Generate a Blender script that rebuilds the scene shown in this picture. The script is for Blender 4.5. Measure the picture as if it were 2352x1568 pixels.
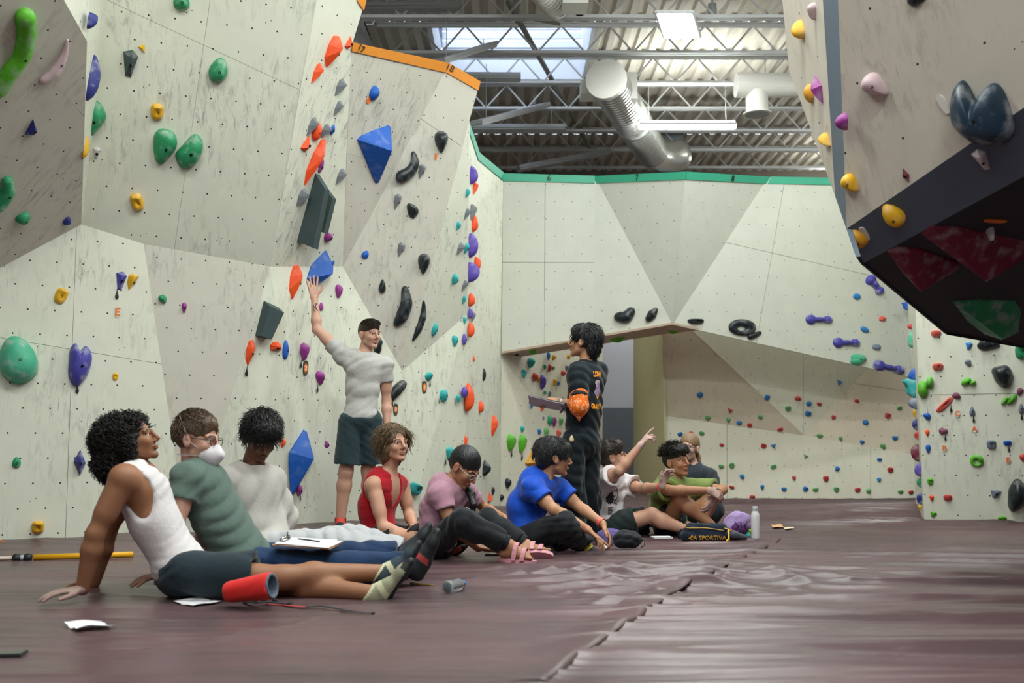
import bpy, bmesh, math, random
import numpy as np
from mathutils import Vector, Matrix, Quaternion
from mathutils.bvhtree import BVHTree

random.seed(7)
rng = np.random.default_rng(11)
for o in list(bpy.data.objects):
    bpy.data.objects.remove(o)
SC = bpy.context.scene
COL = SC.collection

# ---------------------------------------------------------------- camera
FPX, CX, CY, HORIZON, CAM_H = 2300.0, 1176.0, 784.0, 1020.0, 0.74
PITCH = math.atan((HORIZON - CY) / FPX)
cam_data = bpy.data.cameras.new('camera')
cam = bpy.data.objects.new('camera', cam_data)
COL.objects.link(cam)
cam.location = (0, 0, CAM_H)
cam.rotation_euler = (math.pi / 2 + PITCH, 0, 0)
cam_data.sensor_width = 36.0
cam_data.lens = 36.0 * FPX / 2352.0
cam_data.clip_start = 0.05
cam_data.dof.use_dof = True
cam_data.dof.focus_distance = 7.1
cam_data.dof.aperture_fstop = 2.1
SC.camera = cam

# ---------------------------------------------------------------- world, exposure
world = bpy.data.worlds.new('world')
SC.world = world
world.use_nodes = True
wn = world.node_tree
bg = wn.nodes['Background']
bg.inputs[0].default_value = (0.80, 0.89, 1.0, 1.0)      # even overcast sky
bg.inputs[1].default_value = 9.0
SC.view_settings.view_transform = 'Standard'
SC.view_settings.look = 'None'
SC.view_settings.exposure = 0.1
SC.view_settings.gamma = 1.0
SC.view_settings.use_curve_mapping = False
SC.cycles.max_bounces = 6
SC.cycles.diffuse_bounces = 3
SC.cycles.glossy_bounces = 2
SC.cycles.transmission_bounces = 4
SC.cycles.caustics_reflective = False
SC.cycles.caustics_refractive = True
SC.cycles.adaptive_threshold = 0.025
LAMP_POWER = 85.0          # emission strength of the fluorescent diffusers
LAMP_COLOR = (0.93, 1.0, 0.96)

# ---------------------------------------------------------------- picture to place
_cp, _sp = math.cos(PITCH), math.sin(PITCH)
CAM = Vector((0, 0, CAM_H))
def ray(px, py):
    a, b = px - CX, -(py - CY)
    return Vector((a, FPX * _cp - b * _sp, FPX * _sp + b * _cp))
def P(px, py, Y):
    d = ray(px, py)
    return CAM + d * (Y / d.y)
def G(px, py, z=0.0):
    d = ray(px, py)
    return CAM + d * ((z - CAM_H) / d.z)
def on(pl, px, py):
    q, n = pl
    d = ray(px, py)
    return CAM + d * ((q - CAM).dot(n) / d.dot(n))
def plane3(a, b, c):
    n = (b - a).cross(c - a).normalized()
    if n.dot(CAM - a) < 0:
        n = -n
    return (a.copy(), n)
def to_px(p):
    d = Vector(p) - CAM
    f = d.y * _cp + d.z * _sp
    u = -d.y * _sp + d.z * _cp
    return CX + FPX * d.x / f, CY - FPX * u / f
def px_scale(p):
    d = Vector(p) - CAM
    return FPX / (d.y * _cp + d.z * _sp)

# ---------------------------------------------------------------- objects
def tag(o, label=None, cat=None, group=None, kind=None):
    if label: o['label'] = label
    if cat: o['category'] = cat
    if group: o['group'] = group
    if kind: o['kind'] = kind
    return o
def empty(name, loc=(0, 0, 0), rot=None):
    o = bpy.data.objects.new(name, None)
    o.empty_display_size = 0.05
    o.location = loc
    if rot is not None:
        o.rotation_euler = rot
    COL.objects.link(o)
    return o
def put(o, parent):
    if parent is not None:
        o.parent = parent
        if parent.type == 'EMPTY' or True:
            o.matrix_parent_inverse = world_of(parent).inverted()
    return o
def world_of(o):
    m = Matrix.LocRotScale(o.location, o.rotation_euler, o.scale)
    if o.parent is not None:
        m = world_of(o.parent) @ o.matrix_parent_inverse @ m
    return m
def mesh_obj(name, verts, faces, mats, parent=None, smooth=False, midx=None, uvs=None):
    me = bpy.data.meshes.new(name)
    me.from_pydata([tuple(v) for v in verts], [], [tuple(f) for f in faces])
    if not isinstance(mats, (list, tuple)):
        mats = [mats]
    for m in mats:
        me.materials.append(m)
    if midx is not None:
        me.polygons.foreach_set('material_index', np.asarray(midx, dtype=np.int32))
    if smooth:
        me.polygons.foreach_set('use_smooth', np.ones(len(me.polygons), dtype=bool))
    if uvs is not None:
        lay = me.uv_layers.new(name='UVMap')
        li = np.zeros(len(me.loops), dtype=np.int32)
        me.loops.foreach_get('vertex_index', li)
        lay.data.foreach_set('uv', np.asarray(uvs, dtype=np.float32)[li].ravel())
    me.update()
    o = bpy.data.objects.new(name, me)
    COL.objects.link(o)
    return put(o, parent)
def fast_mesh(name, verts, quads, mats, parent=None, smooth=True, midx=None):
    """big all-quad mesh from arrays"""
    me = bpy.data.meshes.new(name)
    nv, nf = len(verts), len(quads)
    me.vertices.add(nv)
    me.vertices.foreach_set('co', np.asarray(verts, dtype=np.float32).ravel())
    me.loops.add(nf * 4)
    me.loops.foreach_set('vertex_index', np.asarray(quads, dtype=np.int32).ravel())
    me.polygons.add(nf)
    me.polygons.foreach_set('loop_start', np.arange(0, nf * 4, 4, dtype=np.int32))
    if not isinstance(mats, (list, tuple)):
        mats = [mats]
    for m in mats:
        me.materials.append(m)
    if midx is not None:
        me.polygons.foreach_set('material_index', np.asarray(midx, dtype=np.int32))
    me.update(calc_edges=True)
    me.polygons.foreach_set('use_smooth', np.full(nf, smooth, dtype=bool))
    me.update()
    o = bpy.data.objects.new(name, me)
    COL.objects.link(o)
    return put(o, parent)

class MB:
    """collects simple shapes into one mesh"""
    def __init__(s):
        s.v, s.f, s.m = [], [], []
    def add(s, vs, fs, mi=0):
        b = len(s.v)
        s.v += [Vector(v) for v in vs]
        s.f += [tuple(i + b for i in f) for f in fs]
        s.m += [mi] * len(fs)
        return s
    def box(s, c, size, mat=None, mi=0):
        x, y, z = (k / 2 for k in size)
        vs = [Vector((a, b, d)) for a in (-x, x) for b in (-y, y) for d in (-z, z)]
        if mat is not None:
            vs = [mat @ q for q in vs]
        c = Vector(c)
        vs = [q + c for q in vs]
        return s.add(vs, [(0, 1, 3, 2), (4, 6, 7, 5), (0, 4, 5, 1), (2, 3, 7, 6), (0, 2, 6, 4), (1, 5, 7, 3)], mi)
    def tube(s, pts, rad, n=8, cap=True, mi=0, flat=1.0, up=None):
        pts = [Vector(p) for p in pts]
        k = len(pts)
        rads = rad if isinstance(rad, (list, tuple)) else [rad] * k
        vs, fs = [], []
        prev = None
        for i, p in enumerate(pts):
            t = (pts[min(i + 1, k - 1)] - pts[max(i - 1, 0)])
            t = t.normalized() if t.length > 1e-9 else Vector((0, 0, 1))
            if prev is None:
                a = Vector(up) if up is not None else (Vector((0, 0, 1)) if abs(t.z) < .9 else Vector((1, 0, 0)))
            else:
                a = prev
            a = (a - t * a.dot(t)).normalized()
            prev = a
            b = t.cross(a)
            for j in range(n):
                w = 2 * math.pi * j / n
                vs.append(p + (a * math.cos(w) * flat + b * math.sin(w)) * rads[i])
        for i in range(k - 1):
            for j in range(n):
                j2 = (j + 1) % n
                fs.append((i * n + j, i * n + j2, (i + 1) * n + j2, (i + 1) * n + j))
        if cap:
            fs.append(tuple(reversed(range(n))))
            fs.append(tuple((k - 1) * n + j for j in range(n)))
        return s.add(vs, fs, mi)
    def lathe(s, prof, n=20, mat=None, mi=0, cap=True):
        vs, fs = [], []
        for r, z in prof:
            for j in range(n):
                w = 2 * math.pi * j / n
                q = Vector((r * math.cos(w), r * math.sin(w), z))
                vs.append(mat @ q if mat is not None else q)
        for i in range(len(prof) - 1):
            for j in range(n):
                j2 = (j + 1) % n
                fs.append((i * n + j, i * n + j2, (i + 1) * n + j2, (i + 1) * n + j))
        if cap:
            fs.append(tuple(reversed(range(n))))
            fs.append(tuple((len(prof) - 1) * n + j for j in range(n)))
        return s.add(vs, fs, mi)
    def build(s, name, mats, parent=None, smooth=False):
        return mesh_obj(name, s.v, s.f, mats, parent, smooth, s.m)

# ---------------------------------------------------------------- materials
def srgb(r, g, b):
    def c(x):
        x /= 255.0
        return x / 12.92 if x <= 0.04045 else ((x + 0.055) / 1.055) ** 2.4
    return (c(r), c(g), c(b), 1.0)
MATS = {}
def mat(name, col, rough=0.6, metal=0.0, var=0.0, vscale=30.0, bump=0.0, bscale=60.0, spec=0.5, sheen=0.0, sss=0.0,
        emit=0.0, trans=0.0, alpha=1.0, chalk=0.0, stretch=None, cscale=9.0):
    if name in MATS:
        return MATS[name]
    m = bpy.data.materials.new(name)
    m.use_nodes = True
    nt = m.node_tree
    N, L = nt.nodes, nt.links
    b = N['Principled BSDF']
    col = tuple(col) if len(col) == 4 else tuple(col) + (1.0,)
    b.inputs['Base Color'].default_value = col
    b.inputs['Roughness'].default_value = rough
    b.inputs['Metallic'].default_value = metal
    b.inputs['Specular IOR Level'].default_value = spec
    if sheen: b.inputs['Sheen Weight'].default_value = sheen
    if sss:
        b.inputs['Subsurface Weight'].default_value = sss
        b.inputs['Subsurface Radius'].default_value = (0.9, 0.35, 0.2)
        b.inputs['Subsurface Scale'].default_value = 0.008
    if emit:
        b.inputs['Emission Color'].default_value = col
        b.inputs['Emission Strength'].default_value = emit
    if trans: b.inputs['Transmission Weight'].default_value = trans
    tc = None
    if var or bump or chalk:
        tc = N.new('ShaderNodeTexCoord')
        src = tc.outputs['Object']
        if stretch:
            mp = N.new('ShaderNodeMapping')
            mp.inputs['Scale'].default_value = stretch
            L.new(src, mp.inputs[0]); src = mp.outputs[0]
    last = None
    if var:
        nz = N.new('ShaderNodeTexNoise'); nz.inputs['Scale'].default_value = vscale; nz.inputs['Detail'].default_value = 3
        L.new(src, nz.inputs['Vector'])
        mx = N.new('ShaderNodeMix'); mx.data_type = 'RGBA'
        mx.inputs['A'].default_value = tuple(c * (1 - var) for c in col[:3]) + (1,)
        mx.inputs['B'].default_value = tuple(min(1, c * (1 + var)) for c in col[:3]) + (1,)
        L.new(nz.outputs['Fac'], mx.inputs['Factor'])
        last = mx.outputs['Result']
        L.new(last, b.inputs['Base Color'])
    if chalk:
        nz = N.new('ShaderNodeTexNoise'); nz.inputs['Scale'].default_value = cscale; nz.inputs['Detail'].default_value = 4
        L.new(tc.outputs['Object'], nz.inputs['Vector'])
        rp = N.new('ShaderNodeValToRGB')
        rp.color_ramp.elements[0].position = 0.5; rp.color_ramp.elements[1].position = 0.72
        rp.color_ramp.elements[0].color = (0, 0, 0, 1); rp.color_ramp.elements[1].color = (chalk, chalk, chalk, 1)
        L.new(nz.outputs['Fac'], rp.inputs[0])
        mx = N.new('ShaderNodeMix'); mx.data_type = 'RGBA'
        mx.inputs['A'].default_value = col
        mx.inputs['B'].default_value = (0.62, 0.62, 0.63, 1)
        if last: L.new(last, mx.inputs['A'])
        L.new(rp.outputs[0], mx.inputs['Factor'])
        L.new(mx.outputs['Result'], b.inputs['Base Color'])
    if bump:
        nz = N.new('ShaderNodeTexNoise'); nz.inputs['Scale'].default_value = bscale; nz.inputs['Detail'].default_value = 2
        L.new(src, nz.inputs['Vector'])
        bp = N.new('ShaderNodeBump'); bp.inputs['Strength'].default_value = bump; bp.inputs['Distance'].default_value = 0.01
        L.new(nz.outputs['Fac'], bp.inputs['Height'])
        L.new(bp.outputs[0], b.inputs['Normal'])
    MATS[name] = m
    return m

def wall_mat(name, col, holes=True, hole_col=(0.03, 0.035, 0.04, 1), spacing=0.19, rad=0.0068, scuff=0.85, su=1.0):
    """painted plywood: bolt holes on a grid (UV in metres), rubber streaks and chalk"""
    m = bpy.data.materials.new(name)
    m.use_nodes = True
    N, L = m.node_tree.nodes, m.node_tree.links
    b = N['Principled BSDF']
    b.inputs['Roughness'].default_value = 0.62
    b.inputs['Specular IOR Level'].default_value = 0.3
    uv = N.new('ShaderNodeUVMap')
    def mathn(op, a, bb=None, c=None):
        n = N.new('ShaderNodeMath'); n.operation = op
        for i, x in enumerate((a, bb, c)):
            if x is None: continue
            if isinstance(x, (int, float)): n.inputs[i].default_value = x
            else: L.new(x, n.inputs[i])
        return n.outputs[0]
    # streaks, long in v
    mp = N.new('ShaderNodeMapping'); mp.inputs['Scale'].default_value = (9.0, 2.6, 1); mp.inputs['Rotation'].default_value = (0, 0, 0.12)
    L.new(uv.outputs[0], mp.inputs[0])
    n1 = N.new('ShaderNodeTexNoise'); n1.inputs['Scale'].default_value = 2.2; n1.inputs['Detail'].default_value = 5; n1.inputs['Roughness'].default_value = 0.72
    n1.inputs['Distortion'].default_value = 0.6
    L.new(mp.outputs[0], n1.inputs['Vector'])
    r1 = N.new('ShaderNodeValToRGB'); r1.color_ramp.elements[0].position = 0.50; r1.color_ramp.elements[1].position = 0.76
    L.new(n1.outputs['Fac'], r1.inputs[0])
    n2 = N.new('ShaderNodeTexNoise'); n2.inputs['Scale'].default_value = 1.3; n2.inputs['Detail'].default_value = 2
    L.new(uv.outputs[0], n2.inputs['Vector'])
    r2 = N.new('ShaderNodeValToRGB'); r2.color_ramp.elements[0].position = 0.4; r2.color_ramp.elements[1].position = 0.66
    L.new(n2.outputs['Fac'], r2.inputs[0])
    fac = mathn('MULTIPLY', mathn('MULTIPLY', r1.outputs[0], r2.outputs[0]), scuff)
    # soft mottling
    n3 = N.new('ShaderNodeTexNoise'); n3.inputs['Scale'].default_value = 5.0; n3.inputs['Detail'].default_value = 2
    L.new(uv.outputs[0], n3.inputs['Vector'])
    base = N.new('ShaderNodeMix'); base.data_type = 'RGBA'
    base.inputs['A'].default_value = tuple(c * 0.93 for c in col[:3]) + (1,)
    base.inputs['B'].default_value = tuple(min(1, c * 1.05) for c in col[:3]) + (1,)
    L.new(n3.outputs['Fac'], base.inputs['Factor'])
    sc = N.new('ShaderNodeMix'); sc.data_type = 'RGBA'
    L.new(fac, sc.inputs['Factor']); L.new(base.outputs['Result'], sc.inputs['A'])
    sc.inputs['B'].default_value = (0.17, 0.18, 0.17, 1)
    out = sc.outputs['Result']
    # thin scratches
    mp2 = N.new('ShaderNodeMapping'); mp2.inputs['Scale'].default_value = (60, 5, 1); mp2.inputs['Rotation'].default_value = (0, 0, -0.25)
    L.new(uv.outputs[0], mp2.inputs[0])
    n4 = N.new('ShaderNodeTexNoise'); n4.inputs['Scale'].default_value = 1.0; n4.inputs['Detail'].default_value = 3
    L.new(mp2.outputs[0], n4.inputs['Vector'])
    r4 = N.new('ShaderNodeValToRGB'); r4.color_ramp.elements[0].position = 0.63; r4.color_ramp.elements[1].position = 0.72
    L.new(n4.outputs['Fac'], r4.inputs[0])
    s4 = N.new('ShaderNodeMix'); s4.data_type = 'RGBA'
    L.new(mathn('MULTIPLY', mathn('MULTIPLY', r4.outputs[0], r2.outputs[0]), scuff * 0.8), s4.inputs['Factor'])
    L.new(out, s4.inputs['A']); s4.inputs['B'].default_value = (0.25, 0.25, 0.23, 1)
    out = s4.outputs['Result']
    if holes:
        sp = N.new('ShaderNodeSeparateXYZ'); L.new(uv.outputs[0], sp.inputs[0])
        def grid(s, ou, ov, r):
            row = mathn('DIVIDE', mathn('ADD', sp.outputs[1], ov), s)
            off = mathn('MULTIPLY', mathn('MODULO', mathn('FLOOR', row), 2.0), 0.5)
            fu = mathn('SUBTRACT', mathn('FRACT', mathn('ADD', mathn('DIVIDE', mathn('ADD', sp.outputs[0], ou), s), off)), 0.5)
            fv = mathn('SUBTRACT', mathn('FRACT', row), 0.5)
            d = mathn('SQRT', mathn('ADD', mathn('MULTIPLY', fu, fu), mathn('MULTIPLY', fv, fv)))
            return mathn('LESS_THAN', mathn('MULTIPLY', d, s), r)
        big = grid(spacing, 50.0, 50.0, rad)
        tiny = grid(spacing * 3.1, 50.07, 50.03, rad * 0.55)
        tiny2 = grid(spacing * 3.1, 50.11, 50.05, rad * 0.55)
        hole = mathn('MAXIMUM', big, mathn('MAXIMUM', tiny, tiny2))
        hm = N.new('ShaderNodeMix'); hm.data_type = 'RGBA'
        L.new(hole, hm.inputs['Factor']); L.new(out, hm.inputs['A'])
        hm.inputs['B'].default_value = hole_col
        out = hm.outputs['Result']
    L.new(out, b.inputs['Base Color'])
    MATS[name] = m
    return m
def text_mesh(name, body, size, mtx, m, parent, depth=0.002, font_scale=(1, 1), bold=0.0):
    cu = bpy.data.curves.new(name, 'FONT')
    cu.body = body; cu.size = size; cu.align_x = 'CENTER'; cu.align_y = 'CENTER'; cu.extrude = depth; cu.offset = bold
    cu.resolution_u = 3
    t = bpy.data.objects.new(name, cu); COL.objects.link(t)
    dg = bpy.context.evaluated_depsgraph_get()
    me = bpy.data.meshes.new_from_object(t.evaluated_get(dg))
    bpy.data.objects.remove(t)
    me.transform(mtx @ Matrix.Diagonal((font_scale[0], font_scale[1], 1, 1)))
    me.materials.clear(); me.materials.append(m)
    o = bpy.data.objects.new(name, me); COL.objects.link(o)
    return put(o, parent)
ORD = ['', 'first', 'second', 'third', 'fourth', 'fifth', 'sixth', 'seventh', 'eighth', 'ninth', 'tenth', 'eleventh', 'twelfth', 'thirteenth',
       'fourteenth', 'fifteenth', 'sixteenth', 'seventeenth', 'eighteenth', 'nineteenth', 'twentieth', 'twenty-first', 'twenty-second',
       'twenty-third', 'twenty-fourth', 'twenty-fifth', 'twenty-sixth', 'twenty-seventh', 'twenty-eighth']
# ================================================================ the setting
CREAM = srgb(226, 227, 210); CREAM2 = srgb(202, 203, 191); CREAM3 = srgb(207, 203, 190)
M_W1 = wall_mat('painted_ply_cream', CREAM)
M_W2 = wall_mat('painted_ply_beige', CREAM3, scuff=0.85)
M_W3 = wall_mat('painted_ply_clean', CREAM2, scuff=0.16, spacing=0.21, hole_col=(0.16, 0.17, 0.17, 1))  # darker tone offsets excess lamp light on the back wall
M_W4 = wall_mat('painted_ply_far', srgb(236, 233, 214), scuff=0.2, spacing=0.2, rad=0.007, hole_col=(0.3, 0.31, 0.29, 1))  # lighter tone makes up in colour for shade under the bulge
M_W5 = wall_mat('painted_ply_far_beige', srgb(228, 214, 192), scuff=0.25, spacing=0.2, rad=0.007, hole_col=(0.3, 0.31, 0.29, 1))
M_BW = wall_mat('boulder_white', srgb(214, 206, 192), scuff=0.75, spacing=0.33)
M_BD = wall_mat('boulder_slate', srgb(96, 110, 124), holes=False, scuff=0.2)
M_BU = wall_mat('boulder_black', srgb(44, 46, 48), holes=False, scuff=0.1)
M_ORANGE_TRIM = mat('trim_orange', srgb(226, 142, 40), 0.5, var=0.05)
M_GREEN_TRIM = mat('trim_green', srgb(52, 160, 128), 0.5, var=0.05)
M_INK = mat('print_ink', srgb(30, 34, 30), 0.6, var=0.1)

planes, VV = {}, {}
def vert(name, px, py, Y=None, pl=None):
    VV[name] = ((px, py), P(px, py, Y) if pl is None else on(planes[pl], px, py))
def V3(n):
    return VV[n][1]
def best_uv(pts, n):
    n = n.normalized()
    u = Vector((0, 0, 1)).cross(n)
    u = Vector((1, 0, 0)) if u.length < 1e-3 else u.normalized()
    if u.x < 0: u = -u
    v = n.cross(u)
    if v.z < 0: v = -v
    return u, v
def slab(name, pts, n, m, parent, thick=0.025, bev=0.0):
    """flat panel with thickness; UVs in metres"""
    n = n.normalized()
    u, v = best_uv(pts, n)
    k = len(pts)
    back = [p - n * thick for p in pts]
    vs = list(pts) + back
    uvs = [(p.dot(u), p.dot(v)) for p in vs]
    nn = Vector((0, 0, 0))
    for i in range(k):
        nn += pts[i].cross(pts[(i + 1) % k])
    order = list(range(k))
    if nn.dot(n) < 0: order.reverse()
    fs = [tuple(order), tuple(k + i for i in reversed(order))]
    for i in range(k):
        a, b = order[i], order[(i + 1) % k]
        fs.append((b, a, a + k, b + k))
    return mesh_obj(name, vs, fs, m, parent, uvs=uvs)
def split_poly(poly, a, b, gap=0.45):
    """cut a picture polygon along line a-b, leaving a hairline joint"""
    dx, dy = b[0] - a[0], b[1] - a[1]
    l = math.hypot(dx, dy); nx, ny = -dy / l, dx / l
    out = []
    for s in (1, -1):
        res = []
        k = len(poly)
        dist = [s * ((p[0] - a[0]) * nx + (p[1] - a[1]) * ny) - gap for p in poly]
        for i in range(k):
            p, q, dp, dq = poly[i], poly[(i + 1) % k], dist[i], dist[(i + 1) % k]
            if dp >= 0: res.append(p)
            if dp * dq < 0:
                t = dp / (dp - dq)
                res.append((p[0] + (q[0] - p[0]) * t, p[1] + (q[1] - p[1]) * t))
        if len(res) >= 3: out.append(res)
    return out
def facet(pl_name, plane, poly, m, parent, seams=(), thick=0.025):
    planes[pl_name] = plane
    polys = [poly]
    for s in seams:
        nxt = []
        for q in polys:
            nxt += split_poly(q, *s)
        polys = nxt
    for q in polys:
        slab('panel', [on(plane, *p) for p in q], plane[1], m, parent, thick)
def nfacet(names, m, parent, pl_name=None, thick=0.025):
    """facet through named corners (triangle or near-planar)"""
    pts = [V3(n) for n in names]
    pl = plane3(pts[0], pts[1], pts[2])
    if pl_name: planes[pl_name] = pl
    if len(pts) == 3 or all(abs((p - pl[0]).dot(pl[1])) < 2e-3 for p in pts):
        slab('panel', pts, pl[1], m, parent, thick)
    else:
        for i in range(1, len(pts) - 1):
            t = [pts[0], pts[i], pts[i + 1]]
            slab('panel', t, plane3(*t)[1], m, parent, thick)
    return pl
def strip(name, plane, poly, m, parent, out=0.012, thick=0.03):
    return slab(name, [on(plane, *p) + plane[1] * out for p in poly], plane[1], m, parent, thick)

# ---- the mat floor
def G2(px, py): 
    g = G(px, py); return np.array((g.x, g.y))
_perm = rng.permutation(256)
_g2 = rng.normal(size=(256, 2)); _g2 /= np.linalg.norm(_g2, axis=1)[:, None]
def perlin(x, y):
    xi, yi = np.floor(x).astype(int), np.floor(y).astype(int)
    xf, yf = x - xi, y - yi
    u, v = xf * xf * xf * (xf * (xf * 6 - 15) + 10), yf * yf * yf * (yf * (yf * 6 - 15) + 10)
    def gr(a, b, dx, dy):
        g = _g2[_perm[(_perm[a & 255] + b) & 255]]
        return g[..., 0] * dx + g[..., 1] * dy
    n00, n10 = gr(xi, yi, xf, yf), gr(xi + 1, yi, xf - 1, yf)
    n01, n11 = gr(xi, yi + 1, xf, yf - 1), gr(xi + 1, yi + 1, xf - 1, yf - 1)
    return (n00 * (1 - u) + n10 * u) * (1 - v) + (n01 * (1 - u) + n11 * u) * v
def seg_dist(x, y, a, b):
    d = b - a; L2 = (d ** 2).sum()
    t = np.clip(((x - a[0]) * d[0] + (y - a[1]) * d[1]) / L2, 0, 1)
    return np.hypot(x - a[0] - t * d[0], y - a[1] - t * d[1]), t
SEAM = [G2(1225, 1600), G2(1390, 1465), G2(1520, 1385), G2(1640, 1325), G2(1730, 1277), G2(1800, 1235)]
LEFT_BASE = [np.array((-6.2, 6.6)), np.array((-3.9, 7.7)), np.array((-2.8, 8.15)), np.array((-2.05, 9.0)), np.array((-1.0, 10.0)), np.array((-0.45, 11.2)), np.array((0.0, 12.1)), np.array((1.3, 14.2))]
def floor_z(x, y):
    x = np.asarray(x, float); y = np.asarray(y, float)
    w = perlin(x * .35 + 3, y * .5)
    # long folds running across the hall, stronger to the right of the seam
    right = 1 / (1 + np.exp(-(x - 0.35 - 0.1 * (y - 5)) * 2.2))
    f = perlin(x * .22 + 0.5 * w, y * 3.1 + 1.2 * w + 7)
    ridge = np.maximum(0, 1 - np.abs(f) * 3.2) ** 2
    z = (0.007 + 0.026 * right) * ridge
    f2 = perlin(x * .5 + 11, y * 6.5 + .8 * w)
    z += (0.003 + 0.006 * right) * np.maximum(0, 1 - np.abs(f2) * 3) ** 2
    z += 0.009 * perlin(x * .8, y * 1.1 + 30)
    # crumpled area between the sitters and the seam
    c = G2(1480, 1335)
    g = np.exp(-(((x - c[0]) / 1.05) ** 2 + ((y - c[1]) / 0.6) ** 2))
    r = np.maximum(0, 1 - np.abs(perlin(x * 1.5 + y * .8, y * 3.3 - x * .7 + 3)) * 4) ** 2
    r2 = np.maximum(0, 1 - np.abs(perlin(x * 1.1 - y * .5 + 9, y * 4.2 + x * .9 + 3)) * 4) ** 2
    z += g * (0.045 * r + 0.030 * r2)
    c = G2(560, 1440)
    dd, t = seg_dist(x, y, G2(330, 1500), G2(760, 1420))
    z += 0.012 * np.exp(-(dd / 0.05) ** 2) * (0.4 + 0.6 * np.sin(t * 9) ** 2)
    # lapped seam between two covers
    dmin = np.full(x.shape, 9.0); side = np.zeros(x.shape)
    for a, b in zip(SEAM[:-1], SEAM[1:]):
        dd, t = seg_dist(x, y, a, b)
        s = np.sign((b[0] - a[0]) * (y - a[1]) - (b[1] - a[1]) * (x - a[0]))
        m = dd < dmin
        dmin = np.where(m, dd, dmin); side = np.where(m, s, side)
    sg = 1 / (1 + np.exp(-side * dmin / 0.03))
    z += 0.016 * np.exp(-dmin / 0.09) * sg - 0.004 * np.exp(-dmin / 0.05) * (1 - sg)
    # padding rises towards the left wall, a valley in front of the far wall
    dw = np.full(x.shape, 9.0)
    for a, b in zip(LEFT_BASE[:-1], LEFT_BASE[1:]):
        dw = np.minimum(dw, seg_dist(x, y, a, b)[0])
    z += 0.05 * np.exp(-(dw / 0.42) ** 2) * (0.8 + 0.9 * perlin(x * 1.9, y * 1.9 + 5)) 
    z += np.where(y > 10.4, np.minimum((y - 10.4) * .09, 0.055), 0) * np.clip((x - 0.6) / 0.8, 0, 1)
    z -= 0.03 * np.exp(-((y - 10.3 + .04 * x) / 0.12) ** 2) * np.clip((x - 1.2) / 0.8, 0, 1)
    return z
def fz(x, y):
    return float(floor_z(np.array([x]), np.array([y]))[0])
def vinyl_mat():
    m = bpy.data.materials.new('maroon_vinyl'); m.use_nodes = True
    N, L = m.node_tree.nodes, m.node_tree.links
    b = N['Principled BSDF']
    tc = N.new('ShaderNodeTexCoord')
    mp = N.new('ShaderNodeMapping'); mp.inputs['Scale'].default_value = (0.55, 1.6, 1); L.new(tc.outputs['Object'], mp.inputs[0])
    n1 = N.new('ShaderNodeTexNoise'); n1.inputs['Scale'].default_value = 1.1; n1.inputs['Detail'].default_value = 4; n1.inputs['Roughness'].default_value = .6
    L.new(mp.outputs[0], n1.inputs['Vector'])
    r = N.new('ShaderNodeValToRGB'); e = r.color_ramp.elements
    e[0].position = .32; e[0].color = srgb(78, 63, 65); e[1].position = .68; e[1].color = srgb(102, 76, 80)
    L.new(n1.outputs['Fac'], r.inputs[0])
    n2 = N.new('ShaderNodeTexNoise'); n2.inputs['Scale'].default_value = 7; n2.inputs['Detail'].default_value = 5; n2.inputs['Roughness'].default_value = .7
    L.new(mp.outputs[0], n2.inputs['Vector'])
    r2 = N.new('ShaderNodeValToRGB'); r2.color_ramp.elements[0].position = .6; r2.color_ramp.elements[1].position = .82
    r2.color_ramp.elements[1].color = (.35, .35, .35, 1)
    L.new(n2.outputs['Fac'], r2.inputs[0])
    mx = N.new('ShaderNodeMix'); mx.data_type = 'RGBA'
    L.new(r2.outputs[0], mx.inputs['Factor']); L.new(r.outputs[0], mx.inputs['A']); mx.inputs['B'].default_value = srgb(150, 128, 134)
    L.new(mx.outputs['Result'], b.inputs['Base Color'])
    rr = N.new('ShaderNodeMapRange'); rr.inputs['To Min'].default_value = .24; rr.inputs['To Max'].default_value = .46
    L.new(n2.outputs['Fac'], rr.inputs['Value']); L.new(rr.outputs[0], b.inputs['Roughness'])
    b.inputs['Specular IOR Level'].default_value = .38
    n3 = N.new('ShaderNodeTexNoise'); n3.inputs['Scale'].default_value = 55; n3.inputs['Detail'].default_value = 3
    L.new(mp.outputs[0], n3.inputs['Vector'])
    bp = N.new('ShaderNodeBump'); bp.inputs['Strength'].default_value = .12; bp.inputs['Distance'].default_value = .006
    L.new(n3.outputs['Fac'], bp.inputs['Height']); L.new(bp.outputs[0], b.inputs['Normal'])
    return m
M_VINYL = vinyl_mat()
ys = np.concatenate([np.linspace(-8, 2.0, 24), np.geomspace(2.05, 8.5, 620), np.linspace(8.52, 16, 330), np.linspace(16.2, 20, 8)])
xs = np.concatenate([np.linspace(-9, -4.2, 16), np.linspace(-4.15, 5.2, 460), np.linspace(5.3, 11, 20)])
gx, gy = np.meshgrid(xs, ys)
gz = floor_z(gx, gy)
nx_, ny_ = len(xs), len(ys)
idx = np.arange(nx_ * ny_).reshape(ny_, nx_)
quads = np.stack([idx[:-1, :-1], idx[:-1, 1:], idx[1:, 1:], idx[1:, :-1]], -1).reshape(-1, 4)
floor = fast_mesh('floor', np.stack([gx, gy, gz], -1).reshape(-1, 3), quads, M_VINYL)
tag(floor, 'wrinkled maroon vinyl matting covering the whole gym floor', 'floor', kind='structure')

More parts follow.
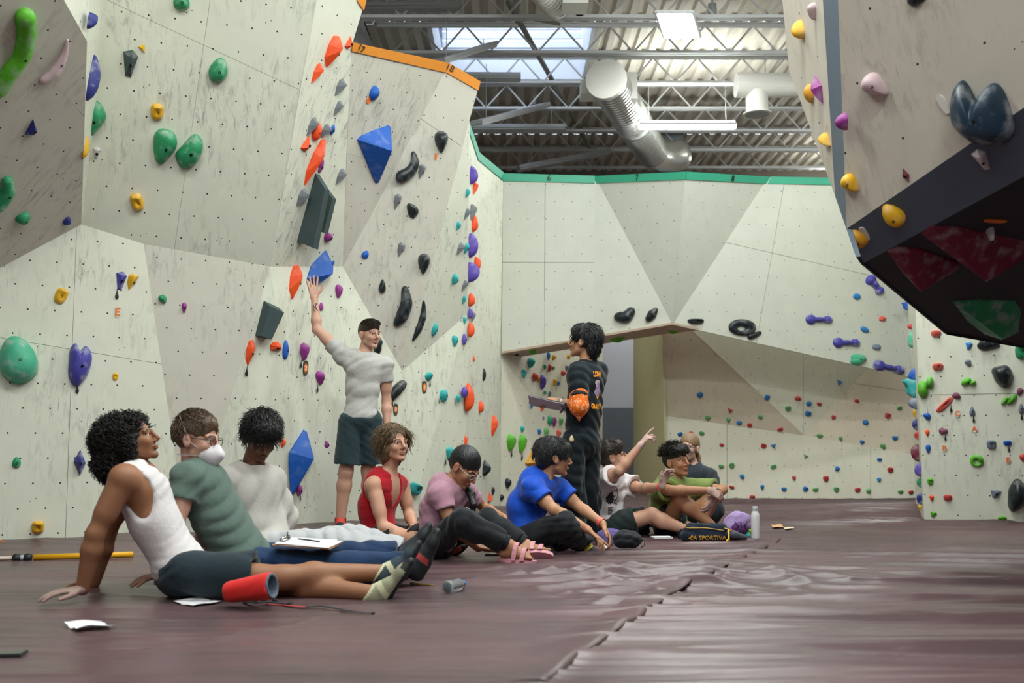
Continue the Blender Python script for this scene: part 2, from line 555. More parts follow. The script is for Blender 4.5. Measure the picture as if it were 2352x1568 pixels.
# the free edge of the upper cover along the seam, lifting in places
rib_v, rib_f = [], []
sp_ = []
for a, b in zip(SEAM[:-1], SEAM[1:]):
    for t in np.linspace(0, 1, 40, endpoint=False): sp_.append(a + (b - a) * t)
sp_ = np.array(sp_); sp_ = np.array([sp_[max(0, i - 9):i + 10].mean(0) for i in range(len(sp_))])
tn = np.gradient(sp_, axis=0); tn /= np.linalg.norm(tn, axis=1)[:, None]; nm_ = np.stack([-tn[:, 1], tn[:, 0]], 1)
ii = np.arange(len(sp_)); wv = .010 * np.sin(ii * .09) + .004 * np.sin(ii * .31)
def smooth_run(q, w=6): return np.array([q[max(0, i - w):i + w + 1].mean(0) for i in range(len(q))])
zb = smooth_run(np.maximum(floor_z(*(sp_ + nm_ * .10).T), floor_z(*(sp_ - nm_ * .02).T)), 5)
lf = .75 + .35 * np.sin(ii * .13) + .25 * np.sin(ii * .37 + 1)
for k, (off, lift) in enumerate(((.16, -.006), (.09, .003), (.04, .009), (.012, .012), (-.004, .010), (-.012, .003), (-.014, -.004), (-.014, -.012))):
    q = sp_ + nm_ * (off + wv[:, None])
    rib_v.append(np.stack([q[:, 0], q[:, 1], zb + lift * lf], 1))
n_ = len(sp_)
for k in range(7):
    i = np.arange(n_ - 1); rib_f.append(np.stack([k * n_ + i, k * n_ + i + 1, (k + 1) * n_ + i + 1, (k + 1) * n_ + i], 1))
fast_mesh('cover_edge', np.concatenate(rib_v), np.concatenate(rib_f), M_VINYL, floor)

# ---- left climbing wall
wl = tag(empty('wall_left', (-3, 8, 0)), 'tall cream plywood climbing wall of angled panels running along one side', 'climbing wall', kind='structure')
b1, b2 = P(0, 1240, 7.6), P(380, 1222, 8.1)
d_ = (b2 - b1); d_.z = 0
nB = Vector((d_.y, -d_.x, 0)).normalized()
planes['B'] = (b1, nB)
for nm, x, y in (('B0', 187, 515), ('B1', 330, 560), ('B2', 431, 1240), ('B3', 0, 615), ('B4', -300, 775)):
    vert(nm, x, y, pl='B')
facet('B', planes['B'], [(-300, 775), (0, 615), (187, 515), (330, 560), (431, 1240), (-300, 1285)], M_W1, wl,
      [((0, 775), (372, 836)), ((176, 520), (150, 1240))])
vert('Ca', 243, 0, 7.15)
planes['C'] = plane3(V3('B0'), V3('B1'), V3('Ca'))
for nm, x, y in (('C1', 243, 60), ('C2', 252, -120), ('C3', 750, -120), ('C4', 728, 0), ('C5', 690, 205), ('C6', 621, 612)):
    vert(nm, x, y, pl='C')
facet('C', planes['C'], [(187, 515), (243, 60), (252, -120), (750, -120), (728, 0), (690, 205), (621, 612), (330, 560)], M_W1, wl,
      [((245, 0), (690, 207)), ((500, -120), (400, 575)), ((0, 500), (1, 500))][:2])
vert('A0', 200, 95, 6.45)
planes['A'] = plane3(V3('B0'), V3('B3'), V3('A0'))
facet('A', planes['A'], [(187, 515), (200, 95), (145, 0), (80, -120), (-300, -120), (-300, 775)], M_W2, wl, [((0, 62), (135, 205))])
for nm, x, y in (('A1', 145, 0), ('A2', 80, -120)):
    vert(nm, x, y, pl='A')
vert('A3', 210, -120, 6.3)
nfacet(['A0', 'A1', 'A2', 'A3'], M_W1, wl, 'A2f')
nfacet(['B0', 'A0', 'C1'], M_W1, wl, 'S')
nfacet(['A0', 'A3', 'C2', 'C1'], M_W1, wl)
nfacet(['B1', 'B2', 'C6'], M_W2, wl, 'C2f')
vert('K0', 787, 612, 9.15)
planes['D'] = plane3(V3('C4'), V3('C6'), V3('K0'))
for nm, x, y in (('D1', 838, 5), ('D2', 808, 105), ('D3', 796, 350), ('D4', 862, -120)):
    vert(nm, x, y, pl='D')
facet('D', planes['D'], [(750, -120), (728, 0), (690, 205), (621, 612), (787, 612), (796, 350), (808, 105), (838, 5), (862, -120)], M_W1, wl)
vert('K1', 700, 1215, 8.95)
nfacet(['C6', 'K0', 'K1'], M_W1, wl, 'D2')
nfacet(['C6', 'K1', 'B2'], M_W1, wl, 'D3')
vert('E1', 1030, 148, 9.1)
planes['E'] = plane3(V3('K0'), V3('D3'), V3('E1'))
vert('E0', 853, 494, pl='E')
facet('E', planes['E'], [(787, 612), (853, 494), (1030, 148), (808, 102), (797, 345)], M_W2, wl,
      [((780, 345), (905, 390))])
vert('E2', 1102, 190, 9.25)
planes['E2'] = plane3(V3('E1'), V3('E0'), V3('E2'))
vert('E3', 1078, 277, pl='E2'); vert('E4', 1000, 578, pl='E2')
facet('E2', planes['E2'], [(1030, 148), (1102, 190), (1078, 277), (1062, 336), (1019, 494), (1000, 578), (853, 494)], M_W2, wl,
      [((960, 268), (1063, 338)), ])
planes['F'] = plane3(V3('E0'), V3('K0'), V3('E4'))
vert('F0', 924, 852, pl='F')
facet('F', planes['F'], [(853, 494), (1000, 578), (924, 852), (787, 612)], M_W2, wl)
vert('M0', 942, 1195, 9.7)
nfacet(['K0', 'F0', 'K1'], M_W1, wl, 'M1')
nfacet(['F0', 'M0', 'K1'], M_W1, wl, 'M2')
vert('c1', 1079, 288, 10.3); vert('c2', 1074, 720, 10.4); vert('c3', 1070, 1180, 10.65)
nfacet(['E3', 'E4', 'c2'], M_W1, wl, 'G1'); nfacet(['E3', 'c2', 'c1'], M_W1, wl)
nfacet(['E4', 'F0', 'c2'], M_W1, wl, 'G2')
nfacet(['F0', 'M0', 'c2'], M_W1, wl, 'G3'); nfacet(['M0', 'c3', 'c2'], M_W1, wl, 'G4')
vert('h0', 1096, 362, 10.6); vert('h1', 1156, 406, 11.6); vert('h2', 1152, 812, 11.6); vert('h3', 1150, 1172, 11.75)
nfacet(['c1', 'h0', 'c2'], M_W1, wl); nfacet(['h0', 'h1', 'h2', 'c2'], M_W1, wl, 'H1'); nfacet(['c2', 'h2', 'h3', 'c3'], M_W1, wl, 'H2')
vert('n1', 1384, 690, 14.0); vert('n2', 1384, 1150, 14.0); vert('n0', 1152, 690, 11.62)
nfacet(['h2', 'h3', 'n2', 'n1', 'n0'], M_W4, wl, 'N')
# top caps and the orange rail
M_CAP = mat('raw_ply_edge', srgb(170, 150, 118), 0.7, var=0.1, vscale=40)
rail = strip('top_rail', planes['E'], [(808, 97), (1029, 144), (1023, 166), (807, 117)], M_ORANGE_TRIM, wl)
rail2 = strip('top_rail', planes['E2'], [(1029, 144), (1103, 187), (1098, 208), (1023, 166)], M_ORANGE_TRIM, wl)
rail3 = strip('top_rail', planes['D'], [(820, 3), (826, -118), (862, -120), (838, 5), (834, 24)], M_ORANGE_TRIM, wl)
rail4 = strip('top_rail', planes['C'], [(252, -120), (750, -120), (748, -96), (251, -96)], M_ORANGE_TRIM, wl)
def plane_mtx(pl, px, py, out=0.0, rot=0.0):
    c = on(pl, px, py) + pl[1] * out
    n = pl[1]; u, v = best_uv([c], n)
    if u.cross(v).dot(n) < 0: u = -u
    m = Matrix((u, v, n)).transposed().to_4x4()
    m.translation = c
    return m @ Matrix.Rotation(rot, 4, 'Z')
def wall_text(body, pl, px, py, h_px, parent, m=None, rot=0.0, out=0.02, name='number'):
    s = h_px / px_scale(on(pl, px, py)) / 0.7
    return text_mesh(name, body, s, plane_mtx(pl, px, py, out, rot), m or M_INK, parent, depth=0.002)
wall_text('17', planes['E'], 826, 111, 16, rail, rot=-0.16)
wall_text('18', planes['E2'], 1032, 157, 15, rail2, rot=-0.3)
# body of the wall behind the panels, seen past the top edge
def sheet(name, pts, m, parent, thick=0.04):
    pl = plane3(*[Vector(p) for p in pts[:3]])
    return slab(name, [Vector(p) for p in pts], pl[1], m, parent, thick)

# ---- back climbing wall (upper bulge)
wb = tag(empty('wall_back', (3, 11.5, 0)), 'cream climbing wall with green top rail and numbers overhanging the far corner', 'climbing wall', kind='structure')
planes['I6'] = plane3(P(1156, 406, 11.6), P(1152, 810, 11.55), P(1370, 408, 11.6))
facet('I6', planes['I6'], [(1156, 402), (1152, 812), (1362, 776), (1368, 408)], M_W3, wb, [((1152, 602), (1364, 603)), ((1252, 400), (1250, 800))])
vert('i0', 1368, 408, pl='I6'); vert('i1', 1362, 776, pl='I6'); vert('iv', 1545, 745, 11.4)
vert('i2', 1575, 396, 10.95); vert('i3', 1764, 407, 11.65); vert('i4', 2096, 867, 11.85)
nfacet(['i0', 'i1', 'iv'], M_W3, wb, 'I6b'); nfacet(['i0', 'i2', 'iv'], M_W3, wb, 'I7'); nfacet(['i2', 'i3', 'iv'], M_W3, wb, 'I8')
planes['R'] = plane3(V3('i3'), V3('iv'), V3('i4'))
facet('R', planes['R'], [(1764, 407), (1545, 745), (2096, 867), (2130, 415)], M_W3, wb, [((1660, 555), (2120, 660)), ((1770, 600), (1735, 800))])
planes['Rtop'] = planes['R']
# the underside
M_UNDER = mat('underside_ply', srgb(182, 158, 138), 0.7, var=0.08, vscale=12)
vert('u0', 1152, 812, 11.55); vert('u1', 1192, 820, 12.0); vert('u2', 1520, 768, 12.42); vert('u3', 1606, 758, pl='R')
VV['i1b'] = VV['i1']
nfacet(['u0', 'iv', 'u2', 'u1'], M_UNDER, wb, 'U'); nfacet(['iv', 'u3', 'u2'], M_UNDER, wb)
planes['U1'] = plane3(V3('u0'), V3('iv'), V3('u2'))
for (a, b, c, d, pl) in (((1078, 284), (1100, 352), (1096, 366), (1075, 290), 'Hx'), ):
    pass
r_h0 = strip('top_rail', plane3(V3('c1'), V3('h0'), V3('c2')), [(1077, 283), (1100, 351), (1097, 366), (1074, 296)], M_GREEN_TRIM, wb)
r_h1 = strip('top_rail', planes['H1'], [(1099, 350), (1156, 397), (1156, 416), (1096, 366)], M_GREEN_TRIM, wb)
r6 = strip('top_rail', planes['I6'], [(1154, 398), (1366, 404), (1366, 421), (1154, 416)], M_GREEN_TRIM, wb)
r7 = strip('top_rail', planes['I7'], [(1366, 404), (1576, 394), (1575, 412), (1366, 421)], M_GREEN_TRIM, wb)
r8 = strip('top_rail', planes['I8'], [(1576, 394), (1771, 406), (1764, 422), (1575, 412)], M_GREEN_TRIM, wb)
r9 = strip('top_rail', planes['R'], [(1771, 406), (2130, 412), (2130, 430), (1763, 422)], M_GREEN_TRIM, wb)
wall_text('6', planes['I6'], 1261, 410, 14, r6); wall_text('7', planes['I7'], 1465, 408, 14, r7); wall_text('8', planes['I8'], 1681, 410, 14, r8)

# ---- far wall under the bulge
wf = tag(empty('wall_far', (3, 12.6, 0)), 'low far climbing wall of cream and beige triangles behind the mats', 'climbing wall', kind='structure')
vert('j0', 1520, 766, 12.4); vert('j1', 1530, 955, 12.75); vert('j2', 1848, 1000, 12.55); vert('j3', 1585, 735, 12.8); vert('j4', 2012, 828, 12.55); vert('j5', 2130, 850, 12.1)
planes['J1'] = plane3(V3('j1'), V3('j2'), P(1530, 1160, 12.75))
vert('j6', 2130, 1048, pl='J1')
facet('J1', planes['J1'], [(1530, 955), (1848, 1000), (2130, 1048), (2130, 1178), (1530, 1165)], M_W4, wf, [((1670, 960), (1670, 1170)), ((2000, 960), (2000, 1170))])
planes['J2'] = plane3(V3('j0'), V3('j1'), V3('j2')); vert('j3b', 1585, 735, pl='J2')
facet('J2', planes['J2'], [(1520, 740), (1530, 955), (1848, 1000), (1572, 742)], M_W5, wf)
planes['J3'] = plane3(V3('j3b'), V3('j2'), V3('j4'))
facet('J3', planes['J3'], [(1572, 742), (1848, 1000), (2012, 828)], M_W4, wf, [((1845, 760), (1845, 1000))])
planes['J4'] = plane3(V3('j2'), V3('j4'), V3('j6'))
facet('J4', planes['J4'], [(1848, 1000), (2012, 828), (2130, 850), (2130, 1048)], M_W5, wf, [((1960, 880), (2130, 905))])
vert('o0', 1520, 740, 12.45); vert('o1', 1530, 1165, 12.75); vert('o2', 1455, 1150, 14.1); vert('o3', 1455, 740, 14.1)
M_COL = mat('cream_shaded_tone', srgb(205, 198, 158), 0.7, var=0.04)  # cream face toned darker and greener for its shadowed side
nfacet(['o0', 'o1', 'o2', 'o3'], M_COL, wf, 'O')

# ---- right climbing wall and its narrow side
wr = tag(empty('wall_right', (4, 9.6, 0)), 'cream vertical climbing wall with lettered holds on the right', 'climbing wall', kind='structure')
k0 = G(2123, 1197); k1 = P(2600, 1228, 9.15); k1.z = 0
kb = P(2104, 1168, 11.6); kb.z = 0
up = Vector((0, 0, 1))
planes['K'] = plane3(k0, k1, k0 + up)
planes['Ks'] = plane3(k0, kb, k0 + up)
for a, b in ((-0.05, 1.215), (1.22, 2.43), (2.435, 4.2)):
    slab('panel', [k0 + up * a, k1 + up * a, k1 + up * b, k0 + up * b], planes['K'][1], M_W3 if a > 2 else M_W1, wr)
slab('panel', [k0 - up * .05, kb - up * .05, kb + up * 4.2, k0 + up * 4.2], planes['Ks'][1], M_W1, wr)

# ---- overhanging boulder at the upper right
bo = tag(empty('climbing_boulder', (3.4, 5.6, 0)), 'overhanging faceted boulder of white and slate panels with a black underside', 'climbing boulder')
planes['L3'] = plane3(P(1925, 0, 4.85), P(1945, 525, 5.35), P(2352, 0, 4.25))
facet('L3', planes['L3'], [(1916, -250), (1925, 0), (1945, 525), (2233, 327), (2352, 247), (2640, 55), (2640, -250)], M_BW, bo)
vert('l0', 1945, 525, pl='L3'); vert('l1', 2352, 247, pl='L3'); vert('l2', 1978, 607, 5.5)
planes['L4'] = plane3(V3('l0'), V3('l1'), V3('l2'))
facet('L4', planes['L4'], [(1945, 525), (2233, 327), (2352, 247), (2640, 55), (2640, 250), (2352, 405), (1978, 607), (1966, 590)], M_BD, bo)
vert('l3', 1925, 0, pl='L3'); vert('l4', 1890, 0, 5.2)
planes['L2'] = plane3(V3('l3'), V3('l0'), V3('l4'))
facet('L2', planes['L2'], [(1916, -250), (1925, 0), (1945, 525), (1966, 590), (1918, 450), (1890, 0), (1876, -250)], M_BD, bo)
vert('l5', 1918, 450, pl='L2'); vert('l6', 1812, 160, 5.95)
planes['L1'] = plane3(V3('l4'), V3('l5'), V3('l6'))
facet('L1', planes['L1'], [(1876, -250), (1890, 0), (1918, 450), (1812, 160), (1797, 0), (1780, -250)], M_BW, bo)
vert('l7', 2352, 405, pl='L4'); vert('l8', 2170, 766, 6.5)
planes['L5'] = plane3(V3('l2'), V3('l7'), V3('l8'))
facet('L5', planes['L5'], [(1978, 607), (2352, 405), (2640, 250), (2640, 850), (2352, 798), (2170, 766)], M_BU, bo, thick=0.03)
vert('l9', 1966, 590, pl='L4'); vert('l10', 1797, 0, pl='L1'); vert('l11', 1780, -250, pl='L1'); vert('l12', 2352, 798, pl='L5'); vert('l13', 2640, 850, pl='L5')
VV['q0'] = (None, Vector((5.6, 7.6, 1.5))); VV['q1'] = (None, Vector((5.4, 7.4, 4.6)))
for t in (['l11', 'l10', 'q1'], ['l10', 'l6', 'q1'], ['l6', 'l5', 'q1'], ['l5', 'l9', 'q1'], ['l9', 'l2', 'q1'], ['l2', 'l8', 'q1'], ['l8', 'q0', 'q1'], ['l8', 'l12', 'q0'], ['l12', 'l13', 'q0']):
    pts = [V3(n) for n in t]
    n = plane3(*pts)[1]
    if n.dot(Vector((3.6, 5.4, 2.6)) - pts[0]) > 0: n = -n
    slab('panel', pts, n, M_BU, bo, 0.02)

# ---- the building shell
M_BLD = mat('building_wall_grey', srgb(196, 196, 198), 0.8, var=0.04, vscale=3)
M_BLD_D = mat('wainscot_dark_grey', srgb(98, 104, 112), 0.7, var=0.05, vscale=3)
M_BLD_B = mat('back_wall_brown', srgb(120, 110, 98), 0.8, var=0.05, vscale=3)
DECK_Z = 6.18
SX0, SX1, SY0, SY1 = -1.05, 1.05, 12.55, 14.45      # roof monitor opening
shell = [(-9, -8), (-9, 5.5), (-1.95, 12.2), (-1.6, 19.6), (11, 19.6), (11, -8)]
for i, side in enumerate(('near_left', 'left_return', 'left_far', 'rear', 'side_right', 'behind')):
    a, b = Vector(shell[i] + (0,)), Vector(shell[(i + 1) % 6] + (0,))
    c = Vector((1, 6, 0))
    n = Vector((b.y - a.y, -(b.x - a.x), 0)).normalized()
    if n.dot(c - a) < 0: n = -n
    o = slab('wall_' + side, [a, b, b + up * 6.6, a + up * 6.6], n, M_BLD_B if side == 'rear' else M_BLD, None, 0.1)
    tag(o, {'near_left': 'grey building wall beside the near climbing panels', 'left_return': 'grey building wall slanting behind the tall climbing wall',
            'left_far': 'grey building wall under the roof joists beyond the climbing wall', 'rear': 'dim brownish building wall at the very back',
            'side_right': 'grey building wall beyond the boulder', 'behind': 'grey building wall behind the viewer'}[side], 'wall', kind='structure')
# grey wall with dark wainscot seen through the low opening
gwall = tag(empty('wall_opening', (1.6, 15, 0)), 'grey painted wall with dark lower half seen through the low opening', 'wall', kind='structure')
a, b = P(1330, 1140, 15.0), P(1490, 1140, 15.0); a.z = b.z = 0
h = P(1400, 936, 15.0).z
slab('upper_panel', [a + up * h, b + up * h, b + up * 4.2, a + up * 4.2], Vector((0, -1, 0)), mat('opening_light_grey', srgb(190, 190, 200), .7, var=.03), gwall)
slab('wainscot', [a, b, b + up * h, a + up * h], Vector((0, -1, 0)), M_BLD_D, gwall, 0.02)
# steel column behind the green rail
colm = MB(); colm.box((2.75, 17.0, 3.0), (.42, .3, 6.2))
colo = colm.build('column_steel', mat('column_blue_grey', srgb(120, 126, 132), .6, var=.03)); tag(colo, 'blue-grey building column behind the numbered green rail', 'column', kind='structure')
colm = MB(); colm.box((-0.9, 17.2, 3.0), (.3, .3, 6.2))
colo = colm.build('column_steel', MATS['column_blue_grey']); tag(colo, 'shadowed building column at the dark corner under the joists', 'column', kind='structure')

# ---- ribbed steel roof deck
M_DECK = mat('deck_paint', srgb(214, 206, 192), .6, var=.08, vscale=1.5)
prof = []
x = -9.5
while x < 11.5:
    prof += [(x, 0.0), (x + .085, 0.0), (x + .11, .055), (x + .175, .055)]
    x += .2
def deck(name, x0, x1, y0, y1, parent):
    pr = [(x0, .0)] + [p for p in prof if x0 < p[0] < x1] + [(x1, .0)]
    vs = [(p, y, DECK_Z + q) for y in (y0, y1) for p, q in pr]
    k = len(pr)
    fs = [(i, i + 1, k + i + 1, k + i) for i in range(k - 1)]
    return mesh_obj(name, vs, fs, M_DECK, parent)
ceil = tag(empty('ceiling', (0, 10, DECK_Z)), 'ribbed steel roof deck painted pale beige above the joists', 'ceiling', kind='structure')
y = -8.0
sheet_edges = []
while y < SY0 - .01:
    y2 = min(y + 3.05, SY0); deck('deck_sheet', -9.5, 11.5, y, y2 - .004, ceil); y = y2
deck('deck_sheet', -9.5, SX0, SY0, SY1, ceil); deck('deck_sheet', SX1, 11.5, SY0, SY1, ceil)
deck('deck_sheet', -9.5, 11.5, SY1, 17.2, ceil); deck('deck_sheet', -9.5, 11.5, 17.204, 20, ceil)
# the raised roof monitor over the opening
M_MON = mat('monitor_white', srgb(226, 230, 238), .5, var=.03)
mon = tag(empty('ceiling_monitor', (0, 13.5, DECK_Z)), 'white roof monitor with ribbed siding and a blue-framed window letting daylight in', 'skylight', kind='structure')
MT = 8.0
m = MB()
m.box(((SX0 + SX1) / 2, SY1 + .03, DECK_Z + .2), (SX1 - SX0, .06, .46)); m.build('well_skirt', M_MON, mon)
z = DECK_Z + .43
while z < MT:
    m = MB(); m.add([(SX0, SY1 + .03, z), (SX1, SY1 + .03, z), (SX1, SY1 - .012, z + .03), (SX0, SY1 - .012, z + .03), (SX0, SY1 + .012, z + .14), (SX1, SY1 + .012, z + .14)],
                    [(0, 1, 2, 3), (3, 2, 5, 4)]); m.build('siding_board', M_MON, mon); z += .14
m = MB(); m.box((SX1 + .03, (SY0 + SY1) / 2, (DECK_Z + MT) / 2), (.06, SY1 - SY0, MT - DECK_Z)); m.build('well_side', M_MON, mon)
m = MB(); m.box(((SX0 + SX1) / 2, (SY0 + SY1) / 2, MT + .05), (SX1 - SX0 + .3, SY1 - SY0 + .3, .08)); m.build('monitor_roof', M_MON, mon)
M_WF = mat('window_frame_blue', srgb(60, 82, 112), .45, var=.03)
M_GLASS = mat('clear_glass', (.9, .95, 1, 1), .02, trans=1.0, var=.01)
m = MB(); m.box((SX0 - .03, (SY0 + SY1) / 2, DECK_Z + .22), (.06, SY1 - SY0, .5)); m.build('well_side', M_MON, mon)
wz0, wz1 = DECK_Z + .47, MT
for fy in np.linspace(SY0 + .03, SY1 - .03, 4):
    m = MB(); m.box((SX0 - .03, fy, (wz0 + wz1) / 2), (.07, .06, wz1 - wz0)); m.build('window_mullion', M_WF, mon)
for fz_ in (wz0 + .03, wz1 - .03):
    m = MB(); m.box((SX0 - .03, (SY0 + SY1) / 2, fz_), (.07, SY1 - SY0, .06)); m.build('window_rail', M_WF, mon)
for q in range(3):
    w = (SY1 - SY0 - .06) / 3
    m = MB(); m.box((SX0 - .03, SY0 + .03 + w * (q + .5), (wz0 + wz1) / 2), (.006, w - .06, wz1 - wz0 - .12)); m.build('pane', M_GLASS, mon)
for q in range(3):  # unseen front glazing, added so more sky light floods the well
    w = (SX1 - SX0) / 3
    m = MB(); m.box((SX0 + w * (q + .5), SY0 - .03, (wz0 + wz1) / 2), (w - .06, .006, wz1 - wz0 - .1)); m.build('pane', M_GLASS, mon)
for fx in np.linspace(SX0, SX1, 4):
    m = MB(); m.box((fx, SY0 - .03, (wz0 + wz1) / 2), (.06, .07, wz1 - wz0)); m.build('window_mullion', M_WF, mon)
m = MB(); m.box(((SX0 + SX1) / 2, SY0 - .03, DECK_Z + .22), (SX1 - SX0, .06, .5)); m.build('well_skirt', M_MON, mon)

# ---- open-web joists
M_JOIST = mat('joist_white', srgb(206, 206, 206), .5, var=.05, vscale=4)
JB, JD = 5.75, .4
j_n = 0
for jy in [11.4 - 1.08 * 7 + 1.08 * i for i in range(14)]:
    jr = empty('roof_joist', (1, jy, JB))
    x0, x1 = -8.5, 10.5
    if jy > 12.2: x0 = -1.75
    elif jy > 5.5: x0 = -9 + (jy - 5.5) * 7.05 / 6.7 + .12
    for nm, z in (('bottom_chord', JB), ('top_chord', JB + JD)):
        m = MB()
        for s in (-1, 1):
            m.box(((x0 + x1) / 2, jy + s * .03, z), (x1 - x0, .045, .012)); m.box(((x0 + x1) / 2, jy + s * .012, z + (.02 if nm[0] == 'b' else -.02)), (x1 - x0, .008, .05))
        m.build(nm, M_JOIST, jr)
    m = MB(); pts = []; x = x0 + .1; k = 0
    off = (jy * .37) % .3
    x += off
    while x < x1:
        pts.append((x, jy, JB + .02 if k % 2 == 0 else JB + JD - .02)); x += .31; k += 1
    for a, b in zip(pts[:-1], pts[1:]):
        m.tube([a, b], .013, n=6, cap=False)
    m.build('web', M_JOIST, jr)
    j_n += 1
    tag(jr, 'white open-web steel roof joist, %s counting from the entrance end' % ORD[j_n], 'roof joist', 'roof joists')
# ================================================================ lamps, ducts, pipes
M_TUBE = bpy.data.materials.new('lamp_diffuser'); M_TUBE.use_nodes = True
_n = M_TUBE.node_tree.nodes; _b = _n['Principled BSDF']
_b.inputs['Base Color'].default_value = (.9, .9, .9, 1); _b.inputs['Emission Color'].default_value = LAMP_COLOR + (1,); _b.inputs['Emission Strength'].default_value = LAMP_POWER
M_UP = bpy.data.materials.new('added_deck_glow'); M_UP.use_nodes = True  # glow added on top of the lamps to brighten the roof deck
_b = M_UP.node_tree.nodes['Principled BSDF']
_b.inputs['Emission Color'].default_value = LAMP_COLOR + (1,); _b.inputs['Emission Strength'].default_value = LAMP_POWER * .7
M_UP2 = M_UP.copy(); M_UP2.node_tree.nodes['Principled BSDF'].inputs['Emission Strength'].default_value = LAMP_POWER * 1.9
M_HOUSING = mat('lamp_housing', srgb(168, 170, 172), .5, var=.03)
M_UNLIT = mat('lamp_diffuser_off', srgb(186, 188, 188), .5, var=.03)
def lamp_mat(k):
    m = M_TUBE.copy(); m.node_tree.nodes['Principled BSDF'].inputs['Emission Strength'].default_value = LAMP_POWER * k; return m
LAMP_M = {1.0: M_TUBE}
def strip_lamp(c, length, ang, label, lit=True, w=.16, hang=True, group=None, k_=1.0):
    if k_ not in LAMP_M: LAMP_M[k_] = lamp_mat(k_)
    r = empty('strip_lamp', c, (0, 0, ang))
    mt = Matrix.Rotation(ang, 4, 'Z'); mt.translation = c
    m = MB(); m.box((0, 0, .035), (length, w, .03)); m.box((0, 0, .065), (length * .98, w * .45, .04))
    for v in m.v: v[:] = mt @ v
    m.build('housing', M_HOUSING, r)
    m = MB(); k = 8
    vs, fs = [], []
    for s in (-1, 1):
        for q in range(k + 1):
            t = math.pi * q / k
            vs.append(mt @ Vector((s * length / 2 * .99, -math.cos(t) * w * .42, .02 - math.sin(t) * .045)))
    for q in range(k): fs.append((q, q + 1, k + 2 + q, k + 1 + q))
    fs += [tuple(range(k + 1)), tuple(reversed(range(k + 1, 2 * k + 2)))]
    m.add(vs, fs); m.build('diffuser', LAMP_M[k_] if lit else M_UNLIT, r)
    if lit and not 8 < c[1] < 12:
        m = MB()
        for s in (-1, 1): m.box((0, s * w * .36, .053), (length * .96, w * .2, .004))
        for v in m.v: v[:] = mt @ v
        m.build('added_glow_strip', M_UP2 if c[1] > 12 else M_UP, r)  # added strips shining up at the deck
    if hang:
        for s in (-1, 1):
            m = MB(); a = mt @ Vector((s * length * .4, 0, .08)); m.tube([a, (a.x, a.y, JB)], .004, n=5); m.build('hanger_wire', M_HOUSING, r)
    return tag(r, label, 'ceiling lamp', group)
a, b = P(1468, 292, 13.57), P(1690, 292, 13.57)
strip_lamp((a + b) / 2, (b - a).length, 0, 'lit white strip lamp hanging above the numbered green rail', group='strip lamps')
# the hall's other lit lamps, in rows above the mats, plus two added ones
spots = [(-2.4, -3.0, .8), (1.6, -3.0, 1.2), (-2.4, 1.0, 1.0), (1.4, 1.0, 1.5), (-1.6, 4.2, 1.2), (1.1, 4.4, 2.0), (0.4, 6.6, .8), (2.5, 7.2, 1.2), (2.1, 9.2, .9), (3.8, 8.6, .7), (5.6, 9.2, .6), (6.2, 14.66, 1.0), (6.6, 17.9, 1.0)]  # last two added out of view to brighten the deck
where = ['far behind the viewer, wall side', 'far behind the viewer, boulder side', 'just behind the viewer, wall side', 'just behind the viewer, boulder side', 'over the near mats, wall side', 'over the near mats, boulder side',
         'above the seated row', 'above the boulder lip', 'before the number six', 'before the number eight', 'above the lettered wall', 'deep under the joists behind the boulder', 'deepest under the joists behind the boulder']
for (lx, ly, pw), wh in zip(spots, where):
    strip_lamp(Vector((lx, ly, 5.35)), 1.5, 0, 'lit strip lamp ' + wh, group='strip lamps', w=.2, k_=pw)
# unlit strips by the left wall
def tray(p, q, wpx, label):
    c = (p + q) / 2; d = q - p
    r = empty('strip_lamp', c)
    L_ = d.length; d.normalize()
    side = d.cross(Vector((0, 0, 1))).normalized(); upv = side.cross(d)
    M3 = Matrix((d, side, upv)).transposed()
    m = MB(); m.box(c + upv * .03, (L_, wpx, .05), M3); m.build('housing', M_HOUSING, r)
    m = MB(); m.box(c - upv * .008, (L_ * .98, wpx * .82, .026), M3); m.build('diffuser', M_UNLIT, r)
    for t in (.15, .85):
        e = p.lerp(q, t) + upv * .05; mb_ = MB(); mb_.tube([e, (e.x, e.y, max(JB + .05, e.z + .05))], .005, n=5); mb_.build('hanger_rod', M_HOUSING, r)
    tag(r, label, 'ceiling lamp', 'unlit strip lamps by the left wall')
tray(P(842, 20, 11.38), P(1060, 18, 11.38), .16, 'unlit grey strip lamp beside the top of the orange rail')
tray(P(1008, 146, 11.3), P(1130, 106, 12.3), .2, 'unlit grey strip lamp sloping above the number eighteen')
tray(P(1040, 180, 13.2), P(1196, 181, 13.2), .2, 'unlit grey strip lamp under the roof monitor')
tray(P(1092, 287, 12.7), P(1250, 245, 14.5), .22, 'unlit grey strip lamp slanting over the dark corner')
tray(P(1084, 297, 14.6), P(1300, 297, 14.6), .2, 'unlit grey strip lamp level with the lit one, in the dark corner')
tray(P(1190, 390, 16.2), P(1400, 352, 16.6), .24, 'unlit grey strip lamp lowest in the dark corner above the green rail')
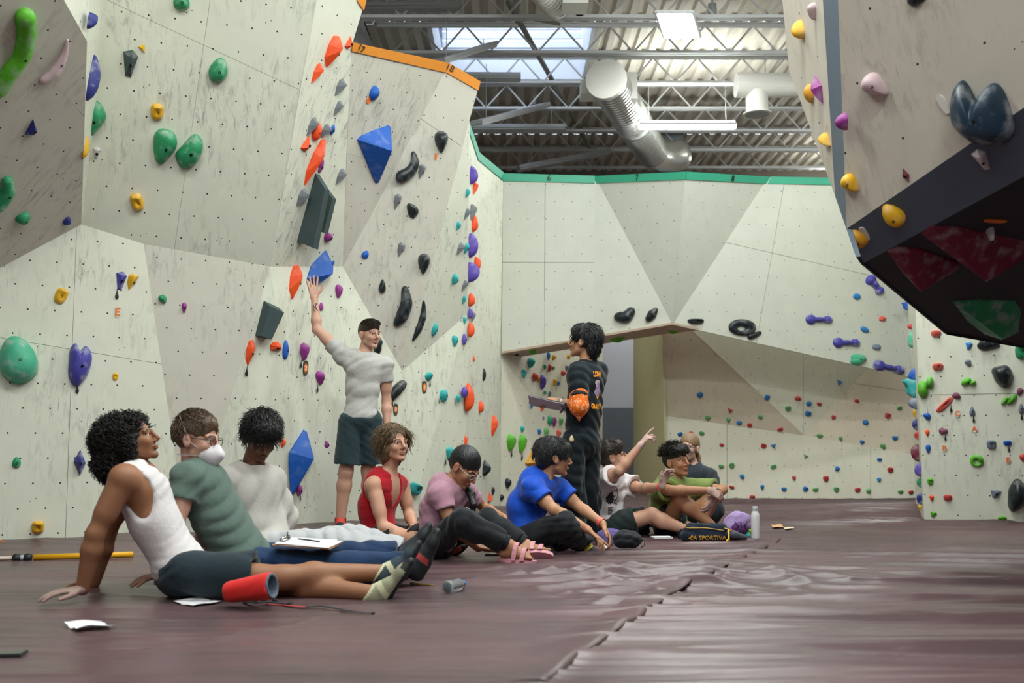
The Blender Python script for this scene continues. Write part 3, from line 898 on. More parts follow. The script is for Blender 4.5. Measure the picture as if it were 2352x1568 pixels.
# square ceiling light
r = tag(empty('panel_light', P(1556, 55, 12.9)), 'bright square ceiling light between two joists', 'ceiling lamp')
a, b, c_, d_ = G(1507, 27, 5.7), G(1590, 27, 5.7), G(1608, 85, 5.7), G(1526, 85, 5.7)
mm = bpy.data.materials.new('panel_light_glow'); mm.use_nodes = True
_b = mm.node_tree.nodes['Principled BSDF']; _b.inputs['Emission Color'].default_value = (1, 1, 1, 1); _b.inputs['Emission Strength'].default_value = LAMP_POWER * .6
mesh_obj('diffuser', [a, b, c_, d_] + [q + Vector((0, 0, .02)) for q in (a, b, c_, d_)], [(3, 2, 1, 0), (4, 5, 6, 7), (0, 1, 5, 4), (1, 2, 6, 5), (2, 3, 7, 6), (3, 0, 4, 7)], [mm, M_HOUSING], r, midx=[0, 1, 1, 1, 1, 1])
m = MB()
for p, q in ((a, b), (b, c_), (c_, d_), (d_, a)):
    m.tube([p, q], .022, n=6)
m.build('frame', mat('light_frame_white', srgb(230, 230, 230), .5, var=.02), r)
# silver spiral duct
def duct_mat():
    m = mat('spiral_duct_metal', srgb(226, 226, 220), .26, metal=.75, var=.05, vscale=3)
    N, L = m.node_tree.nodes, m.node_tree.links
    return m
M_DUCT = duct_mat()
M_WHITE = mat('white_duct_paint', srgb(232, 230, 222), .5, var=.03)
def spiral(mb, p, q, r, pitch=.09, n=28):
    d = q - p; L_ = d.length; k = int(L_ / pitch)
    pts, rads = [], []
    for i in range(k):
        for t, dr in ((0, .0), (.42, .0), (.5, .011), (.58, .0)):
            pts.append(p + d * ((i + t) / k)); rads.append(r + dr)
    pts.append(q); rads.append(r)
    mb.tube(pts, rads, n=n)
r = tag(empty('spiral_duct', P(1440, 260, 13.8)), 'large silver spiral air duct with a white round end cap', 'duct')
pa, pb = P(1392, 182, 12.45), P(1497, 348, 15.6)
m = MB(); spiral(m, pa, pb, .25); m.build('pipe', M_DUCT, r, smooth=True)
d = (pb - pa).normalized()
m = MB(); m.tube([pa - d * .03, pa - d * .025, pa + d * .05], [.2, .262, .262], n=32); m.build('end_cap', M_WHITE, r)
m = MB(); pts = []
right = Vector((1, 0, 0)); 
for i in range(9):
    t = math.pi / 2 * i / 8
    pts.append(pb + d * (math.sin(t) * .45) + Vector((.45, .15, .12)) * (1 - math.cos(t)))
m.tube(pts, .255, n=24); m.build('elbow', M_DUCT, r, smooth=True)
m = MB(); c = P(1440, 285, 14.2); m.box(pa + Vector((.30, .55, .06)), (.3, .35, .36)); m.build('plenum_box', M_WHITE, r)
m = MB(); m.box(P(1350, 208, 13.0), (.2, .3, .2)); m.build('plenum_box', M_WHITE, r)
m = MB(); c = pa.lerp(pb, .55); Mq = d.to_track_quat('Z', 'Y').to_matrix().to_4x4(); Mq.translation = c
m.lathe([(.25, -.04), (.268, -.04), (.268, .04), (.25, .04)], 28, Mq, cap=False); m.build('joint_band', M_DUCT, r, smooth=False)
# near duct, cut by the frame
r = tag(empty('spiral_duct', P(1270, 10, 10.6)), 'white flexible ribbed duct at the top edge of the view', 'duct')
pa, pb = P(1205, -60, 10.2), P(1282, 22, 10.9)
m = MB(); spiral(m, pa, pb, .13, .05); m.build('pipe', M_WHITE, r, smooth=True)
m = MB(); m.box(P(1320, -10, 10.6), (.28, .3, .3)); m.build('plenum_box', M_WHITE, r)
# white cross duct with a drop
r = tag(empty('cross_duct', P(1780, 195, 12.4)), 'white round duct with a downward diffuser near the boulder', 'duct')
pa = P(1690, 196, 12.48); pb = pa + Vector((3.2, 0, 0))
for t in (.12, .6):
    e = pa.lerp(pb, t); m = MB(); m.tube([e + Vector((0, 0, .15)), (e.x, e.y, JB + .02)], .006, n=6); m.build('hanger_strap', M_HOUSING, r)
m = MB(); m.tube([pa, pb], .155, n=28); m.build('pipe', M_WHITE, r, smooth=False)
c = P(1738, 215, 12.48)
m = MB(); Mq = Matrix.Translation(c + Vector((0, 0, -.28)))
m.lathe([(.14, .3), (.14, .03), (.185, .015), (.19, 0)], 28, Mq); m.build('drop', M_WHITE, r, smooth=False)
m = MB(); m.lathe([(.15, -.004), (.15, -.001)], 28, Mq); m.lathe([(.06, -.012), (.06, -.003)], 20, Mq); m.build('diffuser_grille', M_HOUSING, r)
# pipe running back under the joists
r = tag(empty('sprinkler_pipe', P(1280, 200, 14)), 'thin grey sprinkler pipe running back under the joists', 'pipe')
pa, pb = P(1168, 5, 11.5), P(1392, 405, 19.2)
m = MB(); m.tube([pa, pb], .035, n=10); m.build('pipe', mat('pipe_grey', srgb(128, 126, 120), .5, var=.03), r, smooth=True)
for t in (.06, .35, .62):
    m = MB(); c = pa.lerp(pb, t); dd = (pb - pa).normalized(); m.tube([c - dd * .05, c + dd * .05], .05, n=10); m.build('coupling', MATS['pipe_grey'], r)
m = MB(); c = pa.lerp(pb, .05); m.tube([c, c + Vector((.55, .2, -.02))], .022, n=8); m.build('branch', MATS['pipe_grey'], r)
# dome camera and spot under the second joist
r = tag(empty('dome_camera', P(1331, 33, 11.4)), 'small black and white dome camera hanging from the nearest joist', 'camera')
c = P(1331, 30, 11.4); Mq = Matrix.Translation(c)
m = MB(); m.lathe([(.05, .12), (.06, .02), (.065, 0)], 16, Mq); m.build('bracket', M_WHITE, r, True)
m = MB(); m.lathe([(.055, 0), (.05, -.03), (.03, -.055), (.005, -.062)], 16, Mq); m.build('dome', mat('camera_black', srgb(24, 26, 28), .15), r, True)
r = tag(empty('occupancy_sensor', P(1636, 28, 11.6)), 'small grey cylinder sensor beside the square ceiling light', 'sensor')
c = P(1636, 26, 11.6); Mq = Matrix.Translation(c)
m = MB(); m.lathe([(.05, .09), (.055, 0), (.045, -.06), (.03, -.075)], 16, Mq); m.build('body', M_HOUSING, r, True)
m = MB(); m.tube([c + Vector((0, 0, .08)), c + Vector((0, 0, .3))], .012, n=6); m.build('stem', M_HOUSING, r)
# ================================================================ climbing holds
HC = {  # colour word -> (rgb, chalk)
 'green': (srgb(38, 146, 96), .5), 'lime green': (srgb(88, 176, 32), .35), 'teal': (srgb(44, 168, 168), .3), 'navy': (srgb(42, 50, 128), .5),
 'blue': (srgb(8, 88, 184), .15), 'purple': (srgb(92, 70, 172), .3), 'violet': (srgb(70, 66, 160), .55), 'magenta': (srgb(150, 52, 140), .3),
 'yellow': (srgb(232, 176, 24), .3), 'orange': (srgb(244, 84, 28), .1), 'grey': (srgb(112, 116, 122), .2), 'black': (srgb(24, 34, 38), .2),
 'white': (srgb(210, 202, 202), .3), 'red': (srgb(196, 62, 58), .35), 'maroon': (srgb(112, 22, 50), .3), 'mauve': (srgb(128, 66, 92), .3),
 'dark slate': (srgb(50, 66, 70), .2), 'deep blue': (srgb(30, 54, 74), .4), 'coral': (srgb(214, 92, 80), .4), 'pale green': (srgb(104, 170, 104), .4), 'sky blue': (srgb(34, 120, 186), .2),
 'mint': (srgb(72, 176, 140), .5), 'pink': (srgb(214, 186, 192), .3), 'gold': (srgb(214, 152, 20), .25), 'dusty': (srgb(120, 126, 146), .4)}
def hmat(c):
    col, ch = HC[c]
    return mat('hold_' + c.replace(' ', '_'), col, .55 if c not in ('black', 'deep blue') else .38, var=.1, vscale=18, bump=.15, bscale=120, chalk=ch, cscale=12)
M_BOLT = mat('bolt_steel', srgb(40, 42, 46), .35, metal=.7, var=.1)
M_TAGB = mat('tag_black', srgb(22, 34, 40), .5, var=.1)
def outline(kind, n, rnd):
    t = np.linspace(0, 2 * np.pi, n, endpoint=False)
    c, s = np.cos(t), np.sin(t)
    if kind == 'drop':
        r = 1 - .0 * t
        x = c * (0.62 + .38 * np.clip(s + .25, -1, 1)); y = s
        return np.stack([x, y], 1)
    if kind == 'updrop':
        x = c * (0.62 - .38 * np.clip(s - .25, -1, 1)); return np.stack([x, s], 1)
    if kind == 'jug':
        x = np.sign(c) * np.abs(c) ** .7 * (1 + .12 * s); y = np.sign(s) * np.abs(s) ** .75; return np.stack([x, y], 1)
    if kind == 'half':      # flat on top, round below
        y = np.where(s > 0, s * .55, s); return np.stack([np.sign(c) * np.abs(c) ** .8, y], 1)
    if kind == 'egg':
        return np.stack([c * (1 - .18 * s), s], 1)
    if kind == 'blob':
        k = rnd.uniform(0, 6.28, 3); r = 1 + .12 * np.sin(2 * t + k[0]) + .09 * np.sin(3 * t + k[1]) + .05 * np.sin(5 * t + k[2])
        return np.stack([c * r, s * r], 1) / 1.12
    return np.stack([c, s], 1)
POLY = {  # faceted outlines and apex
 'fin': ([(-.75, .75), (-.2, 1), (.85, .72), (.2, -.1), (-.65, -1), (-.95, 0)], (.25, .45)),
 'wedge': ([(-.9, .8), (.3, 1), (1, .55), (.1, -1), (-.6, -.9)], (.2, .4)),
 'pyr': ([(-.9, -.7), (0, 1), (.95, -.35), (.3, -.9)], (.1, -.2)),
 'diamond': ([(0, 1), (.95, -.05), (.1, -1), (-.95, .1)], (.05, .05)),
 'crystal': ([(-.35, .9), (.35, 1), (.9, .45), (.5, -.3), (-.25, -1), (-.8, -.45), (-.75, .3)], (.1, .3)),
 'tri': ([(-1, .9), (1, .95), (.15, -1)], (0, .3)),
 'jagged': ([(-.9, .4), (-.5, .75), (-.1, 1), (.3, .7), (.9, .3), (.8, -.5), (.1, -1), (-.9, -.55)], (0, 0)),
}
def dome(out, apex, d, rings=7, p=2.0, q=2.0, tilt=0.0, noise=0.0, rnd=None, cup=None):
    n = len(out)
    vs, fs = [], []
    rr = [math.sin(math.pi / 2 * (1 - i / rings)) if q > 1.2 else 1 - i / rings for i in range(rings)]
    for r in rr:
        zz = d * max(0.0, 1 - r ** p) ** (1 / q)
        for k in range(n):
            x = apex[0] * (1 - r) + out[k][0] * r; y = apex[1] * (1 - r) + out[k][1] * r
            vs.append([x, y, zz])
    vs.append([apex[0], apex[1], d])
    for i in range(rings - 1):
        for k in range(n):
            k2 = (k + 1) % n
            fs.append((i * n + k, i * n + k2, (i + 1) * n + k2, (i + 1) * n + k))
    top = len(vs) - 1
    for k in range(n):
        fs.append(((rings - 1) * n + k, (rings - 1) * n + (k + 1) % n, top))
    base = [[o[0], o[1], -.004] for o in out]
    b0 = len(vs); vs += base
    for k in range(n):
        fs.append((b0 + k, b0 + (k + 1) % n, (k + 1) % n, k))
    fs.append(tuple(reversed(range(b0, b0 + n))))
    return vs, fs
HOLDS = []
PLACE = {'A': 'on the shaded panel at the upper left', 'B': 'low on the near left panel', 'C': 'on the big near left panel', 'S': 'in the narrow corner of the left wall',
 'C2f': 'on the beige triangle of the left wall', 'D': 'on the narrow side of the left wall', 'D2': 'beside the raised-arm climber', 'D3': 'low on the left wall',
 'E': 'under the orange rail', 'E2': 'on the beige panel below number eighteen', 'F': 'on the beige triangle behind the standing man', 'M1': 'behind the standing man', 'M2': 'low behind the standing man',
 'G1': 'on the bright corner panel', 'G2': 'on the bright corner panel', 'G3': 'low on the bright corner panel', 'G4': 'low on the bright corner panel', 'H1': 'on the corner edge before the green rail', 'H2': 'low on the corner edge',
 'N': 'on the crowded wall through the low opening', 'I6': 'on the numbered back wall', 'I6b': 'on the numbered back wall', 'R': 'on the numbered back wall', 'U1': 'under the back wall ledge',
 'J': 'on the low far wall', 'K': 'on the lettered right wall', 'Ks': 'on the narrow edge of the right wall',
 'L1': 'on the boulder side', 'L2': 'on the slate band of the boulder', 'L3': 'on the white face of the boulder', 'L4': 'on the slate lip of the boulder', 'L5': 'under the black boulder overhang'}
KIND_WORD = {'drop': 'teardrop', 'updrop': 'teardrop', 'jug': 'jug', 'half': 'half-moon edge', 'egg': 'egg-shaped', 'blob': 'lumpy', 'oval': 'oval', 'fin': 'fin', 'wedge': 'wedge', 'pyr': 'pointed',
 'diamond': 'diamond', 'crystal': 'faceted', 'tri': 'triangular', 'jagged': 'jagged', 'worm': 'curved', 'poly': 'faceted', 'dumb': 'dumbbell', 'donut': 'ring', 'heart': 'heart-shaped', 'split': 'split round', 'lobes': 'two-lobed'}
def local_frame(pl, px, py, rot=0.0):
    c = on(pl, px, py)
    n = pl[1]; u, v = best_uv([c], n)
    if u.cross(v).dot(n) < 0: u = -u
    m = Matrix((u, v, n)).transposed().to_4x4(); m.translation = c
    return m @ Matrix.Rotation(rot, 4, 'Z'), c
def hold(pl, px, py, w, h, kind, col, rot=0.0, depth=None, word=None, pts=None, tail=None, size=None, extra=None, bolt=True, place=None):
    plane = planes[pl]
    rnd = np.random.default_rng(int(px * 131 + py * 17))
    mtx, c = local_frame(plane, px, py, rot)
    s = px_scale(c)
    view = (CAM - c).normalized()
    cosv = abs(view.dot(plane[1]))
    W, H = w / s / 2, h / s / 2
    if cosv < .5:                      # seen nearly edge-on: the width in the picture is mostly how far it stands out
        d = (w / s) * .9 * (depth or 1.0)
        W = H * (.42 if pl in ('H1', 'H2', 'Ks', 'S') else .6)
    else:
        # undo the foreshortening of the panel
        u3 = mtx.to_3x3() @ Vector((1, 0, 0)); v3 = mtx.to_3x3() @ Vector((0, 1, 0))
        fu = (u3 - view * u3.dot(view)).length; fv = (v3 - view * v3.dot(view)).length
        W, H = W / max(fu, .45), H / max(fv, .45)
        d = (depth if depth is not None else .75) * min(W, H) * 1.25
    m = hmat(col)
    verts = faces = None
    smooth = True
    if kind in POLY:
        out, ap = POLY[kind]
        out = [(x * W, y * H) for x, y in out]
        # bevelled facets: outline, shoulder, ridge
        vs, fs = [], []
        n = len(out)
        for r, z in ((1, 0), (.93, .22), (.45, .8), (.2, 1)):
            for x, y in out:
                vs.append((ap[0] * W * (1 - r) + x * r, ap[1] * H * (1 - r) + y * r, z * d))
        for i in range(3):
            for k in range(n):
                fs.append((i * n + k, i * n + (k + 1) % n, (i + 1) * n + (k + 1) % n, (i + 1) * n + k))
        fs.append(tuple(3 * n + k for k in range(n))); fs.append(tuple(reversed(range(n))))
        verts, faces = vs, fs; smooth = False
    elif kind == 'worm':
        # tube along a path given in picture points
        inv = mtx.inverted()
        path = [inv @ on(plane, x, y) for x, y, r in pts]
        rad = [r / s for x, y, r in pts]
        # resample smoothly
        P_, R_ = [], []
        k = len(path)
        for i in range(k - 1):
            p0, p1, p2, p3 = path[max(i - 1, 0)], path[i], path[i + 1], path[min(i + 2, k - 1)]
            for q in range(6):
                t = q / 6
                P_.append(.5 * ((2 * p1) + (p2 - p0) * t + (2 * p0 - 5 * p1 + 4 * p2 - p3) * t * t + (3 * p1 - p0 - 3 * p2 + p3) * t ** 3)); R_.append(rad[i] * (1 - t) + rad[i + 1] * t)
        P_.append(path[-1]); R_.append(rad[-1])
        e0 = (P_[0] - P_[1]).normalized(); e1 = (P_[-1] - P_[-2]).normalized()
        P_ = [P_[0] + e0 * R_[0] * .85, P_[0] + e0 * R_[0] * .55] + P_ + [P_[-1] + e1 * R_[-1] * .55, P_[-1] + e1 * R_[-1] * .85]
        R_ = [R_[0] * .3, R_[0] * .78] + R_ + [R_[-1] * .78, R_[-1] * .3]
        mb = MB(); dd = depth or .9
        mb.tube([p + Vector((0, 0, r * .35)) for p, r in zip(P_, R_)], R_, n=14, flat=dd, up=(0, 0, 1))
        verts, faces = [tuple(v) for v in mb.v], mb.f
    elif kind == 'poly':
        inv = mtx.inverted()
        out = [inv @ on(plane, x, y) for x, y in pts]
        ax, ay = (inv @ on(plane, *extra))[:2]
        d = depth
        n = len(out); vs, fs = [], []
        for r, z in ((1, 0), (.985, .06), (.97, .09), (.06, .985), (.02, 1)):
            for q in out:
                vs.append((ax * (1 - r) + q.x * r, ay * (1 - r) + q.y * r, z * d))
        for i in range(4):
            for k in range(n):
                fs.append((i * n + k, i * n + (k + 1) % n, (i + 1) * n + (k + 1) % n, (i + 1) * n + k))
        fs.append(tuple(4 * n + k for k in range(n))); fs.append(tuple(reversed(range(n))))
        verts, faces = vs, fs; smooth = False
    elif kind == 'shape':
        inv = mtx.inverted()
        out = [inv @ on(plane, x, y) for x, y in pts]; n = len(out); rs = []
        for i in range(n):
            p0, p1, p2, p3 = out[i - 1], out[i], out[(i + 1) % n], out[(i + 2) % n]
            for q in range(4):
                t = q / 4; rs.append(.5 * ((2 * p1) + (p2 - p0) * t + (2 * p0 - 5 * p1 + 4 * p2 - p3) * t * t + (3 * p1 - p0 - 3 * p2 + p3) * t ** 3))
        ax, ay = (inv @ on(plane, *extra))[:2]
        d = depth
        verts, faces = dome([(q.x, q.y) for q in rs], (ax, ay), d, 9, p=2.4, q=1.8)
    elif kind == 'donut':
        mb = MB(); vs, fs = [], []
        n, k = 28, 12
        for i in range(n):
            a = 2 * math.pi * i / n
            tr = .36 + .08 * math.cos(a - 1)
            for j in range(k):
                b = 2 * math.pi * j / k
                rr = .64 + tr * math.cos(b)
                vs.append((rr * math.cos(a) * W, rr * math.sin(a) * H, (tr * math.sin(b) + .12) * min(W, H)))
        for i in range(n):
            for j in range(k):
                fs.append((i * k + j, ((i + 1) % n) * k + j, ((i + 1) % n) * k + (j + 1) % k, i * k + (j + 1) % k))
        verts, faces = vs, fs
    elif kind in ('split', 'heart', 'lobes', 'dumb'):
        if kind == 'split': parts = [((-.3, -.2), (.62, .8), .4), ((.5, .45), (.42, .55), .4)]
        elif kind == 'heart': parts = [((-.42, .5), (.5, .5), 0), ((.42, .4), (.5, .5), 0), ((0, -.1), (.85, .6), 0), ((-.1, -.5), (.5, .5), 0)]
        elif kind == 'lobes': parts = [((-.58, .25), (.42, .8), 0), ((.5, .2), (.52, .85), 0), ((.05, -.45), (.75, .52), 0)]
        else: parts = [((-.62, 0), (.4, .95), 0), ((.66, 0), (.36, .75), 0), ((0, 0), (.75, .5), 0)]
        vs, fs = [], []
        for (cx, cy), (rx, ry), gp in parts:
            o = outline('oval', 20, rnd)
            v_, f_ = dome([(x * rx * W + cx * W, y * ry * H + cy * H) for x, y in o], (cx * W, cy * H), d * (1 if kind != 'dumb' else .9), 6)
            b0 = len(vs); vs += v_; fs += [tuple(i + b0 for i in f) for f in f_]
        verts, faces = vs, fs
    else:
        o = outline(kind, 22, rnd)
        ap = {'drop': (0, .25), 'updrop': (0, -.3), 'jug': (.05, .42), 'half': (0, .3), 'egg': (.05, -.2), 'oval': (0, 0)}.get(kind, (rnd.uniform(-.2, .2), rnd.uniform(-.1, .35)))
        verts, faces = dome([(x * W, y * H) for x, y in o], (ap[0] * W, ap[1] * H), d, 7, p=2.2, q=1.7)
        k1, k2 = rnd.uniform(0, 6, 2)
        for v in verts:
            if v[2] > 0:
                v[2] *= 1 + .12 * math.sin(v[0] / W * 2.5 + k1) * math.sin(v[1] / H * 2.2 + k2)
                if kind == 'jug':
                    a_, b_ = v[0] / W, v[1] / H
                    v[2] *= 1 + .35 * math.exp(-((b_ - .65) ** 2) / .05) - .45 * math.exp(-((a_ - .15) ** 2 + (b_ + .05) ** 2) / .09) + .25 * math.exp(-((a_ + .3) ** 2 + (b_ + .6) ** 2) / .06)
    # mesh in world space, origin at the hold
    o = mesh_obj('climbing_hold', verts, faces, m, None, smooth)
    o.matrix_world = mtx
    o.location = mtx.to_translation(); o.rotation_euler = mtx.to_euler()
    if bolt and max(w, h) >= 24 and kind not in ('poly',) and cosv > .35:
        bm_ = MB(); rr = min(.011, 3.2 / s); top = max(v[2] for v in verts)
        # seat the bolt on the surface
        bv = BVHTree.FromPolygons([Vector(v) for v in verts], faces)
        if kind == 'worm': st = Vector((P_[len(P_) // 2].x, P_[len(P_) // 2].y, 1))
        elif kind == 'donut': st = Vector((.62 * W, 0, 1))
        else: st = Vector((.12 * W, -.08 * H, 1))
        hit = bv.ray_cast(st, Vector((0, 0, -1)))
        if hit[0] is not None:
            Mq = hit[1].to_track_quat('Z', 'Y').to_matrix().to_4x4(); Mq.translation = hit[0]
            bm_.lathe([(rr, -.006), (rr, .0015), (rr * .62, .0022), (rr * .55, -.002)], 10, mtx @ Mq)
            bm_.build('bolt', M_BOLT, o)
    if tail:
        tb = MB(); x0, y0, L_ = tail
        p = on(plane, x0, y0) + plane[1] * .012
        l = L_ / s
        v3 = mtx.to_3x3() @ Vector((0, 1, 0)) if abs(rot) < .01 else best_uv([c], plane[1])[1]
        tb.tube([p, p - v3 * l * .3, p - v3 * l * .75, p - v3 * l], [.003, .004, l * .17, .002], n=8, up=plane[1], flat=.35)
        tb.build('start_tag', M_TAGB, o, True)
    wd = word or KIND_WORD.get(kind, 'rounded')
    key = 'J' if pl[0] == 'J' else pl
    HOLDS.append((o, col, wd, place or PLACE.get(key, 'on the climbing wall'), px, py))
    return o

# ---- near left wall
hold('A', 35, 120, 75, 230, 'worm', 'lime green', pts=[(54, 34, 23), (57, 75, 21), (46, 125, 20), (20, 160, 20), (-8, 205, 19)], word='long wavy')
hold('A', 125, 140, 70, 110, 'worm', 'pink', pts=[(154, 92, 3), (146, 125, 8), (124, 162, 13), (98, 183, 10)], word='crescent')
hold('A', 72, 293, 27, 40, 'pyr', 'navy', rot=.5)
hold('A', 10, 440, 40, 85, 'worm', 'green', pts=[(14, 412, 12), (12, 440, 18), (-10, 470, 18)], word='curved sloper')
hold('A', 53, 499, 25, 32, 'egg', 'green'); hold('A', 153, 507, 16, 22, 'blob', 'navy')
hold('S', 205, 42, 20, 50, 'half', 'navy', word='half-disc'); hold('S', 207, 178, 22, 112, 'egg', 'navy', word='long ridge')
hold('C', 216, 272, 50, 96, 'shape', 'green', pts=[(194, 300), (197, 250), (203, 226), (225, 232), (241, 255), (242, 275), (225, 298), (205, 318), (194, 319)], extra=(222, 266), depth=.12, word='tall scooped'); hold('S', 195, 338, 10, 52, 'egg', 'yellow'); hold('C', 222, 351, 18, 28, 'wedge', 'white')
hold('C', 299, 146, 34, 62, 'wedge', 'dark slate', depth=1.1); hold('C', 328, 113, 15, 19, 'tri', 'yellow', rot=.4)
hold('C', 417, 4, 36, 38, 'egg', 'green', depth=1.0, word='cut-off dome'); hold('C', 502, 161, 40, 57, 'egg', 'green', rot=-.25, depth=1.0)
hold('C', 361, 257, 28, 38, 'jug', 'yellow', depth=1.0); hold('C', 379, 336, 56, 82, 'shape', 'green', pts=[(352, 330), (356, 306), (372, 295), (396, 302), (407, 322), (402, 345), (382, 368), (367, 377), (356, 362)], extra=(390, 322), depth=.10, word='big scooped')
hold('C', 435, 347, 66, 78, 'shape', 'green', pts=[(403, 355), (420, 332), (445, 308), (462, 318), (466, 338), (456, 368), (436, 385), (415, 383)], extra=(446, 345), depth=.10, word='big tilted')
hold('C', 315, 464, 27, 41, 'jug', 'yellow', rot=.3, depth=1.0)
hold('B', 140, 680, 26, 38, 'jug', 'yellow', rot=-.3); hold('B', 278, 645, 24, 44, 'wedge', 'violet', tail=(269, 664, 24)); hold('B', 306, 648, 28, 40, 'fin', 'yellow')
hold('B', 41, 826, 80, 112, 'egg', 'mint', rot=.25, depth=1.05, word='huge egg-shaped'); hold('B', 184, 838, 56, 102, 'shape', 'violet', pts=[(158, 830), (162, 800), (174, 788), (184, 804), (196, 794), (208, 806), (211, 828), (200, 862), (180, 887), (166, 882), (157, 860)], extra=(186, 832), depth=.10, word='heart-shaped', tail=(178, 880, 24))
hold('B', 265, 865, 12, 18, 'jug', 'yellow'); hold('B', 38, 1062, 18, 26, 'egg', 'green'); hold('B', 183, 1062, 27, 60, 'diamond', 'navy', depth=1.2); hold('B', 87, 1211, 27, 30, 'jug', 'yellow', depth=1.0)
hold('B', 370, 1150, 12, 22, 'crystal', 'orange')
hold('C2f', 374, 686, 20, 22, 'blob', 'green', depth=1.0); hold('C2f', 423, 707, 14, 26, 'drop', 'magenta', depth=1.0)
# ---- edge and narrow side
hold('D', 762, 118, 30, 76, 'crystal', 'orange', rot=.1, depth=.9); hold('D', 800, 98, 12, 32, 'pyr', 'orange', depth=1.0)
hold('D', 728, 170, 18, 52, 'fin', 'orange'); hold('D', 781, 202, 18, 44, 'fin', 'grey'); hold('D', 776, 250, 14, 40, 'fin', 'grey')
hold('D', 717, 292, 18, 48, 'fin', 'grey'); hold('D', 727, 302, 17, 42, 'egg', 'orange'); hold('D', 748, 302, 18, 36, 'fin', 'grey'); hold('D', 763, 298, 8, 24, 'oval', 'blue')
hold('D', 702, 330, 18, 40, 'pyr', 'orange'); hold('D', 737, 382, 8, 34, 'oval', 'magenta'); hold('D', 694, 454, 20, 44, 'fin', 'grey')
hold('D', 782, 407, 16, 42, 'fin', 'grey'); hold('D', 752, 544, 16, 28, 'blob', 'magenta'); hold('D2', 762, 602, 9, 16, 'oval', 'blue')
hold('D2', 676, 648, 28, 82, 'crystal', 'orange', depth=.8); hold('D2', 776, 669, 17, 32, 'drop', 'magenta'); hold('D2', 737, 704, 8, 20, 'egg', 'magenta')
hold('D2', 697, 808, 22, 42, 'drop', 'magenta', tail=(690, 826, 20)); hold('D2', 733, 868, 20, 34, 'drop', 'magenta', rot=.3, tail=(728, 882, 20)); hold('D3', 632, 797, 30, 26, 'crystal', 'orange', rot=-.7)
hold('D2', 655, 803, 12, 46, 'egg', 'blue'); hold('D3', 574, 810, 24, 62, 'crystal', 'orange', tail=(566, 840, 24)); hold('D2', 745, 1022, 18, 28, 'blob', 'magenta', rot=.5, tail=(740, 1034, 20))
hold('D2', 686, 1126, 14, 26, 'drop', 'magenta', tail=(688, 1136, 14)); hold('D3', 650, 1018, 14, 20, 'crystal', 'orange')
# ---- panel seventeen and eighteen
hold('E', 858, 214, 19, 35, 'oval', 'blue', depth=.8); 
hold('E', 860, 352, 78, 136, 'poly', 'blue', pts=[(820, 320), (826, 313), (860, 298), (893, 287), (896, 292), (893, 330), (880, 392), (868, 420), (863, 421), (858, 413)], extra=(868, 335), depth=.17, word='big triangular volume')
hold('E2', 1013, 326, 38, 50, 'drop', 'black', rot=.1, depth=.9); hold('E2', 934, 385, 50, 80, 'worm', 'black', pts=[(949, 352, 5), (951, 375, 11), (940, 394, 13), (922, 405, 15)], word='sickle')
hold('E2', 970, 395, 20, 36, 'fin', 'grey'); hold('E2', 914, 464, 21, 38, 'fin', 'grey'); hold('E2', 947, 484, 26, 42, 'blob', 'black', rot=.2)
hold('F', 839, 585, 16, 20, 'egg', 'blue', rot=-.5); hold('F', 922, 574, 20, 36, 'fin', 'grey'); hold('F', 973, 606, 34, 48, 'drop', 'black', depth=.9); hold('F', 878, 657, 21, 33, 'updrop', 'black')
hold('F', 923, 704, 40, 100, 'worm', 'black', pts=[(929, 664, 8), (932, 695, 14), (922, 725, 15), (911, 741, 9)], word='long bean'); hold('G2', 962, 736, 24, 98, 'worm', 'black', pts=[(972, 692, 3), (969, 725, 9), (958, 757, 9), (948, 780, 3)], word='blade')
hold('M1', 866, 793, 26, 42, 'blob', 'black'); hold('M2', 914, 899, 40, 52, 'worm', 'black', pts=[(922, 883, 11), (908, 897, 13), (896, 914, 9)], word='hooked', tail=(900, 918, 16))
hold('G2', 997, 756, 10, 32, 'oval', 'teal'); hold('G3', 983, 862, 16, 24, 'half', 'teal', rot=.4, tail=(986, 872, 16)); hold('G2', 1041, 641, 15, 27, 'drop', 'teal', rot=.2); hold('G3', 1043, 783, 14, 26, 'drop', 'teal')
hold('G3', 1017, 908, 18, 30, 'blob', 'teal', tail=(1008, 912, 14)); hold('G4', 1031, 1040, 22, 28, 'drop', 'teal', rot=-.3, tail=(1022, 1050, 18)); hold('M2', 952, 1123, 28, 28, 'jug', 'teal', rot=-.4, depth=1.0)
hold('G2', 1050, 518, 11, 22, 'drop', 'teal'); hold('G2', 1055, 571, 14, 32, 'fin', 'grey')
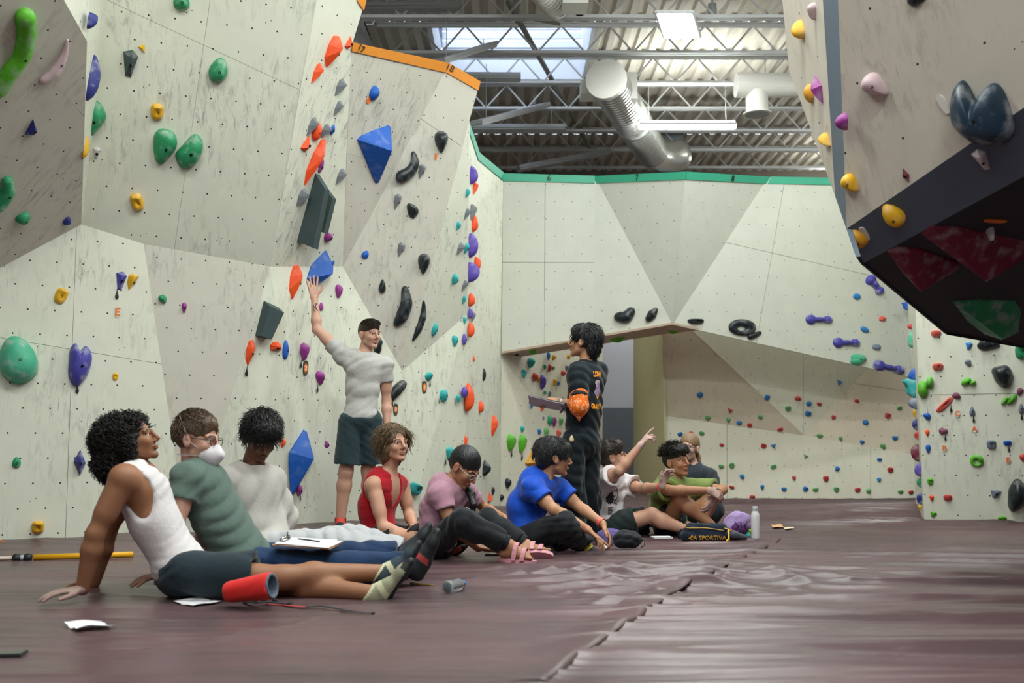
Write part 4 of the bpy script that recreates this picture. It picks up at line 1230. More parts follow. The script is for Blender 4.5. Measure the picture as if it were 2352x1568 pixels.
# ---- the corner edge, seen in profile
def edge(x, y, w, h, kind, col, pl=None, **k):
    hold(pl or ('H1' if y < 760 else 'H2'), x, y, w, h, kind, col, **k)
for x, y, w, h, kd, col in ((1081, 402, 19, 44, 'egg', 'purple'), (1088, 433, 12, 32, 'fin', 'orange'), (1083, 488, 14, 40, 'fin', 'grey'), (1087, 511, 12, 44, 'egg', 'orange'),
        (1080, 563, 20, 58, 'egg', 'purple'), (1093, 606, 14, 34, 'egg', 'orange'), (1077, 625, 28, 48, 'egg', 'purple'), (1080, 688, 12, 32, 'egg', 'orange'), (1078, 720, 10, 24, 'egg', 'purple'),
        (1084, 728, 10, 26, 'fin', 'grey'), (1079, 757, 12, 36, 'egg', 'orange'), (1087, 824, 5, 13, 'egg', 'orange'), (1110, 860, 7, 30, 'egg', 'black'), (1074, 912, 16, 66, 'egg', 'orange'),
        (1102, 934, 12, 28, 'egg', 'orange'), (1131, 978, 14, 50, 'crystal', 'orange'), (1112, 1075, 18, 38, 'jagged', 'black'), (1123, 1143, 10, 24, 'pyr', 'orange'), (1131, 1128, 6, 20, 'drop', 'black')):
    edge(x, y, w, h, kd, col)
for x, y, w, h, kd, col in ((1071, 443, 10, 22, 'drop', 'teal'), (1071, 492, 9, 32, 'fin', 'grey'), (1069, 570, 10, 26, 'drop', 'teal'), (1066, 656, 9, 30, 'fin', 'grey'), (1064, 688, 8, 20, 'drop', 'teal'), (1066, 736, 8, 18, 'drop', 'teal'),
        (1066, 779, 8, 26, 'egg', 'purple'), (1066, 901, 12, 26, 'oval', 'purple'), (1052, 916, 9, 20, 'drop', 'teal'), (1069, 1018, 7, 38, 'fin', 'orange')):
    edge(x, y, w, h, kd, col, pl='G2' if y < 700 else 'G3')
hold('N', 1170, 1016, 18, 40, 'drop', 'lime green', tail=(1174, 1032, 18)); hold('N', 1196, 1018, 18, 42, 'drop', 'lime green', rot=-.2, tail=(1198, 1036, 22)); hold('N', 1164, 1110, 12, 24, 'drop', 'black'); hold('N', 1151, 1142, 8, 14, 'oval', 'black')
hold('N', 1222, 1066, 34, 42, 'tri', 'gold', rot=.8, word='big triangular volume')
for x, y, w, h, col in ((1218, 833, 13, 24, 'teal'), (1259, 818, 6, 20, 'sky blue'), (1270, 821, 9, 16, 'yellow'), (1202, 858, 9, 20, 'teal'), (1227, 866, 10, 20, 'red'), (1245, 877, 12, 34, 'purple'), (1236, 871, 5, 16, 'gold'),
        (1250, 843, 6, 14, 'green'), (1261, 845, 9, 18, 'red'), (1291, 857, 11, 16, 'coral'), (1273, 878, 9, 18, 'yellow'), (1281, 881, 6, 12, 'sky blue'), (1250, 902, 7, 9, 'green'), (1243, 937, 8, 14, 'orange'),
        (1220, 926, 7, 26, 'sky blue'), (1261, 965, 10, 28, 'green'), (1273, 968, 5, 28, 'magenta'), (1287, 968, 8, 20, 'pale green'), (1198, 985, 8, 16, 'teal'), (1237, 991, 7, 15, 'sky blue'), (1252, 993, 11, 26, 'pale green'), (1280, 995, 12, 18, 'coral'),
        (1262, 905, 5, 14, 'dusty'), (1304, 820, 8, 12, 'yellow'), (1270, 845, 6, 12, 'pale green'), (1391, 1057, 6, 10, 'sky blue'), (1397, 1072, 6, 10, 'orange'), (1300, 846, 9, 14, 'dusty'), (1247, 960, 5, 10, 'dusty')):
    if x < 1384: hold('N', x, y, w, h, 'drop' if (x + y) % 3 else 'blob', col, word='small', bolt=False)
# ---- under and on the back wall
hold('U1', 1222, 804, 12, 18, 'oval', 'lime green'); hold('U1', 1186, 811, 8, 12, 'oval', 'black'); hold('U1', 1418, 776, 11, 36, 'oval', 'lime green'); hold('U1', 1549, 755, 14, 32, 'oval', 'lime green')
hold('I6b', 1436, 726, 50, 42, 'worm', 'black', pts=[(1449, 716, 11), (1438, 728, 14), (1421, 728, 11)], word='kidney'); hold('I6b', 1497, 724, 30, 38, 'worm', 'black', pts=[(1506, 712, 6), (1498, 722, 11), (1490, 732, 8)], word='knobbly')
hold('I6', 1334, 750, 36, 26, 'half', 'dusty', word='half-hidden'); hold('R', 1598, 738, 37, 12, 'jug', 'black', depth=1.5, word='flat ledge'); hold('R', 1703, 753, 62, 38, 'donut', 'black'); hold('R', 1734, 769, 30, 15, 'worm', 'black', pts=[(1722, 773, 7), (1734, 769, 6), (1745, 764, 4)], word='small comma')
hold('R', 1881, 734, 58, 24, 'dumb', 'violet', word='dumbbell'); hold('R', 1944, 787, 58, 25, 'dumb', 'violet'); hold('R', 2009, 655, 50, 26, 'dumb', 'violet', rot=-.9); hold('R', 2041, 844, 68, 26, 'dumb', 'violet', rot=-.2)
hold('R', 1970, 825, 42, 28, 'blob', 'mint'); hold('R', 1968, 681, 16, 15, 'oval', 'sky blue'); hold('R', 1986, 757, 20, 13, 'oval', 'sky blue', rot=-.4); hold('R', 2027, 732, 18, 15, 'jagged', 'coral'); hold('R', 2013, 797, 19, 15, 'oval', 'dusty')
# ---- low far wall
FAR = """b1608,907 b1762,913 r1833,915 b1858,927 r1882,927 g1810,938 b1856,950 r1968,921 b1927,880 r1676,944 g1626,958 g1673,964 b1698,970 r1722,975 g1747,956 r1792,985 r1914,959
r2039,955 g2066,936 b1988,970 g1883,1000 g1931,1008 b1980,1016 g2028,1025 b2056,1005 b1562,996 r1587,996 g1612,994 r1658,1021 r1754,1024 b1777,1025 g1850,1049 b2020,1054 r2045,1079 b1923,1076
g1657,1070 g1681,1069 g1777,1072 b1705,1094 r1824,1098 r1897,1099 b2019,1102 r1681,1118 b1751,1119 b1801,1122 b1850,1123 g1873,1123 g1921,1124 r1970,1125 g1995,1127 g2068,1128 r2092,1129 b2067,1149 r1728,1143""".split()
def in_tri(p, a, b, c):
    s = lambda p, q, r: (p[0] - r[0]) * (q[1] - r[1]) - (q[0] - r[0]) * (p[1] - r[1])
    d = (s(p, a, b), s(p, b, c), s(p, c, a))
    return not (min(d) < 0 and max(d) > 0)
for i, t in enumerate(FAR):
    x, y = map(int, t[1:].split(','))
    line = 955 + (x - 1530) * (45 / 318) if x < 1848 else 1000 + (x - 1848) * (48 / 282)
    if y > line: pl = 'J1'
    elif in_tri((x, y), (1572, 742), (1848, 1000), (2012, 828)): pl = 'J3'
    else: pl = 'J2' if x < 1848 else 'J4'
    r_ = random.Random(i)
    hold(pl, x, y, r_.uniform(11, 14.5), r_.uniform(10, 13.5), r_.choice(['blob', 'half', 'jug', 'drop', 'oval', 'tri' if r_.random() < .4 else 'jug']), {'b': 'sky blue', 'r': 'red', 'g': 'pale green'}[t[0]], rot=r_.uniform(-.4, .4), depth=.9, word='small')
# ---- right wall
for x, y, w, h, kd, col, kw in ((2154, 840, 24, 24, 'half', 'coral', {}), (2224, 833, 16, 18, 'blob', 'dusty', {}), (2126, 889, 38, 50, 'split', 'lime green', {}), (2224, 878, 24, 30, 'split', 'lime green', dict(rot=-1.0)), (2303, 862, 52, 52, 'blob', 'black', dict(depth=.9, rot=.5)),
        (2343, 900, 18, 20, 'crystal', 'mauve', {}), (2318, 918, 22, 38, 'split', 'lime green', dict(rot=2.4)), (2170, 930, 48, 14, 'jug', 'coral', dict(rot=.75, word='slanting bar')), (2197, 909, 18, 20, 'blob', 'mauve', dict(tail=(2184, 930, 18))),
        (2233, 944, 16, 24, 'updrop', 'dusty', dict(tail=(2236, 955, 16))), (2346, 938, 16, 24, 'updrop', 'dusty', dict(tail=(2346, 948, 16))), (2130, 956, 18, 18, 'blob', 'blue', {}), (2130, 994, 12, 16, 'drop', 'orange', {}), (2166, 990, 20, 18, 'blob', 'mauve', dict(tail=(2171, 998, 14))),
        (2132, 1031, 14, 21, 'drop', 'blue', {}), (2277, 1021, 20, 22, 'jug', 'dusty', {}), (2314, 1016, 18, 16, 'half', 'blue', dict(tail=(2317, 1024, 14))), (2243, 1059, 29, 29, 'donut', 'lime green', {}), (2349, 1051, 14, 20, 'blob', 'red', {}), (2137, 1106, 13, 16, 'jug', 'lime green', {}),
        (2140, 1144, 12, 15, 'drop', 'orange', {}), (2177, 1141, 19, 19, 'half', 'red', {}), (2287, 1134, 24, 20, 'wedge', 'dusty', {}), (2338, 1137, 52, 78, 'blob', 'black', dict(depth=.9, word='large ribbed')), (2144, 1181, 14, 14, 'wedge', 'lime green', {}), (2302, 1189, 19, 12, 'half', 'lime green', {}),
        (2150, 764, 22, 22, 'half', 'coral', {}), (2226, 795, 16, 19, 'wedge', 'sky blue', {}), (2270, 790, 60, 30, 'blob', 'black', dict(word='big lower')), (2348, 808, 30, 36, 'jug', 'green', {})):
    hold('K', x, y, w, h, kd, col, **kw)
for x, y, w, h, kd, col in ((2084, 702, 12, 20, 'jug', 'blue'), (2094, 750, 10, 18, 'blob', 'red'), (2096, 780, 12, 40, 'egg', 'mint'), (2102, 860, 16, 30, 'egg', 'blue'), (2103, 890, 26, 50, 'jug', 'teal'), (2106, 927, 20, 34, 'blob', 'dusty'), (2107, 975, 12, 28, 'blob', 'navy'),
        (2110, 1000, 10, 22, 'drop', 'red'), (2111, 1042, 20, 42, 'blob', 'maroon'), (2115, 1078, 14, 34, 'egg', 'purple'), (2116, 1108, 10, 24, 'blob', 'green'), (2118, 1146, 14, 30, 'blob', 'navy'), (2117, 1166, 8, 16, 'drop', 'yellow'), (2104, 950, 8, 20, 'drop', 'yellow')):
    hold('Ks', x, y, w, h, kd, col)
# ---- boulder
hold('L1', 1872, 26, 22, 40, 'drop', 'pink', rot=-.3); hold('L1', 1842, 67, 42, 50, 'egg', 'yellow', rot=.3, depth=.62); hold('L1', 1864, 215, 32, 46, 'oval', 'gold', word='ribbed', depth=.6); hold('L1', 1882, 206, 34, 74, 'diamond', 'magenta', rot=.2, depth=.6)
hold('L1', 1902, 322, 38, 46, 'drop', 'yellow', rot=.6, depth=.62); hold('L3', 2014, 197, 56, 66, 'drop', 'pink', rot=.7, depth=.9, word='pale chalked'); hold('L2', 1943, 278, 36, 48, 'blob', 'magenta', depth=.7); hold('L3', 1956, 421, 40, 48, 'drop', 'yellow', rot=.6, depth=1.0, word='chalk-topped')
hold('L3', 2258, 262, 150, 150, 'shape', 'deep blue', pts=[(2188, 240), (2196, 200), (2212, 184), (2228, 200), (2246, 232), (2262, 205), (2284, 190), (2306, 208), (2326, 262), (2330, 305), (2310, 330), (2270, 334), (2232, 318), (2196, 282)], extra=(2262, 275), depth=.15, word='huge two-lobed'); hold('L3', 2081, 403, 15, 36, 'diamond', 'maroon', rot=.15); hold('L4', 2257, 366, 30, 56, 'wedge', 'white', rot=.3); hold('L4', 2052, 492, 40, 60, 'egg', 'yellow', rot=.4, depth=1.0)
hold('L4', 1972, 546, 34, 46, 'egg', 'gold', rot=.3, word='ribbed', depth=.9); hold('L3', 2104, 0, 44, 28, 'blob', 'black', word='cut-off')
hold('L5', 2115, 600, 150, 90, 'poly', 'maroon', pts=[(2037, 575), (2060, 566), (2110, 568), (2200, 600), (2206, 612), (2150, 622), (2105, 650), (2070, 622)], extra=(2105, 622), depth=.13, word='long faceted volume')
hold('L5', 2230, 560, 240, 110, 'poly', 'maroon', pts=[(2116, 535), (2140, 517), (2200, 520), (2352, 552), (2400, 562), (2352, 580), (2290, 625), (2250, 625), (2190, 580), (2150, 542)], extra=(2250, 590), depth=.15, word='large faceted volume')
hold('L5', 2275, 728, 165, 90, 'poly', 'green', pts=[(2187, 690), (2250, 688), (2330, 690), (2345, 710), (2340, 760), (2300, 778), (2260, 765), (2220, 735)], extra=(2290, 730), depth=.14, word='large faceted volume')
hold('L5', 2273, 527, 44, 24, 'oval', 'white', depth=.8)

# ---- big wooden volumes on the narrow side
M_VOL = wall_mat('volume_slate', srgb(66, 82, 84), holes=False, scuff=.3)
M_VOLE = mat('volume_ply_edge', srgb(206, 188, 150), .7, var=.08, vscale=30)
def box_volume(pl, quad_px, d_top, d_bot, label):
    """prism standing off the panel: footprint in picture points (top-left, top-right, bottom-right, bottom-left)"""
    plane = planes[pl]; n = plane[1]
    p = [on(plane, *q) for q in quad_px]
    tl, tr, br, bl = p
    r = empty('plank_volume', (tl + br) / 2)
    f = [tl + n * d_top * .55 - (tl - bl) * .12 * 0, tr + n * d_top * .55, br + n * d_bot, bl + n * d_bot]
    f[0] = tl.lerp(bl, .16) + n * d_top; f[1] = tr.lerp(br, .16) + n * d_top
    me = mesh_obj('body', p + f, [(4, 5, 6, 7), (0, 1, 5, 4), (3, 7, 6, 2), (0, 4, 7, 3)], M_VOL, r, uvs=[(q.x + q.y, q.z) for q in p + f])
    mesh_obj('side_board', [tr, br, f[2], f[1]], [(0, 1, 2, 3)], M_VOLE, r)
    tag(r, label, 'wall volume', 'slate plank volumes')
box_volume('D', [(724, 398), (734, 401), (694, 558), (682, 554)], .15, .19, 'longest slate plank volume above the blue volume on the left wall')
box_volume('D', [(746, 432), (754, 434), (724, 527), (714, 523)], .12, .15, 'shorter slate plank volume tucked beside the longest one')
box_volume('D3', [(606, 690), (640, 706), (610, 778), (586, 770)], .12, .1, 'short tapered slate volume left of the raised arm')
def pyramid(pl, pts, apex, d, label, col='blue'):
    o = hold(pl, apex[0], apex[1], 60, 120, 'poly', col, pts=pts, extra=apex, depth=d, word=label)
    HOLDS.pop(); o.name = 'pyramid_volume'; tag(o, label, 'wall volume', 'blue pyramid volumes'); return o
pyramid('D2', [(735, 545), (742, 552), (764, 610), (764, 622), (735, 650), (722, 656), (704, 640)], (738, 630), .13, 'tall blue pyramid volume behind the raised hand')
pyramid('D2', [(697, 986), (703, 990), (719, 1048), (719, 1054), (673, 1134), (667, 1136), (663, 1060), (664, 1038)], (690, 1052), .15, 'blue double-pyramid volume beside the man looking down')
# long orange bar
hold('D', 722, 373, 26, 118, 'crystal', 'orange', rot=-.05, depth=.7, word='long plank-like')

# ---- letter and number tags
M_TAGW = mat('tag_white', srgb(226, 222, 214), .5, var=.03); M_TAGO = mat('tag_orange', srgb(236, 120, 40), .5, var=.03); M_TAGD = mat('tag_grey_dark', srgb(74, 66, 52), .5, var=.1)
def route_tag(pl, px, py, w, h, text, label, base=None, ink=None, rot=0.0):
    plane = planes[pl]; mtx, c = local_frame(plane, px, py, rot); s = px_scale(c)
    u3 = mtx.to_3x3() @ Vector((1, 0, 0)); view = (CAM - c).normalized(); fu = max((u3 - view * u3.dot(view)).length, .4)
    W, H = w / s / 2 / fu, h / s / 2
    r = empty('route_tag', c)
    o = outline('jug', 24, None)
    vs = [mtx @ Vector((x * W, y * H, 0)) for x, y in o] + [mtx @ Vector((x * W, y * H, .008)) for x, y in o]
    fs = [tuple(range(24, 48)), tuple(reversed(range(24)))] + [(i, (i + 1) % 24, 24 + (i + 1) % 24, 24 + i) for i in range(24)]
    mesh_obj('plate', vs, fs, base or M_TAGW, r)
    if base is M_TAGD:
        mesh_obj('disc', [mtx @ Vector((.8 * W * math.cos(t), .8 * W * math.sin(t) * 1.5, .0085)) for t in np.linspace(0, 2 * math.pi, 18, endpoint=False)], [tuple(range(18))], M_TAGO, r)
    if text:
        text_mesh('letter', text, H * (2.0 if base is None else .8), mtx @ Matrix.Translation((0, 0, .0095)), ink or M_TAGO, r, depth=.001, bold=.002)
    return tag(r, label, 'route tag', 'route tags')
route_tag('B', 270, 717, 10, 25, 'E', 'white oval tag with an orange letter E on the near left wall')
for px, py, t in ((2199, 950, 'C'), (2238, 985, 'A'), (2169, 1029, 'B'), (2315, 1056, 'E')):
    route_tag('K', px, py, 12, 16, t, 'small white tag with an orange letter %s on the right wall' % t)
route_tag('D2', 701, 845, 11, 34, '2', 'dark tag with number two under a magenta hold', M_TAGD, M_TAGW)
route_tag('M2', 908, 940, 10, 27, '3', 'dark tag with number three by the standing man\'s hip', M_TAGD, M_TAGW)
route_tag('G3', 974, 889, 10, 28, '1', 'dark tag with number one under a teal hold', M_TAGD, M_TAGW)
route_tag('E', 846, 231, 8, 14, '', 'small orange drop tag beside the blue oval hold', M_TAGO); route_tag('E2', 1001, 360, 5, 15, '', 'thin orange tag below the black teardrop hold', M_TAGO)
route_tag('L4', 1986, 536, 14, 40, '', 'white and green oval sticker on the boulder lip', M_TAGW, rot=.2); route_tag('L3', 2168, 240, 15, 48, '', 'white sticker beside the huge two-lobed hold', M_TAGW, rot=.3); route_tag('L5', 2285, 506, 48, 12, '', 'orange flat sticker under the boulder', M_TAGO)

# ---- labels: one per hold, told apart by order along the wall
from collections import defaultdict
gp = defaultdict(list)
for rec in HOLDS:
    gp[(rec[1], rec[2], rec[3])].append(rec)
for (col, wd, place), recs in gp.items():
    base = '%s %s hold %s' % (col, wd, place)
    recs.sort(key=lambda r: r[4])
    for i, r in enumerate(recs):
        if len(recs) == 1: lab = base
        elif len(recs) == 2:
            d_x, d_y = abs(recs[0][4] - recs[1][4]), recs[0][5] - recs[1][5]
            if abs(d_y) > d_x: lab = base + (', the lower one' if (d_y > 0) == (i == 0) else ', the upper one')
            else: lab = base + (', left of two' if i == 0 else ', right of two')
        else: lab = base + ', %s from left' % ORD[i + 1]
        tag(r[0], lab, 'climbing hold', 'climbing holds ' + place)
# ================================================================ figures: smooth-union surfaces
def nv(v): return np.array(v, dtype=np.float64)
class SDF:
    def __init__(s, h=.009):
        s.h, s.ops, s.warp = h, [], None
    def rc(s, a, b, ra, rb=None, k=.02, flat=None, op='u'):
        s.ops.append(('rc', nv(a), nv(b), ra, ra if rb is None else rb, k, flat, op)); return s
    def el(s, c, axes, radii, k=.02, op='u'):
        s.ops.append(('el', nv(c), np.array([nv(a) for a in axes]), nv(radii), k, op)); return s
    def sp(s, c, r, k=.02, op='u'):
        return s.rc(c, c, r, r, k, None, op)
    def clip(s, p, n, k=.004):
        s.ops.append(('clip', nv(p), nv(n), k)); return s
    def group(s, g, k=.02, op='u'):
        s.ops.append(('grp', g, k, op)); return s
    def bbox(s):
        lo, hi = np.full(3, 1e9), np.full(3, -1e9)
        for o in s.ops:
            if o[0] == 'rc' and o[7] == 'u':
                r = max(o[3], o[4]); lo = np.minimum(lo, np.minimum(o[1], o[2]) - r); hi = np.maximum(hi, np.maximum(o[1], o[2]) + r)
            elif o[0] == 'el' and o[5] == 'u':
                r = o[3].max(); lo = np.minimum(lo, o[1] - r); hi = np.maximum(hi, o[1] + r)
            elif o[0] == 'grp' and o[3] == 'u':
                a, b = o[1].bbox(); lo = np.minimum(lo, a); hi = np.maximum(hi, b)
        return lo, hi
    def eval(s, org, shape, h, BIG=.08):
        val = np.full(shape, BIG, dtype=np.float32)
        ax = [org[i] + h * np.arange(shape[i]) for i in range(3)]
        def sub(lo, hi):
            i0 = [max(0, int(math.floor((lo[i] - org[i]) / h))) for i in range(3)]
            i1 = [min(shape[i], int(math.ceil((hi[i] - org[i]) / h)) + 1) for i in range(3)]
            if any(i1[i] <= i0[i] for i in range(3)): return None, None
            sl = tuple(slice(i0[i], i1[i]) for i in range(3))
            g = np.meshgrid(*[ax[i][sl[i]] for i in range(3)], indexing='ij')
            return sl, g
        def comb(sl, d, k, op):
            a = val[sl]
            if op == 'u':
                hh = np.maximum(k - np.abs(a - d), 0) / k
                val[sl] = np.minimum(a, d) - hh * hh * k * .25
            else:
                b = -d
                hh = np.maximum(k - np.abs(a - b), 0) / k
                val[sl] = np.maximum(a, b) + hh * hh * k * .25
        for o in s.ops:
            if o[0] == 'rc':
                _, a, b, ra, rb, k, flat, op = o
                r = max(ra, rb); mg = k + 2.5 * h
                sl, g = sub(np.minimum(a, b) - r - mg, np.maximum(a, b) + r + mg)
                if sl is None: continue
                px, py, pz = g[0] - a[0], g[1] - a[1], g[2] - a[2]
                ba = b - a; L2 = float(ba @ ba)
                t = np.clip((px * ba[0] + py * ba[1] + pz * ba[2]) / L2, 0, 1) if L2 > 1e-12 else 0 * px
                px = px - t * ba[0]; py = py - t * ba[1]; pz = pz - t * ba[2]
                if flat is not None:
                    n, q = nv(flat[0]), flat[1]
                    dn = (px * n[0] + py * n[1] + pz * n[2]); f = (1 / q - 1)
                    d = np.sqrt((px + dn * f * n[0]) ** 2 + (py + dn * f * n[1]) ** 2 + (pz + dn * f * n[2]) ** 2) - (ra + (rb - ra) * t)
                    d = d * (.5 + .5 * q) if q < 1 else d
                else:
                    d = np.sqrt(px * px + py * py + pz * pz) - (ra + (rb - ra) * t)
                comb(sl, d.astype(np.float32), k, op)
            elif o[0] == 'el':
                _, c, A, R, k, op = o
                mg = k + 2.5 * h; r = R.max()
                sl, g = sub(c - r - mg, c + r + mg)
                if sl is None: continue
                p = [g[0] - c[0], g[1] - c[1], g[2] - c[2]]
                q0 = q1 = 0
                for i in range(3):
                    l = p[0] * A[i][0] + p[1] * A[i][1] + p[2] * A[i][2]
                    q0 = q0 + (l / R[i]) ** 2; q1 = q1 + (l / R[i] ** 2) ** 2
                q0 = np.sqrt(q0); q1 = np.sqrt(q1) + 1e-9
                comb(sl, (q0 * (q0 - 1) / q1).astype(np.float32), k, op)
            elif o[0] == 'clip':
                _, p, n, k = o
                d = ((ax[0] - p[0]) * n[0])[:, None, None] + ((ax[1] - p[1]) * n[1])[None, :, None] + ((ax[2] - p[2]) * n[2])[None, None, :]
                val[:] = np.maximum(val, d.astype(np.float32))
            elif o[0] == 'grp':
                _, gsub, k, op = o
                lo, hi = gsub.bbox(); mg = k + 3 * h
                i0 = [max(0, int(math.floor((lo[i] - mg - org[i]) / h))) for i in range(3)]
                i1 = [min(shape[i], int(math.ceil((hi[i] + mg - org[i]) / h)) + 1) for i in range(3)]
                if any(i1[i] <= i0[i] for i in range(3)): continue
                sl = tuple(slice(i0[i], i1[i]) for i in range(3))
                d = gsub.eval([org[i] + h * i0[i] for i in range(3)], tuple(i1[i] - i0[i] for i in range(3)), h)
                comb(sl, d, k, op)
        if s.warp is not None:
            g = np.meshgrid(*ax, indexing='ij', sparse=True)
            m = np.abs(val) < .03
            val += np.where(m, s.warp(*g), 0).astype(np.float32)
        return val
    def mesh(s, box=None):
        lo, hi = s.bbox() if box is None else box
        h = s.h
        org = lo - 3 * h
        shape = tuple(int(math.ceil((hi[i] - lo[i]) / h)) + 7 for i in range(3))
        val = s.eval(org, shape, h)
        return surface_nets(val, org, h)
_COR = [(i, j, k) for i in (0, 1) for j in (0, 1) for k in (0, 1)]
def surface_nets(val, org, h):
    ins = val < 0
    nx, ny, nz = val.shape
    cnt = np.zeros((nx - 1, ny - 1, nz - 1), np.int8)
    for i, j, k in _COR:
        cnt += ins[i:nx - 1 + i, j:ny - 1 + j, k:nz - 1 + k]
    mix = (cnt > 0) & (cnt < 8)
    ci, cj, ck = np.nonzero(mix)
    M = len(ci)
    if M == 0: return np.zeros((0, 3)), np.zeros((0, 4), int)
    cid = np.full(mix.shape, -1, np.int32); cid[ci, cj, ck] = np.arange(M)
    cv = np.stack([val[ci + i, cj + j, ck + k] for i, j, k in _COR], 1)
    acc = np.zeros((M, 3)); n = np.zeros(M)
    for a in range(8):
        for ax in range(3):
            if _COR[a][ax]: continue
            b = _COR.index(tuple(1 if t == ax else _COR[a][t] for t in range(3)))
            va, vb = cv[:, a], cv[:, b]
            cr = (va < 0) != (vb < 0)
            t = np.where(cr, va / np.where(cr, va - vb, 1), 0)
            for q in range(3):
                acc[:, q] += np.where(cr, _COR[a][q] + (t if q == ax else 0), 0)
            n += cr
    pos = (np.stack([ci, cj, ck], 1) + acc / n[:, None]) * h + np.asarray(org)
    quads = []
    for ax in range(3):
        o1, o2 = (ax + 1) % 3, (ax + 2) % 3
        s0 = [slice(None)] * 3; s1 = [slice(None)] * 3
        s0[ax] = slice(0, -1); s1[ax] = slice(1, None)
        A, B = ins[tuple(s0)], ins[tuple(s1)]
        e = np.stack(np.nonzero(A != B), 1)
        e = e[(e[:, o1] > 0) & (e[:, o2] > 0) & (e[:, o1] < val.shape[o1] - 1) & (e[:, o2] < val.shape[o2] - 1)]
        if len(e) == 0: continue
        flip = ~A[e[:, 0], e[:, 1], e[:, 2]]
        c = []
        for d1, d2 in ((-1, -1), (0, -1), (0, 0), (-1, 0)):
            f = e.copy(); f[:, o1] += d1; f[:, o2] += d2
            c.append(cid[f[:, 0], f[:, 1], f[:, 2]])
        q = np.stack(c, 1)
        q[flip] = q[flip][:, ::-1]
        quads.append(q)
    quads = np.concatenate(quads)
    return pos, quads[(quads >= 0).all(1)]
def joined(parts):
    vs, qs, ms, b = [], [], [], 0
    for v, q, m in parts:
        vs.append(v); qs.append(q + b); b += len(v)
        ms.append(np.full(len(q), m) if np.isscalar(m) else m)
    return np.concatenate(vs), np.concatenate(qs), np.concatenate(ms)
def folds(seed, amp, dens, dirv=None, spread=.55):
    """cloth folds: a few long rounded ridges with sharper valleys, gathered in patches"""
    r = np.random.default_rng(seed)
    ks = []
    for i in range(4):
        d = r.normal(size=3); d /= np.linalg.norm(d)
        if dirv is not None:
            d = nv(dirv) + d * spread; d /= np.linalg.norm(d)
        w = dens * (.45 + .3 * i) * r.uniform(.85, 1.15)
        ks.append((d * w, r.uniform(0, 6), r.normal(size=3) * 4.5, r.uniform(0, 6), r.normal(size=3) * 6, r.uniform(0, 6), 1 / (.8 + .45 * i)))
    def f(x, y, z):
        o = 0
        for k, ph, e, p2, m, p3, a in ks:
            wv = np.sin(k[0] * x + k[1] * y + k[2] * z + ph + 2.2 * np.sin(e[0] * x + e[1] * y + e[2] * z + p2))
            ms = np.clip(.25 + .9 * np.sin(m[0] * x + m[1] * y + m[2] * z + p3), 0, 1)
            o = o - (np.sqrt(.03 + wv * wv) - .62) * ms * a
        return amp * o * 1.5
    return f

def frame(fwd, up):
    y = Vector(fwd).normalized(); z = Vector(up); z = (z - y * z.dot(y)).normalized()
    return [y.cross(z), y, z]          # right, forward, up
class Fr:
    def __init__(s, o, axes, sc=1.0):
        s.o, s.a, s.s = Vector(o), axes, sc
    def p(s, x, y, z):
        return s.o + (s.a[0] * x + s.a[1] * y + s.a[2] * z) * s.s
    def loc(s, V):
        d = (np.asarray(V) - nv(s.o)) / s.s
        return np.stack([d @ nv(a) for a in s.a], 1)
    def mtx(s):
        m = Matrix(s.a).transposed().to_4x4(); m.translation = s.o
        return m

SKIN = {}
def skin_mat(name, rgb):
    return mat('skin_' + name, srgb(*rgb), .5, var=.06, vscale=25, spec=.35, bump=.04, bscale=300)
M_EYEW = mat('eye_white', srgb(226, 220, 214), .25, var=.02); M_IRIS = mat('eye_iris', srgb(46, 34, 26), .2, var=.05)

def head_sdf(S, F, male=True, jaw=1.0, k=.012):
    A = F.a; s = F.s
    S.el(F.p(0, -.014, .028), A, (.074 * s, .096 * s, .090 * s), k)
    S.el(F.p(0, .034, -.032), A, (.060 * s * jaw, .060 * s, .078 * s), k=.022)
    S.rc(F.p(.044 * jaw, .015, -.066), F.p(.012, .070, -.101), .017 * s, .013 * s, k=.02)
    S.rc(F.p(-.044 * jaw, .015, -.066), F.p(-.012, .070, -.101), .017 * s, .013 * s, k=.02)
    S.sp(F.p(0, .076, -.100), .0155 * s, k=.014)
    for q in (1, -1):
        S.sp(F.p(.037 * q, .066, -.028), .021 * s, k=.02)
        S.rc(F.p(.012 * q, .094, .017), F.p(.046 * q, .078, .018), .0075 * s, .0085 * s, k=.016)
        S.el(F.p(.0315 * q, .099, -.003), A, (.017 * s, .0125 * s, .0105 * s), k=.008, op='s')
        S.rc(F.p(.020 * q, .091, .0055), F.p(.043 * q, .083, .0045), .0042 * s, .0038 * s, k=.004)
        S.rc(F.p(.021 * q, .090, -.0095), F.p(.042 * q, .083, -.0085), .0036 * s, .0034 * s, k=.004)
        S.el(F.p(.080 * q, -.004, -.008), [A[0], (A[1] + A[2] * .25).normalized(), (A[2] - A[1] * .25).normalized()], (.010 * s, .020 * s, .033 * s), k=.005)
        S.el(F.p(.091 * q, .002, -.006), A, (.007 * s, .010 * s, .018 * s), k=.005, op='s')
    S.rc(F.p(0, .096, .010), F.p(0, .115, -.030), .0075 * s, .0105 * s, k=.010)
    S.sp(F.p(.0115, .102, -.037), .0072 * s, k=.006); S.sp(F.p(-.0115, .102, -.037), .0072 * s, k=.006)
    S.el(F.p(0, .093, -.0630), A, (.0205 * s, .0105 * s, .0045 * s), k=.007)
    S.el(F.p(0, .091, -.0725), A, (.0175 * s, .0105 * s, .0050 * s), k=.007)
    S.el(F.p(0, .108, -.068), A, (.022 * s, .010 * s, .0014 * s), k=.003, op='s')
